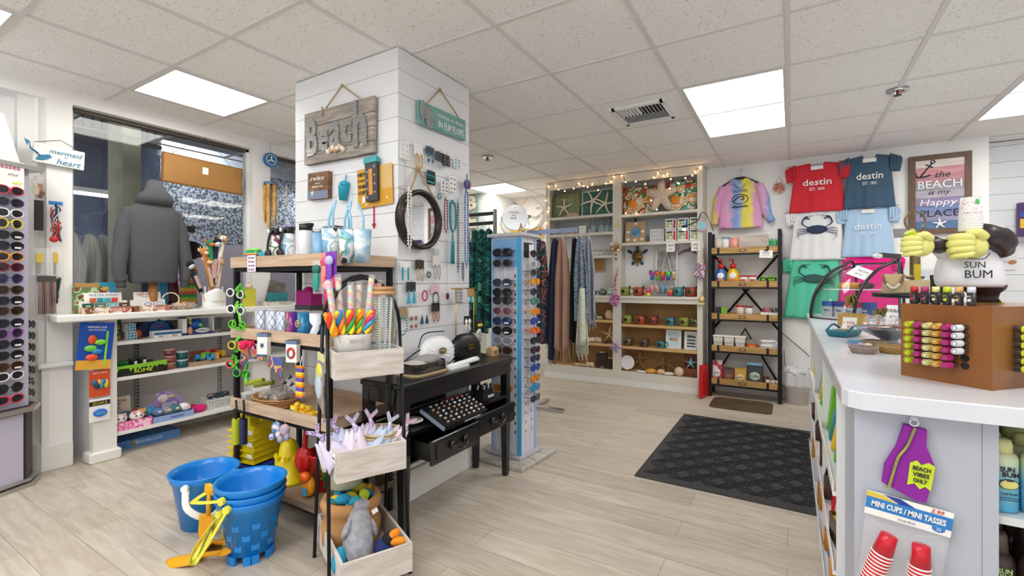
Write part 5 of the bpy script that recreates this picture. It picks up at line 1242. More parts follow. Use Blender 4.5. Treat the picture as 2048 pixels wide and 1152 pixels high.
# floor level stock: yellow moulds, red and green baskets
YP=C('#e6cf10',.3)
p=(xs(513,-.40),-.40);
for k in range(6):
 z=F4+.05+.032*k;t=TH('castle_mould','yellow sandcastle mould, %s of the stack under the third tray'%(ORD[5-k]if k<5 else 'topmost'),'sand toy',(p[0],p[1],z),8,'stack of yellow sandcastle moulds')
 b=MB();b.box((0,0,.012),(.205,.2,.006),YP);b.box((0,0,.03),(.18,.17,.034),YP,taper=.95)
 if k==5:
  for(x,y)in((-.06,-.05),(.02,-.05),(-.06,.05),(.05,.05)):b.box((x,y,.07),(.065,.06,.05),YP,taper=.75)
  b.ball((-.02,-.05,.09),(.035,.03,.02),YP,n=8,k=5)
 b.bd('mould',t)
 if k in(1,3,5):MB().b2((.055,-.101,.008),(.095,-.0985,.03),PAPER).bd('price_sticker',t)
t=TH('plastic_tray','dark blue plastic tray under the yellow moulds','tray',(p[0]+.02,p[1],F4+.012),4);MB().box((0,0,.018),(.22,.2,.035),C('#1f3aa0',.3),taper=1.08).bd('tray',t)
t=TH('castle_mould','round yellow castle tower mould on the bottom board','sand toy',(xs(578,-.42),-.42,F4));b=MB();b.lathe([(.085,0),(.085,.02),(.072,.022),(.066,.12),(.06,.13),(.05,.135),(.045,.18),(.03,.21),(.008,.225)],YP,n=20)
for k in range(8):a=k*pi/4;b.box((.062*cos(a),.062*sin(a),.137),(.022,.016,.02),YP,r=rot(0,0,math.degrees(a)+90))
b.bd('mould',t);MB().b2((-.02,-.076,.03),(.02,-.071,.065),PAPER).bd('price_sticker',t)
RDP,ORP,GNP=C('#c8201a',.25),C('#e8601a',.3),C('#4a9a1a',.35)
t=TH('beach_spade','red plastic spade scoop standing on the bottom board','sand toy',(xs(612,-.42),-.43,F4+.09),30);MB().ball((0,0,.05),(.05,.03,.07),RDP,f=lambda v:V((v.x,v.y*(1 if v.y<0 else .2),v.z))).cyl((0,0,.1),(.01,0,.2),.012,RDP).bd('spade',t)
t=TH('sand_bucket','red sand bucket half hidden on the bottom board','bucket',(xs(640,-.40),-.36,F4));MB().lathe([(.07,0),(.09,.17),(.097,.175),(.097,.185),(.085,.18),(.066,.01),(.001,.008)],RDP,n=20).bd('bucket',t)
t=TH('sand_bucket','green perforated basket bucket behind the crate ladder','bucket',(xs(672,-.42),-.35,F4));b=MB();b.lathe([(.095,0),(.125,.14),(.13,.145),(.128,.152),(.118,.145),(.09,.008),(.001,.006)],GNP,n=24)
b.bd('bucket',t);b=MB()
for k in range(14):
 for j in range(2):a=k*2*pi/14+j*.22;r=.104+j*.014;b.ball((r*cos(a)*1.02,r*sin(a)*1.02,.045+.05*j),(.009,.009,.009),C('#1f4a10'),n=6,k=4)
b.bd('hole',t)
t=TH('plastic_animal','orange and yellow plastic sand toy beside the red spade','sand toy',(xs(608,-.50),-.475,F4));MB().ball((0,0,.05),(.04,.03,.05),C('#e8901a',.3)).ball((0,-.02,.1),(.03,.025,.025),ORP).bd('body',t);MB().b2((.0,-.035,.02),(.03,-.031,.055),C('#3a9ad0')).bd('tag',t)
t=TH('waste_tub','cream plastic tub with handle holes on the floor under the black table','tub',(-.47,ys(690,-.47),.30))
MB().lathe([(.075,0),(.085,.2),(.092,.205),(.092,.215),(.08,.21),(.07,.01),(.001,.008)],C('#dcdcc8',.5),n=20).bd('tub',t);MB().b2((-.03,-.09,.16),(.03,-.083,.18),C('#8a8a7a')).bd('handle_hole',t)

# ============================================================ crate ladder: whitewashed crates on a black arched A-frame
UA=64.5;LO=V((-.313,-.544,0));LR=rot(0,0,UA)
def lw(x,y,z=0):v=LR@V((x,y,z));return(LO.x+v.x,LO.y+v.y,z)
WW=mat('whitewashed_wood','#d9d4cf',.75,pat='wood',col2='#b9aea6',scale=7,stretch=(1,1,6),lo=.35,hi=.75)
t=TH('crate_ladder','black arched metal ladder stand holding three whitewashed crates','display stand',LO,UA)
for s_ in(-1,1):
 MB().tube([(s_*.154,-.15 if s_>0 else-.115,0),(s_*.154,-.145 if s_>0 else-.11,.04)],.011,DARKM).tube([(s_*.154,-.145 if s_>0 else-.11,.04),(s_*.147,-.045,1.02)],.0075,DARKM).bd('leg',t)
 MB().tube([(s_*.154,.18,0),(s_*.147,.045,1.02)],.0075,DARKM).bd('leg',t)
for y0,zt in((-.045,1.215),(.045,1.225)):
 pts=[(-.147,y0,1.02)]+[(-.147*cos(a),y0*(1-.6*sin(a)),1.02+(zt-1.02)*sin(a))for a in[i*pi/12 for i in range(1,12)]]+[(.147,y0,1.02)]
 MB().tube(pts,.0075,DARKM).bd('arch',t)
for(z,y0,y1,h)in((.82,-.125,.06,.105),(.435,-.155,.12,.115),(.05,-.2225,.2225,.113)):
 b=MB();b.M=loc(0,(y0+y1)/2,z);tray_crate(b,.274,y1-y0,h,.011,WW);b.bd('crate',t)
CZ1,CZ2,CZ3=.832,.447,.062
# crate 1: tub of lollipops, jar of straws
t=TH('candy_tub','white oval metal tub in the top crate holding wrapped candy','tub',lw(-.045,-.035,CZ1),UA);MB().lathe([(.066,0),(.075,.15),(.079,.156),(.071,.15),(.062,.01),(.001,.008)],C('#eceae8',.4),n=28,sy=.85).bd('tub',t);MB().b2((-.028,-.0665,.125),(.028,-.060,.138),C('#b0aeb0')).bd('handle_slot',t)
TWI=[multi('twist%d'%k,cs,14,.3,'bandsd')for k,cs in enumerate((['#e83a2a','#f0c82a','#3a9ae0','#e8e8e0'],['#f0a0b0','#f0e090','#a0d8e0','#e8b8c8'],['#f08a3a','#f0d84a','#5ac05a','#f07a9a'],['#e8c8b8','#d89a9a','#c8e0d0','#f0e0c8']))]
rr=RR(11)
for k in range(6):
 x,y=-.10+.023*k,-.045+.025*(k%2);t=TH('candy_stick',['pastel twisted candy stick at the left of the white tub','tall wrapped marshmallow twist, second in the white tub','tall wrapped marshmallow twist in the middle of the tub','peach twisted candy stick in the tub','tallest pale wrapped candy twist in the tub','rainbow stacked candy stick at the right of the tub'][k],'candy',lw(x,y,CZ1+.03),UA,rm=LR@rot(0,-7+k*3.2,0))
 h=.335+.02*sin(k*1.9);MB().cyl((0,0,.12),(0,0,h),.0115,TWI[[1,3,1,3,1,2][k]],n=10).bd('candy',t);MB().cyl((0,0,.0),(0,0,.12),.003,PAPER,n=6).bd('stick',t);MB().cyl((0,0,.11),(0,0,h+.014),.0165,CLEAR,n=10,r2=.014).bd('wrapper',t)
for k in range(5):
 x=-.10+.02*k;t=TH('lollipop',['red and yellow twirl lollipop, leftmost in front of the candy sticks','blue and orange twirl lollipop leaning left','rainbow twirl lollipop in the middle front','orange and green twirl lollipop front right','small rainbow twirl lollipop behind the front ones'][k],'lollipop',lw(x,-.07+.01*(k%2),CZ1+.10),UA,rm=LR@rot(6,-22+k*9,0))
 b=MB()
 for j in range(3):b.tube([(.009*cos(j*2.1+q*1.1),.009*sin(j*2.1+q*1.1),.06+q*.016)for q in range(7)],.009,C([['#e8382a','#f0c81a','#f08a1a'],['#2a7ad8','#f0901a','#f0d02a'],['#e83a2a','#3aa84a','#f0d81a'],['#f0801a','#5ab83a','#f0c81a'],['#d83a6a','#3a9ad8','#f0c81a']][k][j],.25),n=7,sm=2)
 b.bd('candy',t);MB().cyl((0,0,0),(0,0,.06),.0025,PAPER,n=6).bd('stick',t)
t=TH('straw_jar','clear jar with a wooden lid full of striped glass straws in the top crate','jar',lw(.078,-.045,CZ1),UA)
b=MB();cols=['#5a4a8a','#6aa84a','#2a8a9a','#e8e8e8','#8ac83a','#4a4a9a','#c8e8a0','#7a3a8a','#3a7a3a','#e0e0f0']
for k in range(14):a=k*.45*2;b.cyl((.022*cos(a),.022*sin(a),.005),(.034*cos(a+.3),.034*sin(a+.3),.30),.0045,mat('stripe_straw%d'%(k%10),cols[k%10],.3,pat='stripe',col2='#f0f0f2',scale=30,stretch=(3,0,1)),n=6)
b.bd('straws',t);MB().lathe([(.045,0),(.045,.315)],CLEAR,n=18,cap=False).bd('glass',t);MB().lathe([(.049,.313),(.050,.328)],C('#c09a6a',.6),n=18).lathe([(.046,.329),(.046,.347)],C('#b08a5a',.6),n=18).bd('lid',t)
MB().box((-.03,-.05,.03),(.045,.002,.035),PAPER,r=rot(0,-35,-20)).bd('price_tag',t)
# crate 2: wicker basket with fairy/mermaid tulle toys
t=TH('wicker_basket','pale willow basket in the middle crate behind the purple tulle toys','basket',lw(.07,-.02,CZ2),UA);wicker(MB(),.06,.082,.12,mat('willow','#b59a72',.8,pat='weave',col2='#d8c09a',scale=100),rows=9,n=18,thick=.0055).bd('basket',t)
GLT=mat('purple_glitter','#7a4a9a',.3,.4,pat='speck',col2='#c8b0e0',scale=160);TUL=[C('#d8d0e8',.9),C('#c0d0e8',.9),C('#e8dcec',.9)]
for k,(x,y,c_,l)in enumerate(((-.10,-.07,'#7a4a9a','dark purple glitter mermaid tail toy leaning left out of the middle crate'),(-.07,-.04,'#8a5aa8','purple glitter tail toy standing behind the left one'),(-.04,-.07,'#a8a0d0','lilac tulle mermaid toy in the middle of the crate'),(.0,-.03,'#c89ac8','pink purple glitter tail toy at the back of the middle crate'),(.03,-.075,'#b0c8e0','white and aqua tulle mermaid toy at the crate front'),(.075,-.06,'#d8a8b8','rose sequin mermaid tail toy lying over the willow basket'))):
 t=TH('mermaid_doll',l,'toy',lw(x,y,CZ2+.03),UA,rm=LR@rot(-12+k*3,-34+k*15,0));g=mat('glit%d'%k,c_,.3,.4,pat='speck',col2='#e0d8f0',scale=150)
 b=MB();b.tube([(0,0,.03),(0,-.01,.08),(.01,0,.12),(0,0,.15)],[.02,.018,.013,.008],g,n=8,sm=3);b.prism([(0,.14),(-.03,.18),(-.022,.19),(0,.165),(.022,.19),(.03,.18)],.008,g);b.bd('glitter_tail',t)
 b=MB();b.sheet(lambda u,v:V(((.062+.008*sin(u*44))*cos(u*6.28)*(1-v*.6),(.05+.006*cos(u*38))*sin(u*6.28)*(1-v*.6),.01+v*.11+.01*sin(u*30))),36,5,TUL[k%3],th=.0015);b.bd('tulle_skirt',t)
 MB().ball((0,-.012,.035),(.018,.016,.018),C(['#e8d8c8','#3a9ad0','#7ad0c0'][k%3])).bd('head',t)
t=TH('dotted_bow','black and white striped bow at the left inside the middle crate','bow',lw(-.09,.03,CZ2+.07),UA);MB().ball((-.02,0,0),(.024,.01,.016),C('#3a3a44')).ball((.022,0,0),(.024,.01,.016),C('#d8d8dc')).bd('ribbon',t)
MBt=TH('price_sticker','small written sticker on the corner of the middle crate','sticker',lw(-.139,-.13,.53),UA-90);MB().b2((-.02,-.002,-.02),(.02,0,.012),PAPER).text('ASK US',(0,-.003,-.004),.007,C('#2a3a6a')).bd('sticker',MBt)
# crate 3: sack with plush, seal, toucan
t=TH('plush_sack','tan rolled-top cloth sack in the bottom crate','sack',lw(-.02,.09,CZ3),UA);TAN=C('#b98a58',.9)
MB().lathe([(.085,0),(.12,.03),(.125,.1),(.105,.15),(.12,.165),(.128,.19),(.118,.215),(.10,.21),(.09,.17),(.001,.16)],TAN,n=24,sy=.95).bd('sack',t);MB().b2((-.05,-.126,.06),(.0,-.121,.105),C('#9ab0d0')).bd('label_card',t)
for k in range(9):
 a=k*2*pi/8;r=.062 if k<8 else 0;c_=['#2a9ac0','#d8b82a','#3aa8cc','#2a8ab8','#e0c030','#2a9ac0','#3ab0d0','#b8c83a','#d0c040'][k]
 v=lw(-.02+r*cos(a),.09+r*sin(a)*.9,CZ3+.19+.015*(k%2));t=TH('plush_fish',['blue','yellow','aqua','deep blue','golden','turquoise','pale blue','lime','mustard'][k]+' plush fish on top of the tan sack','plush toy',v,k*47,'plush fish in the sack')
 MB().ball((0,0,.012),(.034,.022,.022),C(c_,.95)).prism([(.03,.012),(.052,.028),(.052,-.004)],.012,C(c_,.95),T=loc(0,-.006,0)).bd('body',t);MB().ball((-.022,-.012,.02),.004,BLACK,n=6,k=4).bd('eye',t)
t=TH('plush_seal','grey plush manatee lying against the front of the bottom crate','plush toy',lw(-.055,-.12,CZ3+.01),UA,rm=LR@rot(-24,12,0));GR=mat('grey_plush','#8f9098',.98,pat='noise',col2='#a3a4ac',scale=50,sheen=.3)
b=MB();b.tube([(0,0,.0),(0,0,.05),(0,0,.12),(0,.005,.18),(0,.01,.215)],[.045,.055,.058,.052,.046,.038,.032],GR,n=14,sm=4);b.ball((0,-.01,.225),(.032,.03,.026),GR);b.ball((0,-.0,.0),(.045,.04,.03),GR);b.bd('body',t)
MB().ball((-.055,-.01,.14),(.012,.02,.036),GR,rm=rot(0,20)).bd('flipper',t);MB().ball((.055,-.01,.14),(.012,.02,.036),GR,rm=rot(0,-20)).bd('flipper',t);MB().box((.05,-.03,.2),(.025,.003,.018),C('#f0e8e8'),r=rot(0,-30)).bd('tag',t)
t=TH('plush_toucan','black plush toucan with an orange beak at the right of the bottom crate','plush toy',lw(.055,-.13,CZ3),UA);b=MB();b.ball((0,0,.06),(.045,.04,.045),C('#23306a',.95));b.ball((.015,-.01,.10),(.03,.028,.026),C('#1c1c24',.95));b.bd('body',t)
MB().ball((.05,-.03,.085),(.045,.02,.02),C('#f0941a',.8),rm=rot(0,20)).ball((.03,-.02,.115),(.03,.016,.018),C('#e88a1a',.8),rm=rot(0,-30)).bd('beak',t);MB().ball((-.03,-.04,.05),(.022,.012,.02),C('#f0d81a',.9)).bd('wing',t)
t=TH('plush_bird','white plush bird with a round red tag at the crate front','plush toy',lw(.02,-.17,CZ3),UA);MB().ball((0,0,.035),(.035,.028,.03),C('#e8ecf0',.9)).ball((.03,0,.03),(.03,.02,.02),C('#2a8ab0',.9)).bd('body',t);MB().ball((-.01,-.03,.045),(.016,.004,.016),C('#d8202a')).text('TY',(-.01,-.036,.045),.012,PAPER).bd('tag',t)
t=TH('plush_fish','turquoise plush fish at the left front of the bottom crate','plush toy',lw(-.112,-.10,CZ3),UA+60);MB().ball((0,0,.05),(.05,.03,.05),C('#2a93b8',.95)).bd('body',t);MB().ball((-.01,-.03,.06),.006,BLACK,n=6,k=4).bd('eye',t)
# bagged swim goggles hanging on the ladder's left side
t=TH('bagged_floats','clear bag with yellow swim armbands hanging on the left side of the crate ladder','bag',lw(-.165,-.02,.915),UA-90)
MB().b2((-.055,-.004,-.03),(.055,.0,.0),C('#d8d89a')).bd('header_card',t);MB().sheet(lambda u,v:V(((u-.5)*.12,-.004-.02*sin(pi*u)*sin(pi*v),-.03-v*.17-.03*(u)*v)),8,8,CLEAR,th=.001).bd('clear_bag',t)
MB().ball((.0,-.008,-.07),(.045,.01,.03),C('#d8d04a',.4)).ball((-.0,-.01,-.13),(.04,.01,.05),C('#a8c4d8',.4)).bd('armband',t)
t=TH('striped_bag','orange, yellow and purple striped bag behind the crate ladder','bag',(xs(617,-.50),-.545,.66));MB().box((0,0,.07),(.05,.012,.15),multi('sunset_stripe',['#e87a1a','#f0b81a','#f0d84a','#7a3a9a','#4a5ab0'],7,.5,'bandsz')).bd('bag',t);MB().tube([(0,0,.14),(0,.01,.19)],.002,CHROME,n=4).bd('hook',t)

# ============================================================ beach buckets and spades on the floor
BB=C('#1a86dc',.22);BBI=C('#0f5fb4',.3)
def bucket(label,p,r0,r1,h,rz,handle,castle=False,tilt=0,group=None,spout=False):
 t=TH('beach_bucket',label,'bucket',p,rz,group,rm=rot(0,0,rz)@rot(tilt,0,0))
 f=MB();f.lathe([(r0,0),(r1*.94,h*.86),(r1,h*.88),(r1*1.0,h*.93),(r1*1.07,h),(r1*1.05,h*1.012),(r1*.97,h),(r1*.9,h*.9),(r0*.95,.012),(.001,.012)],BB,n=36)
 if castle:
  b=f
  for k in range(18):
   a=k*2*pi/18;q=r0
   if k%3:b.box((q*cos(a),q*sin(a),-.018),(.012,r0*.33,.036),BB,r=rot(0,0,math.degrees(a)))
   for j in range(3):
    if(k+j)%2:zz2=h*(.18+.2*j);qq=r0+(r1*.94-r0)*(.18+.2*j)/.86;b.box((qq*cos(a),qq*sin(a),zz2),(.0015,.03,.03),BB,r=rot(0,0,math.degrees(a)))
 f.bd('bucket',t)
 if spout:MB().prism([(-.04,0),(.04,0),(0,.05)],.012,BB,T=loc(-r1*1.02,0,h*.99)@rot(-90,0,90)).bd('spout',t)
 if handle:
  m,pts=handle;MB().tube(pts,.015,m,sm=5,flat=.22,n=8).bd('handle',t)
  for q in(pts[0],pts[-1]):MB().cyl((q[0]*.97,q[1]*.97,q[2]),(q[0]*1.08,q[1]*1.08,q[2]),.016,m,n=12).bd('handle_pivot',t)
 return t
bucket('large plain blue beach bucket with a white handle, left of the stacked ones',(-1.27,-.70,0),.10,.145,.265,20,(PAPER,[(.04,-.148,.235),(.10,-.19,.16),(.17,-.12,.11),(.16,.05,.22)]),tilt=0)
YH=C('#e6e04a',.35)
P2=V((-.80,-.735,.036))
bucket('bottom castle-shaped blue beach bucket of the nested stack',P2,.088,.132,.232,0,(YH,[(.02,-.14,.205),(-.05,-.20,.08),(-.06,-.2,.02),(-.16,.02,.2)]),castle=True)
bucket('middle blue beach bucket of the nested stack',P2+V((0,0,.03)),.089,.133,.232,12,(YH,[(.03,-.14,.2),(-.0,-.19,.10),(-.05,-.21,.02),(-.15,.02,.2)]))
bucket('top blue beach bucket of the nested stack with a pouring lip',P2+V((0,0,.062)),.090,.135,.235,-6,(YH,[(.05,-.135,.20),(-.03,-.185,.19),(-.10,-.18,.18),(-.14,-.06,.2)]),spout=True)
YS=C('#eda80e',.3)
def spade(label,p,rm,s=1):
 t=TH('beach_spade',label,'spade',p,rm=rm,s=s);b=MB()
 b.sheet(lambda u,v:V(((u-.5)*.085*(1 if v<.7 else 1-(v-.7)*1.6),.018*(1-(2*u-1)**2)-.01,-.13*v)),8,8,YS,th=.004);b.bd('blade',t)
 MB().tube([(0,0,0),(0,-.002,.1)],.010,YS,n=8).bd('shaft',t);MB().tube([(-.022,0,.1),(-.022,0,.135),(.022,0,.135),(.022,0,.1),(-.022,0,.1)],.007,YS,n=7,closed=False).ball((0,0,.118),(.026,.014,.028),YS).bd('grip',t)
spade('upright yellow spade hanging from the handle of the stacked buckets',(-.925,-.85,.19),rot(0,4,12),.95)
spade('yellow spade lying behind on the floor beside the stacked buckets',(-.965,-.80,.035),rot(0,74,5)@rot(0,0,90),1.05)
spade('frontmost yellow spade lying on the floor beside the stacked buckets',(-.93,-.885,.03),rot(0,78,26)@rot(0,0,90),1.1)
t=TH('sand_tool','lime yellow plastic rake standing between the two blue buckets','sand toy',(-.94,-.77,0));MB().lathe([(.02,0),(.026,.05),(.018,.13),(.01,.16)],C('#c8c81a',.35),sy=.6).bd('rake',t)
# ============================================================ black console table with jewellery
BL_=mat('black_lacquer','#101012',.3,coat=.3)
TX0,TX1,TY0,TY1,TZ=-.532,-.262,-.352,.575,.735
t=TH('console_table','black lacquered console table with two open drawers beside the column','table',(0,0,0))
b=MB();b.b2((TX0-.002,TY0-.015,TZ-.028),(TX1+.015,TY1+.015,TZ),BL_,bev=.006);b.b2((TX0,TY0,TZ-.045),(TX1,TY1,TZ-.029),BL_);b.bd('table_top',t)
for(x,y)in((TX0+.022,TY0+.022),(TX1-.022,TY0+.022),(TX0+.022,TY1-.022),(TX1-.022,TY1-.022)):
 b=MB();b.b2((x-.022,y-.022,.35),(x+.022,y+.022,TZ-.046),BL_);b.box((x,y,.175),(.044,.044,.349),BL_,r=rot(180),taper=.7);b.bd('leg',t)
b=MB();b.b2((TX0+.001,TY0+.045,TZ-.10),(TX0+.015,TY1-.045,TZ-.046),BL_);b.b2((TX1-.016,TY0+.045,TZ-.10),(TX1-.002,TY1-.045,TZ-.046),BL_)
b.b2((TX0+.045,TY0+.002,TZ-.10),(TX1-.045,TY0+.016,TZ-.046),BL_);b.b2((TX0+.045,TY1-.016,TZ-.10),(TX1-.045,TY1-.002,TZ-.046),BL_);b.bd('apron',t)
MB().b2((TX0+.002,TY0+.004,.488),(TX1-.002,TY1-.004,.503),BL_).bd('middle_shelf',t)
b=MB();b.b2((TX0+.003,TY0+.045,.352),(TX0+.014,TY1-.045,.487),BL_)
for y in(TY0+.01,.075,TY1-.024):b.b2((TX0+.045,y,.352),(TX1-.01,y+.012,.487),BL_)
b.b2((TX0+.015,TY0+.03,.352),(TX1-.01,TY1-.03,.36),BL_);b.bd('drawer_case',t)
for k,(y0,y1,x)in enumerate(((-.30,.068,-.14),(.096,.50,-.185))):
 b=MB();b.b2((x-.016,y0,.37),(x,y1,.482),BL_,bev=.003);b.b2((x-.0005,y0+.03,.392),(x+.004,y1-.03,.462),BL_);b.b2((x-.24,y0+.012,.385),(x-.0161,y0+.022,.462),BL_);b.b2((x-.24,y1-.022,.385),(x-.0161,y1-.012,.462),BL_);b.b2((x-.24,y0+.022,.385),(x-.0161,y1-.022,.392),BL_);d=b.bd('drawer',t)
 yc=(y0+y1)/2;h=MB();h.tube([(x+.006,yc-.05,.43),(x+.03,yc-.045,.425),(x+.034,yc,.405),(x+.03,yc+.045,.425),(x+.006,yc+.05,.43)],.006,BL_,sm=4)
 for s_ in(-1,1):h.ball((x+.012,yc+s_*.05,.432),(.012,.016,.02),BL_)
 h.bd('handle',d)
yT=lambda px,x=-.40:ys(px,x)
# things on the table
t=TH('woven_tray','black open-weave tray on a cork mat holding folded grey cloths','tray',(-.40,yT(843),TZ),90)
b=MB();
def rr_pts(w,d,r=.03,n=5):
 out=[]
 for(cx,cy,a0)in((w/2-r,d/2-r,0),(-w/2+r,d/2-r,90),(-w/2+r,-d/2+r,180),(w/2-r,-d/2+r,270)):
  for k in range(n):a=R(a0+90*k/(n-1));out.append((cx+r*cos(a),cy+r*sin(a)))
 return out
P_=rr_pts(.27,.19,.05);b.add([(x,y,0)for x,y in P_]+[(x,y,.008)for x,y in P_],[tuple(range(len(P_)-1,-1,-1)),tuple(range(len(P_),2*len(P_)))]+[(i,(i+1)%len(P_),len(P_)+(i+1)%len(P_),len(P_)+i)for i in range(len(P_))],C('#c8b088',.7));b.bd('cork_mat',t)
b=MB();P_=rr_pts(.24,.16,.045,8);n=len(P_)
for z in(.012,.052):b.tube([(x,y,z)for x,y in P_],.004,BLACK,closed=1,n=6)
for i in range(0,n):
 x,y=P_[i];x2,y2=P_[(i+1)%n];L_=math.hypot(x2-x,y2-y);q=max(1,int(L_/.014))
 for j in range(q):
  u0,u1=j/q,(j+1)/q;b.tube([(x+(x2-x)*u0,y+(y2-y)*u0,.012),(x+(x2-x)*u1,y+(y2-y)*u1,.052)],.002,BLACK,n=4,cap=False);b.tube([(x+(x2-x)*u1,y+(y2-y)*u1,.012),(x+(x2-x)*u0,y+(y2-y)*u0,.052)],.002,BLACK,n=4,cap=False)
b.bd('woven_side',t);MB().b2((-.1,-.06,.009),(.1,.06,.014),C('#b9a98f')).bd('bottom',t)
for k,(dx,c_,l,tl)in enumerate(((-.03,'#c4bdb8','pale beige folded cloth in the woven tray',0),(.04,'#9c9a9a','grey folded cloth on top in the woven tray',12))):
 t=TH('folded_cloth',l,'cloth',(-.40,yT(843)+dx,TZ+.045+.012*k),90+tl);MB().ball((0,0,0),(.085,.055,.02),C(c_,.9),f=lambda v:V((math.copysign(abs(v.x)**.5,v.x),math.copysign(abs(v.y)**.5,v.y),v.z+.15*sin(v.x*6)))).bd('cloth',t)
def handbag(label,yv,m,xx,rz,gm):
 t=TH('handbag',label,'handbag',(xx,yv,TZ),rz,s=1.12)
 def f(v):return V((v.x*(1-.25*max(0,v.z)),v.y,v.z*1.0 if v.z>-.75 else-.75))
 b=MB();b.ball((0,0,.064),(.108,.034,.078),m,n=28,k=14,f=lambda v:V((math.copysign(abs(v.x)**.75,v.x)*(1-.12*max(0,v.z)),math.copysign(abs(v.y)**.7,v.y),max(-.82,v.z))));b.bd('body',t)
 b=MB()
 for k in range(5):b.tube([(-.085+.0*k,-.0335,.02+.02*k),(-.045,-.038,.0+.02*k),(0,-.039,.02+.02*k),(.045,-.038,.0+.02*k),(.085,-.0335,.02+.02*k)],.0018,m,n=5)
 b.tube([(-.1,0,.09),(-.06,-.0,.134),(0,0,.1425),(.06,0,.134),(.1,0,.09)],.003,GOLD if False else m,sm=4);b.bd('quilting',t)
 b=MB();b.text('G',(-.006,-.042,.078),.03,gm,bold=.03,depth=.003);b.text('G',(.008,-.043,.078),.03,gm,bold=.03,depth=.003,T=loc(.010,-.043,.078)@Mx.Scale(-1,4,V((1,0,0))));b.bd('gold_emblem',t)
 return t
t=handbag('white quilted handbag with a gold double letter clasp on the black table',yT(885),C('#eceef2',.35),-.44,78,mat('brass','#a8822c',.3,.9))
MB().tube([(-.1,0,.09),(-.16,-.0,.06),(-.2,.01,.02),(-.12,.02,.006)],.0035,BLACK,sm=5).tube([(-.11,0,.1),(-.06,.02,.16),(.06,.02,.165)],.003,BLACK,sm=5).bd('strap',t)
handbag('black chevron quilted handbag with a gold double letter clasp on the table',yT(930),C('#131316',.4),-.40,82,mat('brass','#a8822c',.3,.9))
t=TH('tissue_roll','flattened roll of white tissue lying in front of the handbags','tissue',(-.315,yT(925,-.32),TZ),90);MB().tube([(-.14,0,.014),(0,-.004,.018),(.13,.004,.02)],[.018,.02,.022],C('#eceef0',.7),sm=4,flat=.7,n=10).b2((-.14,-.03,0),(.02,.03,.008),C('#eceef0',.7)).bd('tissue',t)
t=TH('trinket_chest','tiny wooden chest with a domed lid at the right end of the table','box',(-.38,yT(985,-.38),TZ),90);WDN=mat('light_wood','#c8a878',.6,pat='wood',col2='#a88858',scale=20)
MB().b2((-.036,-.024,0),(.036,.024,.035),WDN).bd('chest',t);MB().prism([(.024*cos(a),.036+.018*sin(a))for a in[i*pi/8 for i in range(9)]],.072,WDN,T=rot(0,0,90)@loc(0,-.036,0)).bd('lid',t);MB().text('LIFE',(0,-.026,.022),.012,C('#4a2f1a'),bold=.03).bd('engraving',t)
for s_ in(0,):pass
# T-bar stands with earrings at the far end
t=TH('jewellery_stand','thin gold T-bar jewellery stand at the far end of the table','display stand',(-.46,yT(920,-.46),TZ),90)
b=MB();h=zz(920,577,x=-.46)-TZ;b.tube([(-.04,0,0),(-.04,0,h)],.0035,GOLD,n=6);b.tube([(.14,0,0),(.14,0,h)],.0035,GOLD,n=6);b.bd('post',t);MB().tube([(-.08,0,h),(.17,0,h)],.0045,GOLD,n=7).bd('bar',t);MB().b2((-.06,-.05,0),(.16,.05,.006),GOLD).bd('base',t)
ya=yT(920,-.46)
for(px,c1,c2,l,kind)in((920,'#8d8a92','#e8eaf0','grey card of white stud earrings on the gold T-bar','studs'),(941,'#b48a58','#7ac8dc','kraft card with pale turquoise drop earrings on the gold T-bar','drops')):
 yv=yT(px,-.45);t=TH('earring_card',l,'earrings',(-.452,yv,TZ+h-.002),90);MB().b2((-.028,-.002,-.085 if kind=='studs' else-.05),(.028,0,0),C(c1)).bd('card',t);b=MB()
 if kind=='studs':
  for i in range(4):
   for j in(-1,1):b.ball((j*.014,-.004,-.015-.018*i),.005,C(c2,.2),n=7,k=5)
 else:
  for j in(-1,1):b.ball((j*.017,-.005,-.068),(.012,.005,.018),C(c2,.3))
 b.bd('ornament',t)
t=TH('earring_card','black card with long crystal drop earrings below the T-bar','earrings',(-.44,yT(934,-.44),zz(934,632,x=-.44)),90);MB().b2((-.032,-.002,-.05),(.032,0,0),C('#1d1d20')).bd('card',t);MB().lathe([(.001,-.1),(.011,-.08),(.004,-.05),(.012,-.035),(.002,-.015)],C('#e8e6e0',.15,.3),c=(-.016,-.006,0),n=8).lathe([(.001,-.1),(.011,-.08),(.004,-.05),(.012,-.035),(.002,-.015)],C('#e8e6e0',.15,.3),c=(.016,-.006,0),n=8).bd('ornament',t)
t=TH('display_pedestal','small gold and crystal pedestal behind the black handbag','display stand',(-.43,yT(932,-.43)+.01,TZ),90);MB().lathe([(.03,0),(.03,.01),(.008,.02),(.008,.11),(.022,.118),(.02,.125)],GOLD,n=16).bd('pedestal',t)
t=TH('crystal_bracelet','wide crystal mesh bracelet on a black holder with a yellow tag','bracelet',(-.42,yT(957,-.42),TZ),90)
MB().lathe([(.018,0),(.012,.04),(.012,.12)],GOLD,n=12).bd('holder',t);MB().ball((0,-.004,.13),(.026,.014,.05),mat('crystal_mesh','#e8e4dc',.25,.3,pat='dots',col2='#8a8478',scale=120),n=14,k=10).bd('mesh',t)
MB().b2((-.028,-.012,.175),(.028,.012,.225),C('#17171a')).b2((-.024,-.0135,.19),(.024,-.012,.205),C('#e8d81a')).bd('tag_holder',t)
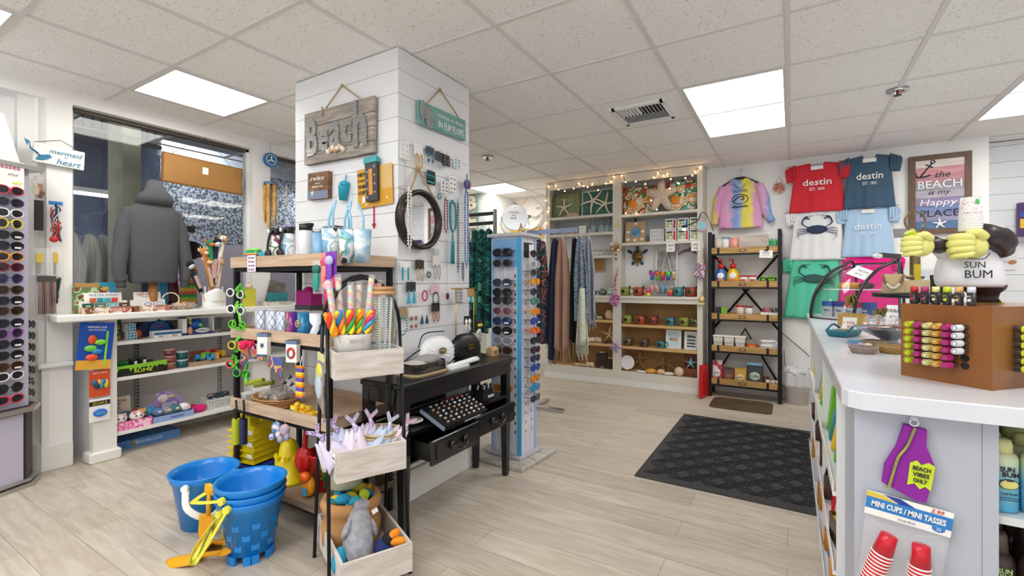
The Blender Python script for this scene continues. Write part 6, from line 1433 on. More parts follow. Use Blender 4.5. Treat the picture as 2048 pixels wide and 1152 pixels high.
# ring display tilted on the middle shelf
yl,yr_=ys(846,-.33),ys(930,-.33)
yc=(ys(846,-.34)+ys(930,-.34)+ys(895,-.22)+ys(980,-.22))/4;wR=.36
t=TH('ring_tray','black flocked tray of silver and shell rings propped open on the middle shelf','display tray',(-.275,yc-.03,.505),90,rm=rot(0,0,90)@rot(24,0,0))
MB().b2((-wR/2,-.08,.0),(wR/2,.09,.03),C('#0f0f11',.9)).b2((-wR/2-.003,-.08,.005),(-wR/2-.0005,.09,.025),C('#a8b8d0')).b2((-.02,-.082,.01),(.12,-.0805,.018),C('#d8dce0')).bd('tray',t)
rr=RR(8)
RC=['#d8d8da','#c8a890','#e8e8e6','#b8b8ba','#c89878']
TR=Mx.Translation((-.275,yc-.03,.505))@rot(0,0,90)@rot(24,0,0)
ringm=[C(c_,.2,.4)for c_ in RC]
proto=[]
for k,m in enumerate(ringm):
 t=TH('finger_ring','silver finger ring with a pale stone in the black ring tray','ring',(0,0,0),group='rings in the black tray');MB().tube([(.008*cos(a),0,.004+.008*sin(a))for a in AN(12)],.0015,STEEL,closed=1,n=5).bd('band',t);MB().ball((0,0,.012),(.0095,.007,.006),m,n=9,k=6).bd('stone',t);proto.append(t)
used=set()
for j in range(6):
 for i in range(8):
  k=rr.randrange(5);v=TR@V((-wR/2+.03+i*.043+.008*(j%2),-.065+j*.026,.03));lbl=['silver banded','copper toned','white stoned','grey stoned','rose stoned'][k]+' ring, row %d from the front, %d from the left in the black tray'%(j+1,i+1)
  R_=rot(0,0,90)@rot(24,0,0)@rot(0,0,rr.uniform(-30,30))
  if k not in used:used.add(k);o=proto[k];o.location=v;o.rotation_euler=R_.to_euler();o['label']=lbl
  else:dup(proto[k],v,label=lbl,rm=R_)
t=TH('red_beads','dark red bead chain along the back of the ring tray','necklace',TR@V((.05,.083,.034)),rm=rot(0,0,90)@rot(24));b=MB()
for k in range(16):b.ball((-.08+k*.011,.003*sin(k*2),0),.006,C('#8a1418',.3),n=6,k=4)
b.bd('beads',t)
t=TH('tray_lid','black lid standing behind the ring tray','lid',(-.45,yc-.06,.505),90,rm=rot(0,0,90)@rot(-14));MB().b2((-wR/2,0,0),(wR/2,.012,.10),C('#101012',.8)).b2((-wR/2,-.002,.03),(wR/2,0,.034),C('#8a8a8c',.4)).bd('lid',t)
t=TH('earring_tray','small black display of stud earrings at the right of the middle shelf','display tray',(-.33,ys(968,-.33),.504),90);MB().box((0,0,.03),(.12,.07,.06),C('#101012',.9),taper=.8).b2((-.01,-.037,.01),(.05,-.035,.025),C('#c8ccd8')).bd('block',t);b=MB()
for k in range(10):b.cyl((-.045+(k%5)*.022,-.015+.03*(k//5),.06),(-.045+(k%5)*.022,-.02+.03*(k//5),.085),.006,[BLACK,C('#d8d8dc',.2)][k%2],n=8)
b.bd('stud',t)
for k,(x,y,z,s_,l)in enumerate(((-.36,ys(822,-.36),.504,.06,'white scalloped dish at the left of the middle shelf'),(-.24,-.22,.394,.05,'crumpled white paper in the left drawer'),(-.24,ys(985,-.24),.394,.05,'white disc in the right drawer'))):
 t=TH(['scallop_dish','tissue_paper','white_saucer'][k],l,'dish' if k!=1 else 'paper',(x,y,z));MB().lathe([(.001,.004),(s_*.6,.004),(s_,.016),(s_*.97,.02),(s_*.5,.012),(.001,.01)],C('#e8e6e6',.4),n=20).bd('dish',t)

# ============================================================ slim blue sunglasses tower
XA,XB,YA,YBk=-.512,-.285,.755,.945
t=TH('sunglasses_tower','tall white and blue sunglasses tower on a wooden base beside the table','display stand',(0,0,0))
LB=mat('tower_white','#dcdfe8',.4,pat='wood',col2='#c6c8d4',scale=6,stretch=(8,8,.4));BLU=C('#4aa6dc',.3);PBL=C('#9db9e4',.35)
b=MB();b.M=loc(-.41,.86,0)@rot(0,0,-4);b.box((0,0,.015),(.44,.44,.03),mat('base_wood','#c9c4bd',.5,pat='wood',col2='#aaa49c',scale=5,stretch=(1,8,1)),bev=.006);b.box((0,0,.042),(.30,.27,.022),C('#b8b8be',.4),bev=.004);b.bd('base',t)
b=MB();b.b2((XA,YA,.054),(XB,YBk,1.50),LB);b.bd('column',t)
b=MB();b.b2((XA-.006,YA-.008,.054),(XA+.01,YA-.001,1.49),PBL);b.b2((XB-.03,YA-.008,.054),(XB+.002,YA-.001,1.49),BLU);b.b2((XB+.0005,YBk-.02,.054),(XB+.008,YBk+.004,1.49),PBL);b.bd('corner_strip',t)
b=MB();b.b2((XA+.012,YA-.006,1.30),(XB-.032,YA-.001,1.485),mat('sky_card','#7fb0e0',.3));b.tube([(-.46+.009*k,YA-.0075,1.42+.007*sin(k*2.3))for k in range(13)],.0015,C('#2a4a7a'),sm=4,n=4);b.b2((-.48,YA-.0075,1.368),(-.345,YA-.0065,1.374),C('#2a4a7a'));b.bd('header_sign',t)
MB().b2((XA-.03,YA-.03,1.50),(XB+.03,YBk+.03,1.522),C('#c6c8cc',.35),bev=.004).bd('top_plate',t)
b=MB()
for k in range(18):
 z=.2+k*.061
 b.ball((XB-.048,YA-.001,z),(.006,.003,.014),C('#3a4048'),n=8,k=5);b.ball((XB+.0005,YA+.055,z),(.002,.004,.012),C('#3a4048'),n=8,k=5);b.ball((XB+.0005,YBk-.055,z),(.002,.004,.012),C('#3a4048'),n=8,k=5)
b.bd('slot',t)
b=MB();b.b2((XB+.001,YA+.03,1.36),(XB+.006,YBk-.05,1.46),C('#15151a')).b2((XB+.001,YBk-.10,1.33),(XB+.008,YBk-.035,1.45),PAPER);b.bd('side_sign',t)
FR_=[(506,'black wraparound','#1a1c22','#1e2028'),(527,'silver-black','#6a6a70','#1c1e24'),(566,'blue-grey','#4a5a78','#2a3448'),(585.5,'black','#16181e','#1a1c24'),(601.6,'dark tortoise','#2a2420','#20242c'),(622.7,'rose tinted','#a89098','#6a3a4c'),(643,'cobalt lens','#2a3a5a','#1c2c5a'),(662,'glossy black','#121318','#15171e'),(682,'clear silver','#b8bcc4','#7a7e88'),(701,'brown lens','#5a4a40','#3a2420'),(720,'dark grey','#4a4a50','#2a2a34'),(738,'pale silver','#c0c0c4','#8a8a90'),(777,'amber','#c89a3a','#b8741f')]
for k,(py,n_,fc,lc)in enumerate(FR_):
 sunglasses(n_+' sunglasses, %s pair down the front of the blue tower'%(ORD[k]if k else 'topmost'),C(fc,.2),C(lc,.1),(-.405,YA-.05,zz(1010,py,y=YA-.04)),4,w=.16,group='sunglasses down the front of the blue tower',tagged=k in(2,6,7))
SR_=[(508,'black','#17181c','#1a1c22'),(529.5,'white','#dcdee2','#8a8c92'),(546,'clear black','#55585e','#2a2c32'),(564,'amber','#c8841a','#e09a1f'),(584,'charcoal','#2a2c32','#2a2c32'),(603,'green lens','#3a5a50','#3f8a72'),(624,'orange lens','#d8861a','#d8861a'),(643,'cobalt mirrored','#2f3a8a','#35409a'),(662,'red orange','#c8481a','#e0701a'),(682,'black','#1a1a20','#22232a'),(701,'brown','#2e2020','#3a2626'),(718,'navy','#1f2a44','#222c48'),(736.5,'bright blue','#1f4a9a','#1f4a9a'),(758,'gold amber','#b8741a','#d08a2a'),(777,'turquoise mirrored','#2a7aa8','#2f8ab8'),(798,'smoky','#4a4c54','#3a3c44')]
for k,(py,n_,fc,lc)in enumerate(SR_):
 sunglasses(n_+' sunglasses, %s pair down the aisle side of the blue tower'%(ORD[k]if k else 'topmost'),C(fc,.2),C(lc,.1),(XB+.055,.85,zz(1066,py,x=XB+.05)),90,w=.14,group='sunglasses down the aisle side of the blue tower',tagged=k in(7,))
# makeup mirror on the tower
t=TH('table_mirror','round chrome table mirror with writing standing on the blue tower','mirror',(-.385,.84,1.522),30)
b=MB();b.cyl((0,.008,.115),(0,-.008,.115),.085,CHROME,n=32);b.bd('disc',t);MB().tube([(.087*cos(a),0,.115+.087*sin(a))for a in AN(28)],.004,CHROME,closed=1).bd('rim',t)
MB().tube([(-.092,0,.12),(-.094,0,.05),(-.05,.0,.006),(.05,0,.006),(.094,0,.05),(.092,0,.12)],.004,CHROME,sm=3).b2((-.06,-.03,0),(.06,.03,.008),CHROME).bd('stand',t)
b=MB();b.text('THINGS',(-.01,-.0095,.15),.014,C('#3a3a3a'));b.text('ARE',(-.01,-.0095,.13),.012,C('#3a3a3a'));b.text('FINE',(-.01,-.0095,.11),.014,C('#3a3a3a'));b.bd('lettering',t)
t=TH('mini_easel','small wooden easel beside the chrome mirror on the blue tower','easel',(-.315,.80,1.522),20);MB().tube([(-.02,0,0),(0,0,.07)],.003,WDN).tube([(.02,0,0),(0,0,.07)],.003,WDN).tube([(-.014,0,.02),(.014,0,.02)],.003,WDN).bd('easel',t)

# ============================================================ clothes racks behind
t=TH('clothes_rack','chrome and pale blue clothes rail holding shawls behind the tower','clothes rack',(0,0,0))
RY=1.98;MB().b2((-.98,RY-.012,1.645),(-.415,RY+.012,1.685),C('#a9b4dc',.3,.5)).bd('rail',t)
b=MB();b.b2((-.88,RY-.02,.03),(-.84,RY+.02,1.645),STEEL);b.bd('post',t)
b=MB();b.b2((-.90,RY-.03,0),(-.55,RY+.03,.028),STEEL);b.b2((-.90,RY-.30,0),(-.84,RY+.30,.0275),STEEL);b.bd('foot',t)
def shawl(name,label,x,z0,z1,w0,w1,m,seed,fr=None,y=None,skew=0,tip=0):
 y=RY if y is None else y
 t=TH(name,label,'shawl' if 'shawl' in name else 'garment',(x,y,1.64));rr=RR(seed);ph=rr.uniform(0,6)
 top=z0-1.64;h=z0-z1
 def f(u,v):
  ww=w0+(w1-w0)*min(1,v*2.5)**.8;xx=(u-.5)*ww+skew*v
  return V((xx,.035*sin(u*13+ph)*(.3+v),top-h*v*(1-tip*(abs(u-.5)*2)**1.5)-.03*(abs(u-.5)*2)*(1-v)))
 MB().sheet(f,24,16,m,th=.012).bd('cloth',t)
 b=MB();hanger_wire(b,top+.02,w0*.45);b.tube([(0,0,top+.03),(0,0,.0)],.002,STEEL,n=4);b.bd('hanger',t)
 if fr:
  b=MB();n=14
  for k in range(n):
   u=(k+.5)/n;p=f(u,1);b.tube([p,p+V((rr.uniform(-.008,.008),0,-fr*.5)),p+V((rr.uniform(-.012,.012),0,-fr))],.003,m,n=4)
  b.bd('fringe',t)
 return t
FLO=multi('dark_floral',['#1f4048','#2a5a5e','#b06a70','#24343c','#8a4a50','#2a4a54'],12,.9)
for a in(('floral_kimono','dark teal kimono with pink flowers hanging nearest the tower',-.80,1.60,.62,.12,.17,FLO,1,None,None,0,0),
    ('navy_shawl','navy blue fringed shawl hanging beside the floral kimono',-.63,1.60,.47,.07,.12,mat('navy_cloth','#2c3350',.95),2,.05,None,-.03,.15),
    ('blush_shawl','blush pink fringed shawl hanging in the middle of the rail',-.555,1.60,.55,.05,.16,mat('blush_cloth','#b5917f',.95,pat='noise',col2='#a98474',scale=3),3,.12,RY-.02,.0,.1),
    ('black_shawl','black fringed shawl hanging between the blush and blue ones',-.435,1.60,.62,.05,.10,C('#111114',.95),4,.16,RY+.01,.0,.15),
    ('blue_shawl','mottled blue grey shawl with a pale fringed end',-.365,1.60,.85,.05,.12,mat('melange','#46566e',.95,pat='speck',col2='#9aa8b8',scale=90),5,None,RY-.03,.02,0),
    ('grey_shawl','light grey knitted shawl hanging at the rail end',-.315,1.60,.82,.05,.11,mat('grey_knit','#7c828c',.95,pat='speck',col2='#a4aab4',scale=120),6,.06,RY+.03,.02,.1)):
 shawl(*a)
p=(-.34,RY-.07);t=TH('pale_scarf','pale green fringed scarf end hanging below the blue shawl','shawl',(p[0],p[1],1.0));SCF=mat('pale_scarf','#b9bfae',.95,pat='noise',col2='#ccd2c2',scale=40)
MB().sheet(lambda u,v:V(((u-.5)*(.05+.07*v),.02*sin(u*9),.14-.5*v)),12,8,SCF,th=.012).bd('cloth',t);b=MB()
for k in range(10):b.tube([(-.055+k*.012,0,-.35),(-.055+k*.0125,0,-.43-.03*(k%3))],.0035,SCF,n=4)
b.bd('fringe',t)
t=TH('dark_clothes_rail','dark double clothes rail behind the column holding teal dresses','clothes rack',(0,0,0));RY2=1.6
b=MB();b.b2((-1.7,RY2-.01,1.80),(-1.04,RY2+.01,1.83),C('#2a2420'));b.b2((-1.7,RY2-.01,1.715),(-1.04,RY2+.01,1.745),C('#2a2420'));b.bd('rail',t);MB().b2((-1.06,RY2-.012,0),(-1.035,RY2+.012,1.85),C('#8a8a88',.3,.8)).bd('post',t)
TEA=multi('teal_print',['#0f3a3c','#1f6a62','#0f4a52','#2a8a7a','#0a2a30'],10,.9)
hp=['#27406e','#1f5a5a','#14484a','#0f3538']
for k,(x,m,l,zb)in enumerate(((-1.36,multi('ikat',['#1f2f5a','#5a6a98','#1f2f5a','#8a96b8'],40,.9,'cells'),'indigo patterned dress hanging nearest the column edge',1.1),(-1.27,TEA,'first teal print dress on the dark rail behind the column',.95),(-1.19,multi('teal2',['#0f4a48','#2a7a6a','#0a3034','#5aa88a'],12,.9),'second teal and green print dress on the dark rail',.95),(-1.11,TEA,'third teal dress on the dark rail, nearest the blue tower',.9))):
 hung('hanging_dress',l,'dress',(x,RY2,1.74),12,.12,zb,m,top=.5,seed=k+20,group='dresses on the dark rail',th=.03,fold=2)
# signs on the far wall
t=TH('letter_sign','pale wooden sign with big cream letters on the far wall beyond the column','sign',at(943,440,y=3.49));b=MB();b.b2((-.17,-.012,-.55),(.13,.008,.42),mat('sage_board','#8a9c98',.8,pat='wood',col2='#a8b4ae',scale=6));b.bd('board',t)
b=MB()
for k,ch in enumerate('BEACH'):b.text(ch,(.02,-.02,.24-.26*k),.2,C('#e8dcc8'),wid=.15,depth=.015,bold=.05)
b.bd('letters',t)
YW=4.09
t=TH('wave_sign','round white wave cut-out sign hanging by a cord on the far wall','sign',at(1060,428,y=YW-.03));b=MB()
for k in range(5):b.box((-.2+k*.035,0,.13-k*.03),(.3,.012,.012),PAPER,r=rot(0,40))
b.tube([(.2*cos(a),0,.2*sin(a)-.02)for a in[pi+i*pi/14 for i in range(15)]],.03,PAPER,n=6,flat=.5);b.tube([(-.1,0,-.05),(0,0,.0),(.08,0,-.04),(.2,0,.02),(.18,0,.1),(.1,0,.08)],.03,C('#e8e8ea'),sm=4,flat=.5);b.bd('wave',t)
MB().tube([(-.18,0,.1),(0,0,.28),(.2,0,.1)],.003,C('#8a7a60'),n=4).bd('cord',t)
t=TH('gold_letter_sign','black and gold lettered sign low on the far wall behind the chrome mirror','sign',at(1050,467,y=YW-.02));b=MB();b.b2((-.32,-.008,-.07),(.30,.006,.07),C('#d8b04a',.5));b.bd('board',t);MB().text('seasoul',(0,-.012,0),.11,C('#1a1714'),wid=.55,bold=.04).bd('lettering',t)
# ============================================================ built-in shelving on the back wall
UX0,UXM0,UXM1,UX1,UY0,UY1=-1.43,-.555,-.455,.43,3.36,3.635
FRMc=mat('greige_paint','#dad6cc',.5);UPB=mat('upper_back','#bcc0c4',.6);LOB=mat('lower_back','#a88354',.7,pat='noise',col2='#b8925f',scale=3);MIDB=mat('mid_back','#f1f2f5',.6)
t=TH('built_in_shelving','tall greige built-in shelving with two bays on the back wall','shelving',(0,0,0))
b=MB();b.b2((UX0,UY0,0),(UX0+.055,UY0+.02,2.44),FRMc);b.b2((UXM0,UY0,.05),(UXM1,UY0+.02,2.44),FRMc);b.b2((UX1-.055,UY0,0),(UX1,UY0+.02,2.44),FRMc);b.bd('stile',t)
b=MB();b.b2((UX0+.055,UY0+.001,2.345),(UXM0,UY0+.019,2.44),FRMc);b.b2((UXM1,UY0+.001,2.345),(UX1-.055,UY0+.019,2.44),FRMc);b.bd('top_rail',t)
b=MB();b.b2((UX0+.055,UY0+.001,.06),(UXM0,UY0+.019,.165),FRMc);b.b2((UXM1,UY0+.001,.06),(UX1-.055,UY0+.019,.165),FRMc);b.b2((UX0-.01,UY0-.012,0),(UX1+.01,UY0-.0005,.062),TRIM);b.bd('bottom_rail',t)
b=MB();b.b2((UX1-.018,UY0+.0201,0),(UX1,UY1,2.44),FRMc);b.b2((UX0,UY0+.0201,0),(UX0+.018,UY1,2.44),FRMc);b.b2((UXM0+.03,UY0+.0201,.05),(UXM1-.03,UY1,2.44),FRMc);b.bd('side_panel',t)
for(x0,x1)in((UX0+.018,UXM0+.03),(UXM1-.03,UX1-.018)):
 b=MB();b.b2((x0,UY1-.012,1.62 if x0>-1 else 1.76),(x1,UY1-.002,2.43),UPB);b.b2((x0,UY1-.012,1.03),(x1,UY1-.002,1.62 if x0>-1 else 1.76),MIDB);b.b2((x0,UY1-.012,.05),(x1,UY1-.002,1.03),LOB);b.bd('back_panel',t)
def ushelf(x0,x1,z,m,th=.03,y0=None):MB().b2((x0,UY0+.003 if y0 is None else y0,z-th),(x1,UY1-.012,z),m).bd('shelf',t)
SWD=mat('pine_shelf','#d0ab74',.6)
ZL=[2.0,1.785,1.51];ZRr=[1.975,1.645]
LX0,LX1,RX0,RX1=UX0+.0185,UXM0+.0295,UXM1-.0295,UX1-.0185
for z in ZL:ushelf(LX0,LX1,z,FRMc)
for z in ZRr:ushelf(RX0,RX1,z,FRMc)
b=MB();b.b2((UX0-.012,UY0-.025,1.0),(UX1+.012,UY0-.0005,1.035),FRMc,bev=.006);b.b2((UX0-.005,UY0-.014,.955),(UX1+.005,UY0-.0006,.999),FRMc);b.bd('ledge',t)
for z in(.745,.465):ushelf(LX0,LX1,z,SWD)
for z in(.71,.455):ushelf(RX0,RX1,z,SWD)
ushelf(LX0,LX1,1.034,FRMc,.05,UY0+.021);ushelf(RX0,RX1,1.034,FRMc,.05,UY0+.021);ushelf(LX0,LX1,.165,SWD,.03,UY0+.021);ushelf(RX0,RX1,.165,SWD,.03,UY0+.021)
YI=3.47
def bx(px,y=YI):return xs(px,y)
def cushion(label,px0,px1,z,h,m,y=3.50,extra=None,tilt=-8,roll=0):
 x=(bx(px0,y)+bx(px1,y))/2;w_=bx(px1,y)-bx(px0,y);t=TH('cushion',label,'cushion',(x,y,z),rm=rot(tilt,roll,0))
 MB().ball((0,0,h/2),(w_/2,.05,h/2),m,n=28,k=14,f=lambda v:V((math.copysign(abs(v.x)**.45,v.x),v.y*(1-.5*max(abs(v.x),abs(v.z))**4),math.copysign(abs(v.z)**.45,v.z)))).bd('cushion',t)
 if extra:extra(t,w_,h)
 return t
def ex1(t,w_,h):
 MB().text('SUMMER',(0,-.060,h*.64),.05,C('#b9bf96'),wid=w_*.6).bd('lettering',t);b=MB();slim_star(b,(0,h*.35),.12,C('#efe6cc'),-.062);b.bd('starfish_print',t)
def slim_star(b,c,r,m,y,roll=0,w=.012):
 for k in range(5):
  a=pi/2+k*2*pi/5+roll;b.tube([(c[0],y-.004,c[1]),(c[0]+r*.5*cos(a),y,c[1]+r*.5*sin(a)),(c[0]+r*cos(a+.1),y+.002,c[1]+r*sin(a+.1))],[w,w*.8,w*.35],m,n=6,sm=2)
cushion('sage green cushion with a starfish and the word summer, top left bay',1103,1160,2.0,.35,mat('sage_linen','#7d8a6a',.9,pat='weave',col2='#8d9a7c',scale=60),extra=ex1)
x=(bx(1161)+bx(1231))/2;w_=bx(1230)-bx(1161);t=TH('starfish_picture','teal framed picture with two long white starfish in the top left bay','picture',(x,3.50,2.0),rm=rot(-8,-2,0));h=.33
b=MB();b.b2((-w_/2,0,0),(w_/2,.02,h),mat('teal_board','#3f6f68',.7,pat='noise',col2='#4f827a',scale=10));b.bd('board',t);b=MB();
for(x0,z0,x1,z1)in((-w_/2,0,w_/2,.014),(-w_/2,h-.014,w_/2,h),(-w_/2,0,-w_/2+.014,h),(w_/2-.014,0,w_/2,h)):b.b2((x0,-.012,z0),(x1,.0,z1),C('#d8d4c8'))
b.bd('frame',t)
b=MB();slim_star(b,(-.07,h*.58),.17,C('#ece4d0'),-.02,roll=.4,w=.014);b.bd('starfish_print',t);b=MB();slim_star(b,(.09,h*.42),.16,C('#ece4d0'),-.02,roll=-.3,w=.013);b.bd('starfish_print',t)
t=TH('seashell','large pale fan shell lying at the foot of the summer cushion','seashell',(bx(1150),3.40,2.0));MB().ball((0,0,.02),(.09,.035,.03),mat('tan_shell','#b59a78',.6,pat='wave',col2='#c9b394',scale=30)).bd('shell',t)
FLP=multi('tropical_print',['#d9d4c6','#e88a1a','#ece6da','#4f8a4a','#c8382a','#e9e4d8','#7fb8a8'],9,.85)
def ex2(t,w_,h):
 b=MB();b.ball((-w_*.2,-.055,h*.35),(.05,.008,.05),C('#e8901a'));b.ball((w_*.22,-.05,h*.75),(.035,.008,.03),C('#c8402a'));b.bd('flower_print',t);b=MB();b.b2((-w_/2,-.03,h*.8),(-w_/2+.03,.03,h*.98),C('#c02a20'));b.bd('red_corner',t)
cushion('large tropical flower cushion at the left of the top right bay',1245,1318,1.975,.35,FLP,extra=ex2)
cushion('large tropical flower cushion at the right of the top right bay',1334,1394,1.975,.37,multi('tropical_print2',['#ece6da','#e8a03a','#ece6da','#3f7a4a','#7fc0a8','#e9e4d8'],11,.85),extra=ex2)
t=TH('star_cushion','beaded star-shaped cushion between the two flower cushions','cushion',(bx(1322,3.42),3.42,1.975),rm=rot(-6));b=MB()
vs=[]
def starf(v):
 a=math.atan2(v.z,v.x);k=.62+.38*(.5+.5*cos(5*(a-pi/2)))**1.0;return V((v.x*k,v.y,v.z*k))
b.ball((0,0,.175),(.155,.045,.185),mat('beaded','#bfae9c',.8,pat='speck',col2='#e0d6ca',scale=140),n=40,k=20,rm=None,f=None)if False else None
N=40;P_=[]
for k in range(N):a=2*pi*k/N;rr_=.135+.055*cos(5*(a-pi/2));P_.append((rr_*cos(a)*.95,.19+rr_*1.1*sin(a)))
BM_=mat('beaded','#b8a594',.8,pat='speck',col2='#ddd2c6',scale=140)
b.add([(0,-.05,.19)]+[(x*.6,-.045,.19+(z-.19)*.6)for x,z in P_]+[(x,-.02,z)for x,z in P_]+[(x,.0,z)for x,z in P_]+[(0,.03,.19)],[(0,1+(k+1)%N,1+k)for k in range(N)]+[(1+k,1+(k+1)%N,1+N+(k+1)%N,1+N+k)for k in range(N)]+[(1+N+k,1+N+(k+1)%N,1+2*N+(k+1)%N,1+2*N+k)for k in range(N)]+[(1+3*N,1+2*N+k,1+2*N+(k+1)%N)for k in range(N)],BM_,True);b.bd('cushion',t)
# fairy lights along the top
t=TH('fairy_lights','string of warm fairy lights looped along the top of the built-in shelving','string lights',(0,UY0-.012,0))
b=MB();pts=[];rr=RR(6)
px=1094;bulbs=[]
seq=[(1096,422),(1092,400),(1097,372),(1112,370),(1118,378),(1130,381),(1148,376),(1158,366),(1168,371),(1176,373),(1185,367),(1197,379),(1212,366),(1222,362),(1228,352),(1244,350),(1252,363),(1272,362),(1291,367),(1308,354),(1316,345),(1327,350),(1335,347),(1342,357),(1356,365),(1371,355),(1385,350),(1390,342),(1400,334)]
wp=[at(q[0],q[1],y=UY0-.012)for q in seq]
b.tube([(p.x,.006*sin(i*2.1),p.z)for i,p in enumerate(wp)],.0028,C('#3a2a1e'),sm=4,n=5);b.bd('wire',t)
WB=mat('warm_bulb','#ffc98a',.4,emit=9);wp+=[at(*q,y=UY0-.012)for q in((1092,445),(1098,415),(1252,425),(1273,425),(1314,418),(1303,400),(1340,376),(1358,366))]
for p in wp:MB().ball((p.x,-.009,p.z-.008),.0085,WB,n=7,k=5).bd('bulb',t)
# second row left: bottles, bowls
for k,(px,h,l)in enumerate(((1186,.12,'left clear glass lantern with a wire handle on the second shelf'),(1203,.115,'second glass lantern jar in the left bay'),(1215,.12,'third glass lantern jar in the left bay'),(1226,.11,'fourth glass lantern jar next to the middle upright'))):
 t=TH('glass_lantern',l,'lantern',(bx(px),YI,ZL[1]));MB().lathe([(.035,0),(.045,.02),(.045,.06),(.028,.085),(.028,.10)],glassmat('aqua_glass','#a8c0c4',.7,.05),n=16).bd('glass',t);MB().lathe([(.046,.0),(.046,.025)],C('#b8b4a8'),n=14).tube([(-.03,0,.09),(-.028,0,.17),(0,0,.195),(.028,0,.17),(.03,0,.09)],.003,C('#6a7478',.3,.7),sm=3).bd('wire_handle',t)
for k,px in enumerate((1108,1128,1146)):t=TH('shell_bowl','%s white bowl behind the pale blue rail on the second shelf'%['left','middle','right'][k],'bowl',(bx(px),YI,ZL[1]));MB().lathe([(.02,0),(.05,.03),(.055,.04),(.05,.038),(.001,.01)],C('#dcd6c8'),n=18).bd('bowl',t)
t=TH('white_card','small white printed card standing on the second shelf of the left bay','card',(bx(1165,3.40),3.40,ZL[1]));MB().b2((-.045,-.004,0),(.045,.004,.095),PAPER).bd('card',t);MB().text('beach',(0,-.006,.06),.015,C('#9a9a9a'),shear=.3).bd('lettering',t)
# second row right
t=TH('picture_frame','sand coloured picture frame decorated with shells in the right bay','picture frame',((bx(1250)+bx(1290))/2,YI,ZRr[1]),rm=rot(-10));w_=bx(1290)-bx(1250);h=.26;b=MB()
for(x0,z0,x1,z1)in((-w_/2,0,w_/2,.07),(-w_/2,h-.07,w_/2,h),(-w_/2,.07,-w_/2+.06,h-.07),(w_/2-.06,.07,w_/2,h-.07)):b.b2((x0,-.01,z0),(x1,.01,z1),mat('sandy','#b5936c',.9,pat='speck',col2='#c8aa84',scale=120))
b.bd('frame',t);MB().b2((-w_/2+.06,.0,.07),(w_/2-.06,.005,h-.07),mat('sea_photo','#4a7fa8',.5,pat='noise',col2='#8ab0c8',scale=12)).bd('photo',t);b=MB()
for(x,z)in((0,h-.03),(-w_/2+.03,h*.5),(w_/2-.03,h*.5),(-w_/2+.035,.04),(w_/2-.035,.04),(0,.03)):b.ball((x,-.018,z),(.025,.012,.018),C('#ece4d8'))
b.ball((0,-.02,h+.01),(.015,.01,.03),C('#2a2a2a'));b.bd('seashells',t)
t=TH('framed_print','small white framed lettered picture beside the shell frame','picture frame',((bx(1300)+bx(1328))/2,YI,ZRr[1]),rm=rot(-6));w_=bx(1328)-bx(1300);h=.15
MB().b2((-w_/2,-.006,0),(w_/2,.012,h),PAPER).b2((-w_/2+.012,-.008,.012),(w_/2-.012,-.0055,h-.012),C('#c9ccd0')).bd('frame',t);b=MB();b.text('SALT',(0,-.0095,h*.65),.03,PAPER).text('WATER',(0,-.0095,h*.35),.025,PAPER);b.bd('lettering',t)
CPK=multi('card_pack',['#dfe8e4','#d8c83a','#5a9a6a','#f0f0ee','#2a3a2a'],30,.4)
for r_ in range(2):
 for c_ in range(3):
  px=1342+c_*24.5;z=ZRr[1]+(1-r_)*.125+.004
  t=TH('playing_card_pack','%s %s of six palm print souvenir packs in the right bay'%(['upper','lower'][r_],['left','middle','right'][c_]),'souvenir',(bx(px,3.42),3.42,z));MB().b2((-.057,-.012,0),(.057,.012,.118),PAPER).bd('box',t);MB().b2((-.048,-.0135,.012),(.022,-.012,.095),CPK).b2((-.048,-.0138,.09),(.02,-.012,.106),C('#1f2f2a')).b2((.028,-.0135,.01),(.05,-.012,.108),C(['#c8283a','#c8283a','#2a8ac8'][c_]if r_ else['#a81f3a','#2a6ab0','#2a8ac8'][c_])).bd('printed_panel',t)
t=TH('clip_lamp','black clip-on lamp hanging by its cable from the top right shelf','lamp',at(1404,424,y=UY0-.02));p0=at(1404,424,y=UY0-.02);q=lambda px,py,y=UY0-.06:(lambda p:(p.x-p0.x,p.y-p0.y,p.z-p0.z))(at(px,py,y=y))
MB().tube([q(1402,426),q(1396,440),q(1380,449),q(1368,452)],.006,BLACK,sm=4).tube([q(1402,424),q(1412,428),q(1420,445),q(1427,462)],.004,BLACK,sm=4).bd('arm',t);MB().ball(q(1368,453),(.026,.026,.018),BLACK).bd('lamp_head',t)
MB().ball(q(1368,459),(.02,.02,.014),mat('lit_bulb','#ffffff',.4,emit=4)).bd('bulb',t)
for k,(px,py,c1,c2,l,r)in enumerate(((1404,451,'#8fd0d8','#d8a8b0','round aqua and pink woven coaster hanging at the right of the shelving',.055),(1236,450,'#d8d06a','#c8c090','small yellow round tag hanging on the middle upright',.022))):
 t=TH('round_tag',l,'ornament',at(px,py,y=UY0-.03));MB().cyl((0,.004,0),(0,-.004,0),r,C(c2),n=22).cyl((0,-.003,0),(0,-.007,0),r*.8,C(c1),n=20).bd('disc',t);MB().tube([(0,0,r),(0,.015,r+.06)],.002,C('#888888'),n=4).bd('loop',t)
for k,(px,py,l)in enumerate(((1341,494,'left white price card hanging under the souvenir packs'),(1391,492,'right white price card hanging under the souvenir packs'))):t=TH('price_card',l,'sign',at(px,py,y=UY0-.012));MB().box((0,0,0),(.088,.003,.105),PAPER).bd('card',t);MB().text('3/$10',(0,-.0025,.015),.022,C('#3a3a44'),shear=.2).text('each',(0,-.0025,-.02),.014,C('#3a3a44')).bd('handwriting',t)
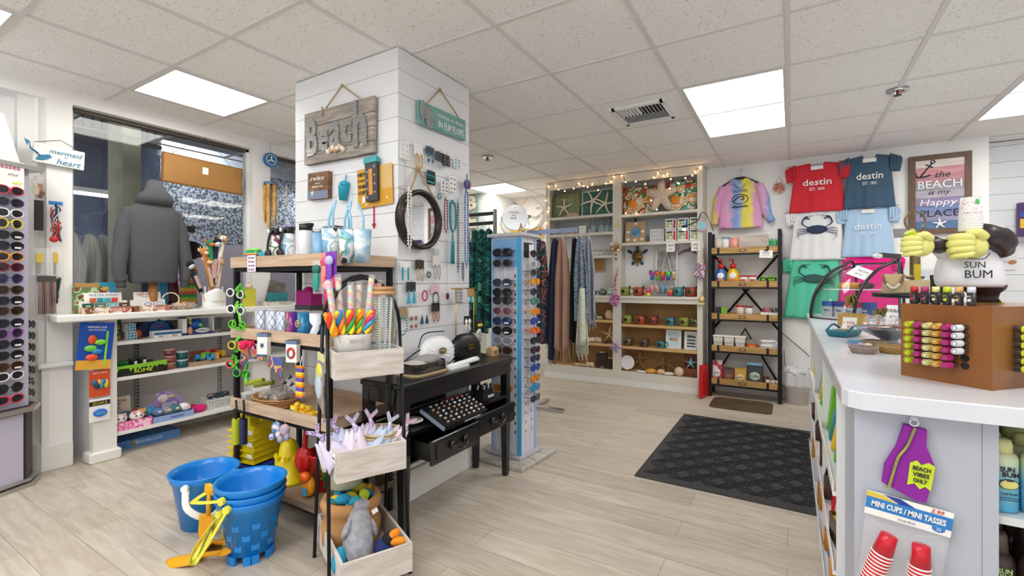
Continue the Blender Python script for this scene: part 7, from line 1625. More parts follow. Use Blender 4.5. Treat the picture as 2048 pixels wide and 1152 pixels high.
# third row left
for k in range(9):
 px=1176+k*6.6;t=TH('mini_jar','tiny corked glass jar, %s from the left of the row in the left bay'%ORD[k].replace('top','first'),'jar',(bx(px),YI-.03,ZL[2]));MB().lathe([(.015,0),(.016,.045),(.010,.055),(.010,.062)],C('#dcd8d4',.2),n=10).bd('glass',t);MB().lathe([(.011,.055),(.011,.07)],C('#8a6a4a'),n=8).bd('cork',t)
x=bx(1196,UY1-.03);t=TH('striped_picture','small wood framed picture of coloured pencil stripes in the left bay','picture',(x,UY1-.035,at(1196,543,y=UY1-.03).z));MB().b2((-.09,-.01,0),(.09,.01,.20),C('#c8a888')).b2((-.078,-.012,.012),(.078,-.009,.188),multi('pencils',['#d8a03a','#e8c04a','#c8702a','#3a7a5a','#d85a2a','#1f4a4a','#c8b878'],18,.5,'bandsx')).bd('picture',t)
for k,(px,l)in enumerate(((1186,'left floral china bowl on the ledge of the left bay'),(1205,'middle floral china bowl with a lid on the ledge'),(1223,'aqua gift basket bowl at the right of the left ledge'))):
 t=TH('china_bowl',l,'bowl',(bx(px,3.42),3.42,1.035));MB().lathe([(.03,0),(.05,.025),(.055,.06),(.05,.058),(.001,.02)],mat('china%d'%k,['#c8d0cc','#a8aca4','#9ac8c0'][k],.3,pat='speck',col2=['#3a4a54','#3a3f3a','#e8ece8'][k],scale=40),n=18).bd('bowl',t);MB().ball((0,0,.07),(.03,.03,.018),C(['#d8dcd8','#8a8c84','#e8f0ee'][k],.3)).bd('contents',t)
# third row right
t=TH('turtle_plaque','bronze and blue sea turtle wall plaque in the right bay','wall ornament',at(1275,513,y=UY1-.03));b=MB();b.ball((0,0,0),(.062,.02,.082),mat('turtle_shell','#5a4220',.35,.3,pat='dots',col2='#9a7430',scale=30));b.bd('shell',t);b=MB();FI=C('#23506a',.35,.3)
b.ball((-.085,0,.055),(.045,.008,.018),FI,rm=rot(0,30)).ball((.085,0,.055),(.045,.008,.018),FI,rm=rot(0,-30)).ball((-.05,0,-.075),(.02,.008,.028),FI,rm=rot(0,30)).ball((.05,0,-.075),(.02,.008,.028),FI,rm=rot(0,-30));b.bd('flipper',t);MB().ball((0,-.004,.105),(.02,.014,.03),FI).ball((0,0,-.1),(.006,.005,.02),FI).bd('head',t);MB().tube([(.066*cos(a),-.01,.086*sin(a))for a in AN(20)],.004,C('#c8c0a8',.3,.5),closed=1).bd('shell_rim',t)
t=TH('starfish_print','white framed starfish sketch leaning in the right bay behind the cups','picture frame',((bx(1305)+bx(1353))/2,3.53,1.035),rm=rot(-8));w_=bx(1352)-bx(1306);h=.55;b=MB()
for(x0,z0,x1,z1)in((-w_/2,0,w_/2,.02),(-w_/2,h-.02,w_/2,h),(-w_/2,0,-w_/2+.02,h),(w_/2-.02,0,w_/2,h)):b.b2((x0,-.012,z0),(x1,.01,z1),PAPER)
b.bd('frame',t);MB().b2((-w_/2+.02,0,.02),(w_/2-.02,.006,h-.02),mat('grey_sketch','#9a9a98',.7,pat='noise',col2='#c4c4c2',scale=14)).bd('picture',t);b=MB();b.tube([(0,-.012,.5),(-.05,-.012,.3),(-.10,-.012,.12)],.008,PAPER).tube([(0,-.012,.5),(.05,-.012,.3),(.11,-.012,.12)],.008,PAPER).tube([(-.07,-.012,.25),(.07,-.012,.25)],.008,PAPER);b.bd('starfish_print',t)
t=TH('dolphin_plaque','arched red and blue metal dolphin wall plaque in the right bay','wall ornament',at(1377,512,y=UY1-.03));MB().tube([(-.15,0,-.05),(-.11,0,.02),(-.03,0,.06),(.05,0,.05),(.11,0,-.01),(.145,0,-.08)],[.008,.02,.032,.03,.018,.01],multi('dolphin',['#2a5a7a','#b04a2a','#2a6a8a','#8a2f2a','#c8783a'],16,.3),sm=4,n=10,flat=.4).prism([(-.02,.06),(.03,.06),(.03,.11)],.01,C('#2a4a5a',.3)).bd('body',t)
for(px0,px1,l)in((1252,1284,'blank white sheet under the turtle plaque'),(1352,1392,'blank white sheet under the dolphin plaque')):
 p=at((px0+px1)/2,560,y=UY1-.02);w_=bx(px1,UY1)-bx(px0,UY1);t=TH('paper_sheet',l,'paper',(p.x,UY1-.018,1.04));MB().b2((-w_/2,-.001,0),(w_/2,.001,.27),PAPER).bd('sheet',t)
GRM,RDM,TLM,BRM=C('#8a8f3a',.35),C('#a84a2a',.35),C('#3f7f8a',.35),C('#8a3f2a',.35);BK=C('#23201c',.5)
def mugs(lst,z,y=3.40):
 for px,m,l,sc in lst:mug(l,(bx(px,y),y,z),0,m,group='stoneware mugs in the built-in shelving',r=.058*sc,h=.10*sc,mark=BK,spoon=True)
mugs(((1250,GRM,'green stoneware mug with a spoon at the left of the ledge',1),(1277,RDM,'rust red mug with a spoon, second on the ledge',1),(1356,TLM,'teal mug with a blue spoon right of the shot cups on the ledge',1.02),(1381,BRM,'brick brown mug with a spoon at the right end of the ledge',1.02)),1.036)
mugs(((1255,GRM,'green mug at the left of the upper brown shelf',.95),(1281,RDM,'rust red mug, second on the upper brown shelf',.95),(1305,BRM,'brick red mug, third on the upper brown shelf',.98),(1340,TLM,'teal mug, fourth on the upper brown shelf',.85),(1368,GRM,'green mug, fifth on the upper brown shelf',.95),(1390,C('#6a6f3a',.4),'dark green mug at the right end of the upper brown shelf',.8)),.711,3.42)
PTM=multi('pattern_mug',['#5a3a24','#8a6a3a','#4a5a3a','#6a3a24'],40,.35)
mugs(((1256,PTM,'brown patterned mug at the left of the lower brown shelf',.85),(1288,multi('pattern_mug2',['#4a3020','#7a5a3a','#5a4a3a'],40,.35),'second brown patterned mug on the lower brown shelf',.85),(1322,TLM,'teal mug beside the photo frames on the lower brown shelf',.75)),.456,3.42)
# shot cups
SHC=[('#c83aa8','#2a6ab8'),('#e8742a','#6ab04a'),('#e8842a','#c8284a'),('#6ae05a','#3a4ad0'),('#d8c8a8','#b89a6a')]
for r_ in range(2):
 for k in range(5):
  px=1304+k*10.8;c1,c2=SHC[k];cls=['#e8a0a8','#e0b0b8','#7ac0b8','#a8b8e0','#e0d0b0']
  z=at(px,560 if r_==0 else 585,y=3.40).z;t=TH('shot_glass','%s row of plastic shot cups, %s from the left'%(['hanging upper','standing lower'][r_],['first','second','third','fourth','fifth'][k]),'cup',(bx(px,3.40),3.40,max(z-.0,1.037)if r_ else z),group='shot cups on the ledge')
  if r_==0:MB().lathe([(.018,0),(.021,.05)],C(c2,.3),n=12).bd('lower_cup',t);MB().lathe([(.021,.045),(.025,.095)],C(c1,.3),n=12).bd('upper_cup',t)
  else:MB().lathe([(.02,0),(.026,.055),(.027,.06)],C(cls[k],.3),n=12).bd('cup',t)
t=TH('shot_glass_rack','clear hanging rack with white and navy printed cups above the shot cups','display rack',(bx(1325,3.43),3.44,1.036));MB().b2((-.15,0,0),(.15,.004,.30),CLEAR).bd('back',t);b=MB()
for k in range(8):b.lathe([(.016,0),(.02,.045)],mat('navy_floral','#dfe6ee',.3,pat='speck',col2='#2a3f6a',scale=60),c=(-.13+k*.037,-.025,.245),n=10)
b.bd('printed_cup',t);b=MB()
for k in range(5):b.lathe([(.018,0),(.021,.045)],C(['#e8b0b8','#e0c0c8','#6aa8a0','#8aa0d8','#d8c8a8'][k]),c=(-.12+k*.055,-.025,.075),n=10)
b.bd('pastel_cup',t)
for k,(px,c1,c2)in enumerate(((1296,'#e83a5a','#f0e02a'),(1340,'#e8841a','#e82a6a'))):t=TH('shot_glass',['pink and yellow shot cup at the left front of the ledge','orange and pink shot cup at the right front of the ledge'][k],'cup',(bx(px,3.36),3.365,1.036));MB().lathe([(.02,0),(.024,.035)],C(c2,.3),n=12).bd('lower_band',t);MB().lathe([(.024,.035),(.028,.07)],C(c1,.3),n=12).bd('upper_band',t)
# photo frames on lower shelf
for k,(a_,b_,l)in enumerate(((1331,1362,'white frame with a beach portrait photo on the lower brown shelf'),(1368,1396,'white frame with a black and white wave photo on the lower brown shelf'))):
 w_=bx(b_,3.42)-bx(a_,3.42);x=(bx(a_,3.42)+bx(b_,3.42))/2;h=.21-.01*k;t=TH('photo_frame',l,'photo frame',(min(x,.41-w_/2),3.43,.456),rm=rot(-8));b=MB();e=.028
 for(x0,z0,x1,z1)in((-w_/2,0,w_/2,e),(-w_/2,h-e,w_/2,h),(-w_/2,e,-w_/2+e,h-e),(w_/2-e,e,w_/2,h-e)):b.b2((x0,-.012,z0),(x1,.01,z1),C('#dfe3e6'))
 b.bd('frame',t);MB().b2((-w_/2+e,-.002,e),(w_/2-e,.004,h-e),mat('bw_wave','#3a4248',.4,pat='wave',col2='#c8ccd0',scale=9)if k else C('#bfe0e8')).bd('photo',t)
 if k==0:MB().ball((-.02,-.004,h*.5),(.022,.003,.018),C('#c88a6a')).ball((.022,-.004,h*.48),(.02,.003,.018),C('#d89a78')).bd('portrait',t)
# bottom right: plate, starfish, shells
t=TH('white_plate','round white plate standing on a black easel at the bottom left of the right bay','plate',(bx(1254,3.42),3.42,.166),rm=rot(-10));MB().lathe([(.001,.0),(.07,.002),(.085,.010),(.083,.014),(.06,.006),(.001,.005)],C('#f0f2f4',.3),c=(0,0,.09),r=rot(90),n=28).bd('plate',t);MB().tube([(-.04,-.03,.02),(-.04,.0,.004),(.04,.0,.004),(.04,-.03,.02)],.004,BLACK).bd('easel',t)
def starfish(label,px,y,z,r,m,tilt=-15,roll=0):
 t=TH('starfish',label,'starfish',(bx(px,y),y,z),rm=rot(tilt,roll,0));b=MB()
 for k in range(5):
  a=pi/2+k*2*pi/5;c0=(0,0,r*.85);b.tube([(0,0,r*.85),(r*.5*cos(a),-.005,r*.85+r*.5*sin(a)),(r*cos(a),.004,r*.85+r*sin(a))],[r*.2,r*.13,r*.06],m,n=8,sm=3,flat=.55)
 b.ball((0,0,r*.85),(r*.22,r*.11,r*.22),m);b.bd('starfish',t)
STF=mat('dried_star','#a5825c',.9,pat='noise',col2='#8a6a48',scale=50,bump=.4)
starfish('large brown dried starfish right of the white plate',1277,3.50,.166,.15,STF);starfish('brown dried starfish in the middle of the bottom shelf',1317,3.50,.166,.13,STF,roll=15);starfish('smaller brown dried starfish leaning at the right of the bottom shelf',1346,3.50,.166,.11,STF,roll=-20)
starfish('pale blue starfish on a wooden box at the bottom right',1381,3.41,.25,.075,C('#7ab4d0',.6))
t=TH('wooden_box','brown wooden crate box under the blue starfish','box',(.305,3.46,.166));MB().b2((-.09,-.06,0),(.09,.06,.09),mat('red_wood','#7a4028',.6,pat='wood',col2='#5f2f1e',scale=8)).b2((-.09,.045,.09),(.09,.06,.24),mat('red_wood','#7a4028',.6)).bd('box',t)
def shell(label,px,y,z,r,m,kind='clam'):
 t=TH('seashell',label,'seashell',(bx(px,y),y,z),RR(px).uniform(-40,40));b=MB()
 if kind=='clam':b.ball((0,0,r[2]*.9),r,m,n=16,k=10,f=lambda v:V((v.x,v.y,v.z*(1+.06*sin(v.x*14)))))
 elif kind=='spiral':
  for k in range(5):q=1-.17*k;b.ball((r[0]*.28*k,0,r[2]*q*.95),(r[0]*.7*q,r[1]*q,r[2]*q),m,n=12,k=8)
 else:
  for k in range(6):a=k*1.05;b.ball((r[0]*.6*cos(a),r[1]*.4*sin(a),r[2]*(.5+.2*(k%2))),(r[0]*.5,r[1]*.5,r[2]*.5),m,n=9,k=6)
 b.bd('shell',t);return t
ORS,CRS,PKS=C('#e0a048',.5),mat('cream_shell','#e8dccb',.5,pat='wave',col2='#c9a88a',scale=28),C('#d8b49a',.5)
shell('orange scallop shell on the bottom shelf',1302,3.395,.166,(.06,.045,.028),ORS);shell('cream and yellow scallop shell beside the orange one',1322,3.395,.166,(.045,.04,.03),C('#e0bc8a',.5));shell('flat white shell dish in front of the plate',1283,3.39,.166,(.07,.035,.012),C('#ece8e2',.5));shell('white clam shells below the small starfish',1338,3.39,.166,(.06,.04,.018),C('#e4ded4',.5));shell('striped cream cockle shell near the blue starfish',1358,3.40,.166,(.055,.045,.052),CRS)
# left bay shells
shell('brown round shell at the left of the upper shelf, half hidden by a shawl',1189,3.45,.746,(.055,.05,.06),C('#7a5a34',.5));shell('spiral nautilus shell on the upper brown shelf of the left bay',1218,3.42,.746,(.07,.05,.06),mat('nautilus','#e8d4b8',.4,pat='wave',col2='#a8683a',scale=22),'spiral');shell('small grey topped shell between the brown and spiral shells',1199,3.42,.746,(.035,.03,.035),C('#b8bcb8',.4),'rock')
shell('pile of white barnacle shells on the middle shelf of the left bay',1182,3.42,.466,(.05,.04,.05),C('#e4dccf',.7),'rock');shell('pale coral piece beside the barnacle shells',1196,3.42,.466,(.05,.04,.055),C('#d8c4b0',.8),'rock');starfish('cream knobbly starfish standing on the middle shelf of the left bay',1218,3.42,.466,.12,mat('cream_star','#d8c098',.9,pat='noise',col2='#c0a478',scale=50));shell('dark driftwood shell below the cream starfish',1212,3.39,.466,(.03,.025,.02),C('#3a2f28',.8),'rock')
shell('cream murex shell on the bottom shelf of the left bay',1180,3.40,.166,(.055,.045,.05),C('#dcc8a8',.7),'rock');shell('pale flat shells near the shawl fringe on the bottom shelf',1160,3.40,.166,(.08,.04,.03),C('#c9b090',.8),'rock');shell('small shell in front of the dark wooden block',1204,3.385,.166,(.028,.025,.022),C('#8a7a5a',.7),'rock')
for k,(px,w_,h,l)in enumerate(((1204,.12,.17,'tall dark brown wooden block on the bottom shelf'),(1221,.10,.11,'lower dark brown wooden block beside the tall one'))):t=TH('wooden_block',l,'block',(bx(px,3.46),3.46,.166),10);MB().box((0,0,h/2),(w_,.1,h),mat('dark_driftwood','#2e2420',.8,pat='wood',col2='#443630',scale=8),bev=.006).bd('block',t);MB().ball((0,0,h+.01),(.04,.03,.015),C('#cbb89a')).bd('moss_top',t)
# hangings on the uprights
UH=UY0-.04
t=TH('shell_cluster','hanging cluster of cream shells on the middle upright','ornament',at(1232,493,y=UH));b=MB();rr=RR(12)
for k in range(16):b.ball((rr.uniform(-.06,.06),rr.uniform(-.02,.02),rr.uniform(-.05,.05)),(.022,.016,.016),C(rr.choice(['#e0cfb4','#c8b08a','#eee2d0','#8a6a4a'])),n=8,k=5,rm=rot(rr.uniform(0,90),rr.uniform(0,90)))
for k in range(4):b.ball((0,0,-.07-.025*k),(.016,.014,.014),C('#8a7458' if k%2 else '#e0cfb4'),n=8,k=5)
b.bd('shells',t);MB().tube([(0,0,.05),(0,.03,.12)],.002,TWINE,n=4).bd('cord',t)
t=TH('hanging_purse','pink and purple patterned strap purse hanging on the middle upright','purse',at(1229,600,y=UH));PP=multi('mermaid_print',['#d84a8a','#4a4a9a','#e88aa8','#7ab0c8','#a82a5a'],30,.7);MB().box((0,0,0),(.10,.025,.13),PP,r=rot(0,15),bev=.008).bd('pouch',t);MB().tube([(-.01,0,.05),(.0,0,.2),(.03,.01,.34),(.035,.01,.36),(.012,.005,.2),(.02,0,.05)],.006,multi('redlace',['#a8384a','#e8b8c0'],60,.7),sm=3).bd('strap',t)
t=TH('tulle_flower','lilac ribbon pompom hanging low on the middle upright','ornament',at(1232,694,y=UH));b=MB();rr=RR(3)
for k in range(20):a=rr.uniform(0,6.28);r=rr.uniform(.05,.085);b.tube([(0,0,0),(r*.6*cos(a),rr.uniform(-.03,.01),r*.5*sin(a)),(r*cos(a),rr.uniform(-.03,.01),r*.8*sin(a))],.008,C(rr.choice(['#b89ad0','#8a7ab8','#d8a8c8','#a8a0e0'])),n=5,flat=.4)
b.bd('ribbons',t);MB().tube([(0,0,.02),(0,.03,.12)],.002,PAPER,n=4).bd('cord',t)
t=TH('hanging_purse','clear red and blue patterned beach bag hanging at the right upright','purse',at(1400,541,y=UH-.01));MB().box((0,0,0),(.11,.03,.15),multi('bag_print',['#c84a5a','#4a6a9a','#e8dcd8','#a83a4a','#5a8ab0'],26,.5),r=rot(0,12),taper=.8,bev=.008).bd('pouch',t);b=MB()
for s_ in(-1,1):b.tube([(s_*.03,0,.07),(s_*.02,0,.18),(s_*.035,.02,.3)],.004,C('#d8c8c0'),sm=3)
b.bd('strap',t)
t=TH('gold_charm','small gold and cream charm ornament hanging on the right upright','ornament',at(1403,598,y=UH));MB().ball((0,0,.0),(.03,.015,.035),C('#d8b04a',.4)).ball((0,-.01,.0),(.016,.01,.02),C('#f0e8d0')).box((0,0,-.05),(.06,.008,.018),C('#d8d88a')).bd('charm',t);MB().tube([(0,0,.03),(0,.03,.08)],.002,GOLD,n=4).bd('cord',t)
# ============================================================ industrial rack
GX0,GX1,GY0,GY1=.485,1.155,3.335,3.59
t=TH('industrial_rack','black metal rack with five honey wood trays against the back wall','shelving',(0,0,0))
HON=mat('honey_wood','#a9824a',.55,pat='wood',col2='#c49c60',scale=5,stretch=(.8,1,9))
for x in(GX0,GX1-.035):
 for y in(GY0,GY1-.03):MB().b2((x,y,0),(x+.035,y+.03,1.715),DARKM).bd('post',t)
RZ=[1.545,1.20,.865,.535,.19]
for k,z in enumerate(RZ):
 b=MB();b.M=loc((GX0+GX1)/2,(GY0+GY1)/2,z-.055);tray_crate(b,GX1-GX0-.002,GY1-GY0-.01,.06,.012,HON);tr=b.bd('wooden_tray',t)
 b=MB();b.b2((GX0+.295,GY0+.0,z-.04),(GX0+.355,GY0+.0045,z-.015),DARKM);b.b2((GX0+.303,GY0-.001,z-.034),(GX0+.347,GY0+.0,z-.021),C('#c8b088'));b.bd('label_holder',tr)
 b=MB()
 for x in(GX0+.09,GX1-.13):b.b2((x,GY0+.0,z-.058),(x+.02,GY0+.0045,z+.006),DARKM)
 b.bd('corner_bracket',tr);b=MB();b.b2((GX0+.035,GY0+.006,z-.075),(GX1-.035,GY0+.02,z-.056),DARKM);b.bd('crossbar',t)
b=MB();b.tube([(GX0+.03,GY1-.01,1.48),(GX1-.03,GY1-.01,.70)],.011,DARKM,n=4).tube([(GX1-.03,GY1-.01,1.48),(GX0+.03,GY1-.01,.70)],.011,DARKM,n=4).tube([(GX0+.03,GY1-.01,.15),(GX0+.33,GY1-.01,.70),(GX1-.03,GY1-.01,.15)],.011,DARKM,n=4);b.bd('brace',t)
RYm=3.42
def rx(px):return xs(px,RYm)
FL=[z-.043 for z in RZ]
def can_(name,label,cat,px,r,h,m,lidm=None,lev=0,y=RYm):t=TH(name,label,cat,(xs(px,y),y,FL[lev]),s=1.12);MB().lathe([(r,0),(r,h)],m,n=18).bd('body',t);(MB().lathe([(r*1.03,h*.9),(r*1.03,h*1.03),(r*.9,h*1.05)],lidm,n=18).bd('lid',t)if lidm else None);return t
can_('candle','cream candle at the left of the top tray of the rack','candle',1437,.033,.13,C('#d8cfc0',.4));can_('candle','white candle tin with a blue rim beside the cream candle','candle',1451,.034,.14,C('#eceef0',.4),C('#8aa8c0'));can_('candle','coral pink candle on the top tray of the rack','candle',1468,.04,.135,C('#e8a090',.4))
x0,x1=rx(1478),rx(1537);t=TH('beach_block','whitewashed long block sign reading the beach on the top tray','sign',((x0+x1)/2,RYm,FL[0]));w_=x1-x0;MB().b2((-w_/2,-.02,0),(w_/2,.02,.17),mat('weathered_pink','#b8aaa4',.8,pat='wood',col2='#d0c6c0',scale=5,stretch=(1,1,9))).bd('block',t);MB().text('THE BEACH',(0,-.022,.12),.05,C('#e0d4c0'),wid=w_*.9).bd('lettering',t);MB().b2((-w_*.45,-.0215,.02),(w_*.45,-.02,.05),C('#8a94a0')).bd('painted_band',t)
t=TH('bottle_card','green soap bottles on a clear card at the right of the top tray','bottles',(rx(1547),RYm,FL[0]));b=MB()
for k in range(4):b.lathe([(.016,.02),(.02,.05),(.016,.1),(.008,.11),(.008,.125)],C(['#4ab83a','#3a9a8a','#6ac83a','#2a8a8a'][k],.3),c=(-.04+k*.026,-.01*(k%2),0),n=10)
b.bd('soap',t);MB().b2((-.055,.02,0),(.055,.025,.2),CLEAR).b2((-.05,-.03,0),(.055,.02,.02),PAPER).bd('card',t)
t=TH('price_card','small printed note clipped to the top tray of the rack','sign',at(1532,508,y=GY0-.012),rm=rot(0,3));MB().box((0,0,0),(.115,.003,.075),PAPER).bd('card',t);MB().text('Candles',(0,-.0025,.015),.014,C('#5a5a5a')).text('ask for price',(0,-.0025,-.01),.009,C('#7a7a7a')).ball((0,-.004,.036),(.02,.008,.008),BLACK).bd('print',t)
def creamer(label,px,m,bandm):
 t=TH('creamer_bottle',label,'bottle',(rx(px),RYm,FL[1]),s=1.12);MB().lathe([(.045,0),(.054,.02),(.054,.09),(.045,.13),(.022,.155),(.022,.165)],m,n=20,sy=.8).bd('bottle',t);MB().ball((0,-.04,.09),(.032,.008,.03),PAPER).ball((0,-.042,.045),(.034,.008,.022),bandm).bd('label',t)
 MB().lathe([(.026,.16),(.028,.19),(.02,.2),(.008,.205),(.008,.235)],C('#c8201f',.3),n=14).tube([(0,0,.235),(-.03,-.02,.24)],.009,C('#c8201f',.3)).bd('pump',t)
creamer('blue coffee creamer pump bottle with a red pump on the second tray',1442,C('#2a66b4',.3),C('#c8742a'));creamer('yellow coffee creamer pump bottle with a red pump on the second tray',1466,C('#e8b81a',.3),C('#d8702a'))
for k,(px,l)in enumerate(((1487,'left red capped jar on the second tray'),(1505,'right red capped jar on the second tray'))):t=can_('creamer_jar',l,'jar',px,.035,.09,C('#e8dcd4',.4),C('#c8202a',.3),1);MB().b2((-.02,-.037,.02),(.02,-.034,.06),C('#c84a3a')).bd('label',t)
for k,px in enumerate((1527,1541,1555)):t=TH('tea_box','%s small black and lime box on the second tray'%['left','middle','right'][k],'box',(min(rx(px),1.11-.03),RYm,FL[1]));MB().b2((-.03,-.04,0),(.03,.04,.08),C('#1a1f14')).bd('box',t);MB().ball((0,-.04,.06),(.022,.006,.014),C('#6ab81f')).ball((0,0,.085),(.025,.02,.01),C('#7ac82a')).bd('print',t)
t=TH('tea_tray','checked tray of small green and black boxes at the left of the third tray','tray',(rx(1448),RYm,FL[2]));MB().b2((-.09,-.05,0),(.09,.05,.025),mat('gingham','#f0f0f0',.6,pat='checker',col2='#2a2a2a',scale=70)).bd('tray',t);MB().b2((-.08,-.03,.026),(-.03,.02,.11),C('#232a34')).b2((-.025,-.03,.026),(.03,.02,.11),C('#7ab82a')).b2((.035,-.04,.026),(.085,.02,.045),C('#8a8a5a')).bd('box',t)
t=can_('creamer_jar','red lidded creamer jar on the third tray','jar',1480,.034,.115,C('#e0c8b8',.4),C('#c8202a',.3),2);t=can_('sugar_jar','clear sugar shaker jar on the third tray','jar',1498,.032,.11,C('#dcdcdc',.2),C('#8a3a34',.3),2)
t=TH('sachet_box','white box of red and black sachets at the right of the third tray','box',(rx(1541),RYm,FL[2]));b=MB();tray_crate(b,.17,.10,.07,.004,PAPER);b.bd('box',t);b=MB();rr=RR(1)
for k in range(12):b.box((-.07+k*.0125,rr.uniform(-.02,.02),.08),(.006,.05,.07),C('#c83a4a' if k<6 else '#1a1a1c'),r=rot(rr.uniform(-15,15),rr.uniform(-25,25)))
b.bd('sachets',t)
for k,(px,l)in enumerate(((1437,'left white square lidded tub on the fourth tray'),(1459,'middle white square lidded tub on the fourth tray'),(1481,'right white square lidded tub on the fourth tray'))):t=TH('lidded_tub',l,'tub',(rx(px),RYm,FL[3]),s=1.08);MB().box((0,0,.06),(.085,.085,.12),C('#e6e0d8',.4),r=rot(180),taper=.82).bd('tub',t);MB().box((0,0,.128),(.096,.096,.016),C('#f0ece6',.4),bev=.004).bd('lid',t);MB().text('sweet',(0,-.044,.07),.018,C('#8aa89a'),shear=.3).bd('lettering',t)
t=TH('tea_carton','orange box with a clear lid on the fourth tray','box',(rx(1504),RYm,FL[3]));MB().b2((-.042,-.04,0),(.042,.04,.08),C('#d8641a')).b2((-.045,-.043,.08),(.045,.043,.115),C('#8a8078',.2)).b2((-.05,.0,0),(-.043,.045,.13),BLACK).bd('box',t);MB().ball((0,-.041,.04),(.022,.003,.022),C('#e8a04a')).bd('print',t)
t=TH('folded_towels','heap of folded white napkins at the right of the fourth tray','towels',(rx(1538),RYm,FL[3]));b=MB()
for k in range(5):b.ball((.01*sin(k*3),.01*cos(k*2),.02+.022*k),(.092-.004*k,.055,.016),C('#e8e8ea',.9),f=lambda v:V((math.copysign(abs(v.x)**.6,v.x),math.copysign(abs(v.y)**.6,v.y),v.z+.1*sin(v.x*5))))
b.bd('towel',t)
def coffee(label,px,w_,h,m,lm,txt=None,tc='#ffffff'):
 t=TH('coffee_bag',label,'coffee bag',(rx(px),RYm,FL[4]),rm=rot(-4),s=1.12);b=MB();b.box((0,0,h*.45),(w_,.06,h*.9),m,tapy=.35,taper=1.0,bev=.005);b.box((0,0,h*.94),(w_*.98,.012,h*.12),m);b.bd('bag',t);MB().ball((0,-.034,h*.42),(w_*.34,.004,h*.2),lm).bd('label',t)
 if txt:MB().text(txt,(0,-.040,h*.44),.018,C(tc),wid=w_*.5,shear=.2).bd('lettering',t)
coffee('red and white coffee bag at the left of the bottom tray',1435,.085,.20,multi('red_check',['#b8202a','#e8d8d0','#b8202a'],22,.4,'cells'),PAPER,'cafe','#3a2a2a');coffee('dark maroon coffee bag on the bottom tray',1457,.095,.14,C('#5a2a28',.4),C('#9a5a4a'));coffee('yellow coffee bag on the bottom tray',1481,.10,.145,C('#c89a2a',.4),C('#e8d8a8'),'blend','#3a4a2a');coffee('black and pale blue coffee bag on the bottom tray',1510,.13,.195,C('#23282c',.4),C('#b8c8b8'),'Coffee','#3a3a2a')
p=(rx(1510),RYm-.035);t=TH('bag_topper','pale blue top band of the tall black coffee bag','label',(p[0],RYm-.004,FL[4]+.20));MB().b2((-.066,-.012,0),(.066,-.009,.03),C('#8ac0dc')).bd('band',t)
t=TH('cup_tray','brown tray of small paper cups at the right of the bottom tray','tray',(rx(1543),RYm,FL[4]));MB().b2((-.075,-.055,0),(.075,.055,.02),C('#5a2f24')).b2((-.08,.02,.0),(-.02,.055,.09),C('#6a3a2a')).bd('tray',t);b=MB()
for k in range(3):b.lathe([(.016,.02),(.024,.07)],C('#e0d8cc'),c=(-.03+k*.045,-.02,0),n=12)
b.bd('paper_cup',t)
t=TH('folding_crate','red folded plastic crate leaning beside the rack','crate',(xs(1411,3.30),3.30,0),rm=rot(0,5,80));b=MB();b.b2((-.16,-.02,0),(.16,.02,.33),C('#c8141f',.35),bev=.006)
for k in range(5):b.b2((-.13+k*.055,-.024,.03),(-.11+k*.055,.024,.30),C('#b0101a',.35))
b.bd('crate',t)
t=TH('waste_bin','translucent white waste bin with a clear liner bag by the wall','bin',(1.275,3.46,0));MB().lathe([(.085,0),(.115,.30),(.12,.305),(.11,.30),(.08,.01),(.001,.008)],C('#dcd8d8',.3),n=22).bd('bin',t)
b=MB();b.sheet(lambda u,v:V(((.122+.012*sin(u*50)+.01*v)*cos(u*6.283),(.122+.012*sin(u*50)+.01*v)*sin(u*6.283),.31-.13*v)),48,5,glassmat('liner','#f0f0f4',.55,.3),th=.001);b.sheet(lambda u,v:V(((.122-.10*v)*cos(u*6.283),(.122-.10*v)*sin(u*6.283),.31+.05*sin(v*3)+.01*sin(u*40))),48,5,glassmat('liner','#f0f0f4',.55,.3),th=.001);b.bd('liner_bag',t)
t=TH('power_cable','thin dark cable drooping along the wall to the waste bin','cable',(0,0,0));MB().tube([at(px,py,y=3.62)for px,py in((1530,625),(1548,650),(1575,675),(1605,700),(1618,712))],.004,C('#3a3a3c'),sm=5).tube([at(px,py,y=3.62)for px,py in((1568,700),(1572,735),(1590,760),(1610,745),(1620,735))],.003,C('#3a3a3c'),sm=5).bd('cable',t)
# mats
def matm(name,label,x0,y0,x1,y1,th,c1,c2,ridge,r):
 t=TH(name,label,'mat',((x0+x1)/2,(y0+y1)/2,0));w_,d_=x1-x0,y1-y0;P_=rr_pts(w_,d_,r,5);n=len(P_);b=MB()
 P2=rr_pts(w_-.03,d_-.03,r,5)
 b.add([(x,y,0)for x,y in P_]+[(x,y,th*.5)for x,y in P_]+[(x,y,th)for x,y in P2],[tuple(range(n-1,-1,-1)),tuple(range(2*n,3*n))]+[(i,(i+1)%n,n+(i+1)%n,n+i)for i in range(n)]+[(n+i,n+(i+1)%n,2*n+(i+1)%n,2*n+i)for i in range(n)],c1);b.bd('mat',t);return t
def entrance_mat():
 m=mat('charcoal_mat','#2f2f31',.95,pat='speck',col2='#47474a',scale=220)
 return m
t=matm('floor_mat','large charcoal ribbed door mat in the aisle',.405,.945,1.42,2.50,.011,entrance_mat(),None,0,.01)
b=MB();w_,d_=1.015,1.555;RM_=C('#232325',.95);rr=RR(2)
nx,ny=9,14
for i in range(nx):
 for j in range(ny):
  cx_,cy_=-w_/2+.06+(w_-.12)*(i+.5)/nx,-d_/2+.06+(d_-.12)*(j+.5)/ny;dr=1 if(i+j)%2 else-1
  for q in range(4):b.box((cx_+(q-1.5)*.024,cy_+0,.0125),(.007,.11,.004),RM_,r=rot(0,0,38*dr))
b.bd('rib',t)
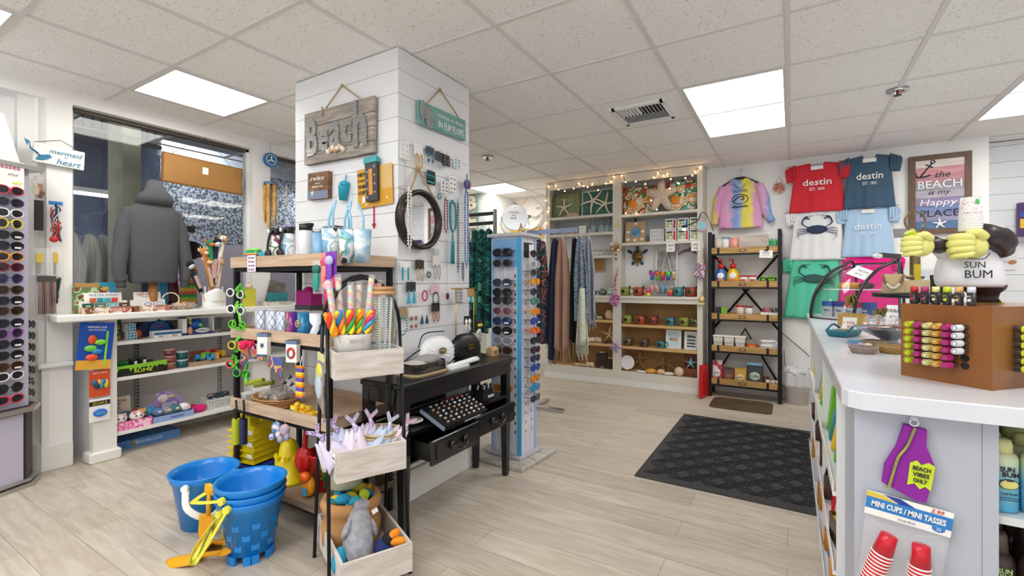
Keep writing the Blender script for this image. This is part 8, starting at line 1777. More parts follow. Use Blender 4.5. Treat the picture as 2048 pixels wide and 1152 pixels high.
matm('floor_mat','small brown cushioned mat in front of the rack',.555,2.875,1.085,3.29,.02,mat('brown_mat','#4a3a2c',.8,pat='noise',col2='#5a4836',scale=6),None,0,.05)

# ============================================================ clothes and signs on the wall
YW_=YB-.03
def tee(label,pxs,pys,m,txt=None,tcol='#f0f0f0',crab=None,sl=(1,1),neck=True,name='t_shirt',off=0,lean=0,z0c=None):
 """shirt pinned flat to the wall: pxs left/right px of the body, pys top/bottom py"""
 y=YW_-off;a,c_=at(pxs[0],pys[0],y=y),at(pxs[1],pys[1],y=y);w_=c_.x-a.x;h=at((pxs[0]+pxs[1])/2,pys[0],y=y).z-at((pxs[0]+pxs[1])/2,pys[1],y=y).z
 t=TH(name,label,'t-shirt',((a.x+c_.x)/2,y,at((pxs[0]+pxs[1])/2,pys[0],y=y).z),rm=rot(0,lean,0))
 def body(u,v):
  s=u*2-1;bw=w_*(.39+.11*v**1.1);x=s*bw;nk=.075*max(0,1-(s/.33)**2)if neck else 0;ts=-.03*max(0,abs(s)-.33)
  z=-v*h-(nk-ts)*(1-v)
  yy=-.010-.012*sin(u*9+v*3)*v-.006*sin(u*31)*v-.018*(1-s*s)
  return V((x,yy,z))
 MB().sheet(body,30,20,m,th=.004).bd('body',t)
 for s_,on in((-1,sl[0]),(1,sl[1])):
  if not on:continue
  def slv(u,v):return V((s_*(w_*.385+.09*u*(1-.2*v)),-.010-.02*sin(pi*v)*(.4+u)-.006*sin(v*15+u*5),-.012-.045*u-v*(.15-.03*u)))
  MB().sheet(slv,8,8,m,th=.006).bd('sleeve',t)
  b=MB();
  for q in range(4):b.tube([(s_*(w_*.40+.02*q),-.02,-.01-.01*q),(s_*(w_*.41+.022*q),-.035,-.07),(s_*(w_*.40+.02*q),-.02,-.13)],.011,m,sm=3,n=7)
  b.bd('sleeve_folds',t)
 if txt:
  MB().text(txt,(0,-.044,-h*.40),h*.13,C(tcol,.8),wid=w_*.50,bold=.01).text('EST. 1845',(0,-.046,-h*.54),h*.06,C(tcol,.8),wid=w_*.26).bd('lettering',t)
 if crab:
  b=MB();K=C(crab,.8);zc=-h*(.42 if z0c is None else z0c);sc=w_*.62
  b.ball((0,-.038,zc),(sc*.30,.006,sc*.15),K,n=16)
  for s_ in(-1,1):
   b.tube([(s_*sc*.22,-.038,zc+sc*.06),(s_*sc*.42,-.038,zc+sc*.22),(s_*sc*.34,-.038,zc+sc*.42),(s_*sc*.12,-.038,zc+sc*.46)],[sc*.035,sc*.05,sc*.07,sc*.015],K,sm=4,n=6,flat=.4);b.tube([(s_*sc*.36,-.038,zc+sc*.42),(s_*sc*.2,-.038,zc+sc*.36)],sc*.02,K,n=5)
   for q in range(3):b.tube([(s_*sc*.26,-.038,zc+sc*(.02-.05*q)),(s_*sc*(.52+.02*q),-.038,zc+sc*(.04-.11*q)),(s_*sc*(.58-.08*q),-.038,zc-sc*(.10+.15*q))],[sc*.022,sc*.016,sc*.006],K,sm=3,n=5,flat=.5)
  b.bd('crab_print',t)
 b=MB();b.b2((-.05,-.045,-.07 if neck else-.02),(.05,-.003,-.035 if neck else .0),WHITE);b.bd('clip',t)
 return t
WT=mat('white_tee','#e9eaec',.9);LBt=mat('sky_tee','#aecbe8',.9);MNT=mat('mint_tee','#5fcfae',.9);PNK=mat('hot_pink_tee','#f0148c',.85)
tee('mint green t-shirt with a dark crab print at the lower left of the shirt wall',(1572,1690),(512,638),MNT,crab='#2f5a58',sl=(1,0),off=.0,neck=False,lean=2,z0c=.36)
tee('hot pink t-shirt at the lower right of the shirt wall, behind the pastry case',(1674,1800),(508,625),PNK,sl=(0,1),off=.0,neck=False)
tee('white t-shirt with a navy crab print in the middle left of the shirt wall',(1578,1692),(416,520),WT,crab='#2a3558',sl=(1,0),off=.02)
tee('pale blue t-shirt reading destin in the middle right of the shirt wall',(1682,1790),(412,514),LBt,txt='destin',tcol='#e6eef8',sl=(1,1),off=.02)
tee('red t-shirt reading destin est. 1845 at the top left of the shirt wall',(1578,1692),(326,424),mat('red_tee','#cf2a38',.9),txt='destin',sl=(1,1),off=.05)
tee('slate blue t-shirt reading destin est. 1845 at the top right of the shirt wall',(1686,1792),(311,416),mat('slate_tee','#3f5b72',.9),txt='destin',sl=(1,1),off=.05)
for k,(a,c_)in enumerate((((1572,334),(1800,312)),((1572,424),(1800,408)),((1572,515),(1800,506)))):
 p,q=at(*a,y=YB-.02),at(*c_,y=YB-.02);t=TH('display_rod','white rod on the wall holding the %s row of shirts'%['top','middle','bottom'][k],'rod',(0,0,0));MB().tube([p,q],.009,WHITE).ball(p,.014,WHITE).bd('rod',t)
# tie-dye hoodie on a hanger
TD=multi('tie_dye',['#e0a0c8','#e8b8d8','#8aa8e0','#7a9ad8','#e8d84a','#f0e06a','#e8a8cc','#d890c0'],1.0,.9,'bandsx',sharp=False)
def tiedye():
 m=bpy.data.materials.new('tie_dye_cloth');m.use_nodes=True;nt=m.node_tree;L=nt.links;b=nt.nodes['Principled BSDF'];b.inputs['Roughness'].default_value=.95
 tc=nt.nodes.new('ShaderNodeTexCoord');sp=nt.nodes.new('ShaderNodeSeparateXYZ');L.new(tc.outputs['Object'],sp.inputs[0])
 n=nt.nodes.new('ShaderNodeTexNoise');n.inputs['Scale'].default_value=13;n.inputs['Detail'].default_value=5;L.new(tc.outputs['Object'],n.inputs['Vector'])
 m1=nt.nodes.new('ShaderNodeMath');m1.operation='MULTIPLY_ADD';m1.inputs[1].default_value=.20;L.new(n.outputs['Fac'],m1.inputs[0])
 m2=nt.nodes.new('ShaderNodeMath');m2.operation='MULTIPLY_ADD';m2.inputs[1].default_value=1.6;m2.inputs[2].default_value=.40;L.new(sp.outputs[0],m2.inputs[0]);L.new(m2.outputs[0],m1.inputs[2])
 r=nt.nodes.new('ShaderNodeValToRGB');L.new(m1.outputs[0],r.inputs[0]);cr=r.color_ramp
 st=[(0,'#e8c840'),(.10,'#e8d060'),(.16,'#dc9cc8'),(.34,'#e2aed2'),(.42,'#86a6dc'),(.50,'#a8bce6'),(.55,'#e6d850'),(.66,'#ecdf74'),(.72,'#e0a4cc'),(.86,'#e4b0d4'),(.92,'#86a8dc')]
 while len(cr.elements)<len(st):cr.elements.new(.5)
 for e,(p,c_)in zip(cr.elements,st):e.position=p;e.color=(*lin(c_),1)
 L.new(r.outputs[0],b.inputs['Base Color']);return m
TDM=tiedye();y=YW_-.02;a,c_=at(1430,375,y=y),at(1535,460,y=y);hh=a.z-at(1430,460,y=y).z;w_=c_.x-a.x
t=TH('tie_dye_hoodie','pastel tie-dye hooded sweatshirt with a wave print on a black hanger','hoodie',((a.x+c_.x)/2,y,a.z+.03))
def hb(u,v):s=u*2-1;x=s*w_*(.36+.05*v);return V((x,-.02-.03*(1-s*s)-.01*sin(u*11+v*2)*v,-.02*(abs(s)**2)-.05*(1-v)*max(0,1-(s/.3)**2)-v*(hh+.02)))
MB().sheet(hb,26,18,TDM,th=.01).bd('body',t)
for s_ in(-1,1):MB().tube([(s_*w_*.34,-.02,-.05),(s_*w_*.43,-.02,-.18),(s_*w_*.47,-.02,-.32),(s_*w_*(.50 if s_<0 else .58),-.025,-.44)],[.045,.05,.045,.036],TDM,sm=5,n=12).bd('sleeve',t)
b=MB();b.tube([(-.09,-.03,-.02),(-.05,-.065,.0),(0,-.075,-.05),(.05,-.065,.0),(.09,-.03,-.02)],.028,TDM,sm=4,n=10);b.ball((0,-.015,.0),(.09,.03,.035),TDM);b.bd('hood',t)
b=MB();b.tube([(-w_*.36,-.045,-hh-.01),(0,-.06,-hh-.02),(w_*.36,-.045,-hh-.01)],.018,TDM,sm=4,n=8,flat=.8);b.bd('hem',t)
MB().tube([(-.16,-.03,-.03),(-.05,-.04,.03),(0,-.04,.035),(.05,-.04,.03),(.16,-.03,-.03)],.014,BLACK,sm=4).tube([(0,-.04,.04),(0,-.03,.09),(.02,-.02,.115),(0,-.01,.135),(-.02,-.02,.115)],.003,CHROME,sm=3).bd('hanger',t)
b=MB();K=C('#1f2430',.8);b.tube([(.075*cos(a_),-.062,-.19+.05*sin(a_))for a_ in AN(20)],.004,K,closed=1,n=5);b.tube([(-.06,-.064,-.21),(-.02,-.066,-.17),(.03,-.066,-.165),(.035,-.066,-.195),(.01,-.066,-.195)],.005,K,sm=4,n=5)
b.text('AUSTIN',(0,-.067,-.105),.026,K,wid=.13);b.text('destin',(0,-.067,-.265),.03,K,wid=.15,shear=.3,bold=.02);b.bd('wave_print',t)
t=TH('round_plaque','small round red brick patterned plaque on a wire beside the hoodie','ornament',at(1558,376,y=YB-.02));MB().cyl((0,.01,0),(0,-.006,0),.062,C('#d8d4cc'),n=26).cyl((0,-.006,0),(0,-.009,0),.053,multi('coral_print',['#a85a4a','#c88a7a','#a85a4a','#d0a090'],50,.7,'cells'),n=24).bd('disc',t);MB().tube([(-.035,0,.05),(0,.005,.12),(.035,0,.05)],.0016,STEEL,n=4).bd('wire',t)
# THE BEACH IS MY HAPPY PLACE sign
p,w_,h_,rm=quad((1817,314),(1943,303),(1943,467),(1817,468),y=YB-.02);w_=.42;
t=TH('beach_picture','tall framed sign on pastel planks reading the beach is my happy place','picture',p);FRB=mat('walnut_frame','#5a4436',.6,pat='wood',col2='#6e5544',scale=10,stretch=(6,1,6));b=MB();e=.045
for(x0,z0,x1,z1)in((-w_/2,-h_/2,w_/2,-h_/2+e),(-w_/2,h_/2-e,w_/2,h_/2),(-w_/2,-h_/2+e,-w_/2+e,h_/2-e),(w_/2-e,-h_/2+e,w_/2,h_/2-e)):b.b2((x0,-.022,z0),(x1,.012,z1),FRB)
b.bd('frame',t);PC=['#d8c8c4','#c88a94','#b08088','#8a8a94','#a8a0b0','#8a7aa0','#6a7aa8','#8a86a8','#4a6a94'];b=MB();nn=len(PC)
for k,c_ in enumerate(PC):z1=h_/2-e-(h_-2*e)*k/nn;z0=z1-(h_-2*e)/nn;b.b2((-w_/2+e,-.012+.001*(k%2),z0+.001),(w_/2-e,.008,z1-.0005),mat('plank_pastel%d'%k,c_,.75,pat='wood',col2=['#e4dad4','#d8a0a8','#c09098','#a0a0a8','#b8b0be','#9a8cae','#7c8cb4','#9a96b4','#5a7aa0'][k],scale=6,stretch=(1,1,10)))
b.bd('plank',t);b=MB();W2=C('#eceef0',.7);K=C('#1f222c',.7);s=h_/.80
def tt(s_,x,z,h,w2,m,sh=0):b.text(s_,(x*w_,-.015,z*h_),h,m,wid=w2*w_,shear=sh)
tt('the',.05,.245,.055,.24,K,.3);tt('BEACH',0,.125,.07,.70,W2);tt('is my',0,.015,.055,.36,K,.3);tt('Happy',-.02,-.115,.075,.60,W2,.2);tt('PLACE',0,-.24,.06,.62,K);b.bd('lettering',t)
b=MB();b.M=loc(.03,0,-.10*h_/.74);b.tube([(-.16,-.016,.26),(-.08,-.016,.375)],.005,K,n=5).tube([(-.075+.014*cos(a_),-.016,.385+.014*sin(a_))for a_ in AN(12)],.004,K,closed=1,n=5).tube([(-.20,-.016,.31),(-.185,-.016,.26),(-.16,-.016,.255),(-.12,-.016,.26),(-.095,-.016,.27)],.006,K,sm=3,n=5).tube([(-.125,-.016,.365),(-.075,-.016,.335)],.005,K,n=5);b.bd('anchor_print',t)
b=MB();slim_star(b,(0,-h_*.375),.05,W2,-.018,w=.009);b.bd('starfish_print',t)
# notices, purple box
p0,p1=at(1990,478,y=3.88),at(2032,540,y=3.88);t=TH('paper_notice','translucent papers and a postcard pinned on the shiplap wall','paper',((p0.x+p1.x)/2,3.878,(p0.z+p1.z)/2));w_,h_=p1.x-p0.x,p0.z-p1.z;MB().b2((-w_/2,-.002,-h_/2),(w_/2,.002,h_/2),C('#e6e4e6')).b2((-w_*.3,-.004,-h_*.05),(w_*.45,-.002,h_*.25),C('#efe6dc')).ball((w_*.3,-.003,-h_*.25),(.03,.002,.02),C('#b87a5a')).bd('sheet',t)
t=TH('wall_box','purple and yellow boxed item at the right edge of the photo','box',at(2052,438,y=3.80));MB().b2((-.05,-.03,-.15),(.12,.03,.14),C('#4a2a6a')).b2((-.045,-.033,-.08),(.12,-.031,.0),C('#e8b82a')).b2((-.045,-.033,.02),(.12,-.031,.06),C('#2a4ab0')).bd('box',t)
# ============================================================ the sales counter
CTZ=.93;CXL,CYF=1.345,-.485
t=TH('sales_counter','white topped grey sales counter at the right','counter',(0,0,0))
CT=mat('quartz_top','#d6d9e2',.18,pat='noise',col2='#e0e3ea',scale=3);CG=mat('counter_grey','#b4b9c5',.45)
b=MB();P_=[(CXL,2.75),(CXL,CYF+.05),(CXL+.012,CYF+.02),(CXL+.04,CYF),(2.55,CYF+.01),(2.55,2.75)];n=len(P_)
b.add([(x,y,CTZ-.042)for x,y in P_]+[(x,y,CTZ-.003)for x,y in P_]+[(x+(.003 if x<2 else-.003),y+(.003 if y<2 else-.003),CTZ)for x,y in P_],[tuple(range(n)),tuple(range(3*n-1,2*n-1,-1))]+[((i+1)%n,i,n+i,n+(i+1)%n)for i in range(n)]+[(n+(i+1)%n,n+i,2*n+i,2*n+(i+1)%n)for i in range(n)],CT);b.bd('counter_top',t)
b=MB();b.b2((1.372,-.44,0),(1.605,-.42,CTZ-.043),CG);b.b2((1.372,-.42,0),(1.392,-.20,CTZ-.043),CG);b.bd('front_panel',t)
b=MB();b.b2((1.6055,-.442,.0),(1.632,-.40,CTZ-.043),CG);b.b2((1.6321,-.441,.883),(2.5,-.40,CTZ-.043),CG);b.bd('cabinet_frame',t)
b=MB();b.b2((1.60,-.4199,0),(1.606,.1,CTZ-.044),C('#9a9ca4'));b.b2((1.6321,.0,0),(2.5,.02,CTZ-.044),C('#3a3a3e'));b.b2((1.44,-.20,0),(1.46,2.7,CTZ-.044),CG);b.b2((2.48,-.39,0),(2.5,2.7,CTZ-.044),CG);b.bd('carcass',t)
for z in(.672,.44,.2):MB().b2((1.6065,-.425,z-.018),(2.479,-.001,z),C('#d8dade')).bd('shelf',t)
# open merchandise bins on the aisle side
t=TH('snack_rack','narrow white snack shelving on the aisle side of the counter','shelving',(0,0,0))
for y in(-.19,.55,1.3,2.05):MB().b2((1.352,y,0),(1.439,y+.015,CTZ-.044),C('#dfe0e3')).bd('divider',t)
for z in(.05,.32,.56):MB().b2((1.346,-.175,z-.012),(1.438,2.05,z),C('#e3e4e6')).b2((1.343,-.175,z-.012),(1.3459,2.05,z+.03),C('#e8e8ea')).bd('shelf',t)
rr=RR(21)
sn=[('cola_bottle','amber cola bottle with a blue cap on the aisle side rack','bottle','#5a1a10'),('snack_packet','bright green snack packet','packet','#6ab82a'),('snack_packet','red snack packet','packet','#c8202a'),('snack_packet','blue snack packet','packet','#1f5ab0'),('snack_packet','yellow snack packet','packet','#e8c02a'),('snack_carton','brown open carton','box','#4a3428'),('snack_carton','orange carton','box','#d8901f'),('snack_packet','teal packet','packet','#2a8a90'),('snack_packet','white and red striped packet','packet','#e8dcdc')]
lv=['bottom','middle','upper'];cnt=0
for li,z in enumerate((.051,.321,.561)):
 for k in range(16):
  y=-.12+k*.135;nm,lb,ct,c_=sn[(k*3+li*2)%len(sn)]
  if nm=='cola_bottle' and li!=2:nm,lb,ct,c_=sn[3]
  h=.10+.09*rr.random()if ct!='bottle' else .2
  t=TH(nm,lb.replace(' on the aisle side rack','')+', %s from the near end, %s shelf of the counter side'%(ORD[k].replace('top','first'),lv[li]),ct,(1.392,y,z),90+rr.uniform(-8,8));m=C(c_,.35)
  if ct=='bottle':MB().lathe([(.028,0),(.03,.01),(.03,.12),(.012,.16),(.012,.18)],m,n=12).bd('bottle',t);MB().lathe([(.014,.18),(.014,.2)],C('#1f4a9a'),n=10).bd('cap',t)
  elif ct=='box':b=MB();tray_crate(b,.11,.075,h*.7,.004,m);b.bd('carton',t);MB().b2((-.05,-.03,.005),(.05,.03,h*.6),C(rr.choice(['#1f4a9a','#c8342a','#e8c02a']))).bd('contents',t)
  else:MB().box((0,0,h/2),(.10,.05,h),m,tapy=.3,bev=.004).bd('packet',t);MB().box((0,-.02,h*.5),(.07,.012,h*.4),C(rr.choice(['#f0f0f0','#e8d82a','#1f3a8a','#c82a3a'])),r=rot(-8)).bd('label',t)
# bottles in the counter bay
SPM=None
def spray_mat():
 m=mat('spray_can_blue','#69b7d6',.35);nt=m.node_tree;L=nt.links;bs=nt.nodes['Principled BSDF'];tc=nt.nodes.new('ShaderNodeTexCoord');sp=nt.nodes.new('ShaderNodeSeparateXYZ');L.new(tc.outputs['Object'],sp.inputs[0])
 r=nt.nodes.new('ShaderNodeValToRGB');mu=nt.nodes.new('ShaderNodeMath');mu.operation='MULTIPLY';mu.inputs[1].default_value=6.5;L.new(sp.outputs[2],mu.inputs[0]);L.new(mu.outputs[0],r.inputs[0]);cr=r.color_ramp
 for e,(p,c_)in zip((cr.elements[0],cr.elements[1],cr.elements.new(.5),cr.elements.new(.75)),((0,'#5ab4da'),(1,'#ece9b4'),(.5,'#8cc8d8'),(.75,'#cfe2c8'))):pass
 cr.elements[0].position=0;cr.elements[0].color=(*lin('#58b2d8'),1);cr.elements[1].position=.45;cr.elements[1].color=(*lin('#84c6dc'),1);cr.elements[2].position=.72;cr.elements[2].color=(*lin('#d2e2c6'),1);cr.elements[3].position=.95;cr.elements[3].color=(*lin('#ecebb2'),1)
 L.new(r.outputs[0],bs.inputs['Base Color']);return m
SPM=spray_mat();YC=C('#e8e7a8',.35);DKB=C('#3a2f2c',.35)
def bum_logo(b,x,y,z,s,col):
 b.text('SUN',(x-.1*s,y,z+.012*s/.03),.011*s/.03,col,wid=.026*s/.03,bold=.02);b.text('BUM',(x+.1*s,y,z),.011*s/.03,col,wid=.03*s/.03,bold=.02)
def spray(label,p,rz):
 t=TH('spray_can',label,'spray can',p,rz,'pale blue after-sun spray cans in the counter bay')
 MB().lathe([(.028,0),(.030,.004),(.030,.118),(.027,.128),(.020,.134)],SPM,n=28).bd('can',t);MB().lathe([(.021,.133),(.021,.150),(.018,.160),(.010,.163)],YC,n=20).bd('cap',t)
 b=MB();K=C('#2a2c34',.6);bum_logo(b,0,-.031,.088,.03,K);b.text('Cool Down',(0,-.0315,.045),.0055,K,wid=.03);b.text('hydrating after sun spray',(0,-.0315,.036),.0025,K,wid=.034);b.text('aloe vera with cocoa butter',(0,-.0315,.031),.0025,K,wid=.034);b.bd('lettering',t)
 b=MB();b.ball((0,-.0305,.066),(.019,.003,.012),K,n=20);b.ball((0,-.0315,.066),(.017,.003,.0105),C('#e8e48a',.5),n=20);b.b2((-.006,-.0352,.074),(.006,-.0342,.0765),K);b.bd('oval_emblem',t);return t
s0=spray('pale blue after-sun spray can, front row left in the counter bay',(xs(2000,-.375),-.375,.673),12)
k=1
for r_ in range(4):
 for c_ in range(5):
  if r_==0 and c_==0:continue
  dup(s0,(xs(2000,-.375)+.064*c_+.0*r_,-.375+.068*r_+.006*(c_%2),.673),12-5*c_,'blue spray can, %s row from the front, %s from the left in the bay'%(['first','second','third','fourth'][r_],['first','second','third','fourth','fifth'][c_]));k+=1
def brownb(label,p,rz):
 t=TH('lotion_bottle',label,'bottle',p,rz,'brown sunscreen bottles in the lower counter bay');MB().lathe([(.026,0),(.028,.006),(.029,.105),(.024,.122),(.017,.130)],C('#3d2c28',.3),n=24).bd('bottle',t);MB().lathe([(.018,.128),(.016,.168),(.012,.176)],C('#5c5048',.4),n=16).bd('cap',t)
 b=MB();bum_logo(b,0,-.030,.085,.03,C('#b8d890',.5));b.bd('lettering',t);b=MB();b.ball((0,-.0295,.062),(.016,.003,.011),C('#a8d86a',.5),n=18);b.bd('oval_emblem',t);return t
s1=brownb('dark brown sunscreen bottle, front left in the lower counter bay',(xs(1996,-.37),-.37,.441),12)
for r_ in range(4):
 for c_ in range(5):
  if r_==0 and c_==0:continue
  dup(s1,(xs(1996,-.37)+.062*c_+.01*(r_%2),-.37+.07*r_,.441),12-5*c_,'brown bottle, %s row from the front, %s from the left in the lower bay'%(['first','second','third','fourth'][r_],['first','second','third','fourth','fifth'][c_]))
# purple bottle sleeve and cup pack on the front panel
YP_=-.455
PU=mat('purple_neoprene','#8a1f9a',.8);p=at(1819,850,y=YP_);px2m=(p-CAM).dot(FWD)/FPX
t=TH('bottle_sleeve','purple zipped bottle sleeve reading beach vibes only on the counter front','bottle sleeve',at(1819,925,y=YP_),rm=rot(0,6,0));H=75*px2m*1.0;Wd=37*px2m*1.05
out=[(-Wd*.42,H),(Wd*.50,H*.96),(Wd*.55,H*.55),(Wd*1.0,H*.05),(Wd*.98,-H*.25),(Wd*.86,-H*.98),(Wd*.4,-H*.98),(-Wd*.98,-H*.72),(-Wd*.98,-H*.2),(-Wd*.62,H*.35)]
b=MB();b.prism(out,.012,PU,T=loc(0,-.004,0),taper=.97);b.bd('sleeve',t)
b=MB();zp=[(-Wd*.02,H*.95),(-Wd*.22,H*.45),(-Wd*.5,H*.1),(-Wd*.62,-H*.35),(-Wd*.72,-H*.8)];b.tube([(x,-.0065,z)for x,z in zp],.0028,C('#1c1a16'),sm=5,n=5);S_=spl([(x,-.0095,z)for x,z in zp],14)
for q in S_[::1]:b.box(q,(.0055,.002,.0012),C('#c8c86a',.4))
b.bd('zip',t)
b=MB();LM=C('#c6dc2a',.6);b.prism([(Wd*.0,H*.02),(Wd*.25,H*.12),(Wd*.45,H*.02),(Wd*.7,H*.12),(Wd*.97,H*.06),(Wd*.92,-H*.60),(Wd*.7,-H*.52),(Wd*.5,-H*.62),(Wd*.28,-H*.5),(Wd*.0,-H*.58)],.002,LM,T=loc(0,-.0065,0));b.bd('lime_patch',t)
b=MB()
for k,(s_,z,w2)in enumerate((('BEACH',-.08,.7),('VIBES',-.24,.66),('ONLY',-.40,.55))):b.text(s_,(Wd*.47,-.0075,H*z),H*.11,PU if False else C('#2a1a2a'),wid=Wd*w2,bold=.02)
b.bd('lettering',t);MB().tube([(-Wd*.05+.008*cos(a_),-.004,H+.008+.008*sin(a_))for a_ in AN(14)],.0016,WHITE,closed=1,n=6).ball((-.002,.006,H+.016),(.008,.008,.006),WHITE).bd('hook',t)
p=at(1818,1002,y=YP_);Wc=134*px2m;Hc=48*px2m
t=TH('mini_cup_pack','bag of red mini cups under a blue and white card on the counter front','party cups',p,rm=rot(0,6.5,0));b=MB();b.b2((-Wc/2,-.003,-Hc),(Wc/2,.0,0),PAPER);b.b2((-Wc/2,-.0036,-Hc*.72),(Wc/2,-.003,-Hc*.22),C('#2a7ec8',.4));b.prism([(-Wc/2,0),(-Wc*.3,-.002),(-Wc*.12,-Hc*.24),(-Wc/2,-Hc*.22)],.0005,C('#d8c04a'),T=loc(0,-.0038,0));b.prism([(-Wc*.3,0),(-Wc*.1,0),(Wc*.08,-Hc*.22),(-Wc*.1,-Hc*.24)],.0005,C('#1f3a9a'),T=loc(0,-.0038,0));b.ball((Wc*.36,-.0035,-Hc*.78),(.012,.0015,.008),C('#2a7ec8',.4));b.bd('header_card',t)
b=MB();b.text('MINI CUPS / MINI TASSES',(0,-.0045,-Hc*.47),Hc*.24,PAPER,wid=Wc*.86,bold=.03);b.text('22',(Wc*.36,-.006,-Hc*.78),.006,PAPER);b.text('2.5 oz / 75 ml',(0,-.0045,-Hc*.86),.004,C('#3a4a6a'));b.bd('lettering',t);MB().text('2.99',(Wc*.32,-.0045,-Hc*.1),Hc*.16,C('#c82a2a'),shear=.3).bd('handwritten_price',t)
MB().sheet(lambda u,v:V(((u-.5)*Wc*(.98-.06*v),-.004-.03*sin(pi*u)*min(1,v*4),-Hc-v*.19)),10,8,CLEAR,th=.0006).bd('clear_bag',t)
RC_=C('#c8142a',.3)
for s_,x in(('left',-.026),('right',.026)):
 c=MB();c.lathe([(.0205,-.075),(.0165,-.028),(.014,-.027),(.001,-.027)],RC_,c=(x,-.026,-Hc),n=18,r=rot(0,10*(1 if s_=='left' else-.3)));
 for k in range(9):c.lathe([(.0222,-.075-.0085*k),(.0222,-.078-.0085*k),(.0205,-.079-.0085*k)],PAPER if k%1==0 else RC_,c=(x,-.026,-Hc),n=18,r=rot(0,10*(1 if s_=='left' else-.3)));c.lathe([(.0215,-.079-.0085*k),(.0215,-.0833-.0085*k)],RC_,c=(x,-.026,-Hc),n=18,r=rot(0,10*(1 if s_=='left' else-.3)))
 c.bd('cup_stack',t)
MB().text('TEXAS',(-.01,-.052,-Hc-.165),.016,C('#d8c82a'),wid=.06,bold=.05).bd('yellow_lettering',t)

# ============================================================ wooden lip balm display
N_=V((1.66,-.297,CTZ));AB=-42.4
OAK=mat('honey_oak','#7f4c1d',.4,pat='wood',col2='#8f5a26',scale=4,stretch=(1,1,.5),coat=.15)
U_=V((-.739,.675,0));V_=V((.675,.739,0))
# local frame: origin at the near corner, x to the right along the right face, y along the left face going away
t=TH('lip_balm_display','honey wood box display drilled with rows of lip balm tubes on the counter','display box',N_,47.6)
b=MB();b.b2((0,0,0),(.36,.207,.203),OAK);b.b2((.0,.0,.203),(.36,.207,.207),OAK);b.bd('box',t)
b=MB()
for(r_,c_)in((4,5),(5,5)):b.cyl((-.0008,(.166-c_*.0222),.151-r_*.0198),(.003,(.166-c_*.0222),.151-r_*.0198),.0095,C('#120c08'),n=16)
b.bd('hole',t)
ROT_=rot(0,0,47.6)
CAPS=[('lime','#c8d82a'),('magenta','#b8307a'),('pale yellow','#dfe09a'),('apricot','#e8b45a'),('berry','#c02a7a'),('white','#e6ecf4')]
protoT={}
def balm(cname,chex,p,ang,label,group):
 key=cname
 if key not in protoT:
  t=TH('lip_balm',label,'lip balm',p,ang,group)
  MB().cyl((0,.02,0),(0,-.012,0),.0085,mat('balm_tube','#2f2a2a',.35,pat='speck',col2='#5a5048',scale=200),n=14).bd('tube',t)
  MB().cyl((0,-.012,0),(0,-.034,0),.0088,C(chex,.35),r2=.0078,n=16).bd('cap',t)
  MB().tube([(.0055*cos(a_),-.0345,.0055*sin(a_))for a_ in AN(12)],.0007,C('#4a4a3a'),closed=1,n=4).bd('cap_ring',t)
  protoT[key]=t;return t
 return dup(protoT[key],p,ang,label,group)
for r_ in range(6):
 for c_ in range(6):
  if c_==5 and r_>3:continue
  nm,hx=CAPS[c_];q=N_+ROT_.to_3x3()@V((-.006,(.166-c_*.0222),.151-r_*.0198))
  balm(nm,hx,q,47.6-90,'%s capped lip balm, row %d, column %d, left face of the wooden display'%(nm,r_+1,c_+1),'lip balms on the left face of the wooden display')
for r_ in range(6):
 for c_ in range(3):
  nm,hx=CAPS[(0,1,2)[c_]];q=N_+ROT_.to_3x3()@V((.085+c_*.034,-.004,.151-r_*.0198))
  balm(nm,hx,q,47.6,'%s capped lip balm, row %d, column %d, right face of the wooden display'%(nm,r_+1,c_+1),'lip balms on the right face of the wooden display')
for k,(px,cn,hx)in enumerate(((1854,'red','#c8283a'),(1872,'magenta','#b03070'),(1893,'pale yellow','#dfe09a'),(1912,'lime','#c8d82a'),(1932,'apricot','#dcb070'),(1953,'white','#d8e2ea'))):
 f=(px-1800)/190;q=N_+ROT_.to_3x3()@V((.02,.207-.022-k*.0265,.207));t=TH('sunscreen_stick','%s capped sunscreen stick, %s from the left on the wooden display'%(cn,['first','second','third','fourth','fifth','sixth'][k]),'sunscreen stick',q,-45)
 MB().lathe([(.0085,0),(.009,.003),(.009,.034)],C('#2f2c2c',.35),n=16).bd('tube',t);MB().lathe([(.0088,.034),(.0085,.048),(.006,.049)],C(hx,.35),n=16).bd('cap',t);b=MB();b.text('SPF',(0,-.0098,.024),.004,C(hx));b.ball((0,-.009,.014),(.0045,.0012,.004),C(hx));b.bd('lettering',t)
# headless display figure in a white shirt on the display box
def boxp(px,py,z,w=None):return at(px,py,z=z)
fp=N_+ROT_.to_3x3()@V((.135,.155,.207))
# image-parallel frame for the figure
AF=math.degrees(math.atan2(.5165,.856))
wF=(fp-CAM).dot(FWD);sF=wF/FPX
def fl(px,py,dy=0):
 lat=(px-1024)*sF-(fp-CAM).dot(RGT);up=CAM.z-(py-HOR)*sF-fp.z;return(lat,dy,up)
YEL=C('#dfdd84',.35);WSH=C('#e6e8ee',.35);DKF=C('#2c2226',.35)
t=TH('display_figure','headless glossy display figure in a white shirt with yellow gloves on the wooden display','figure',fp,AF)
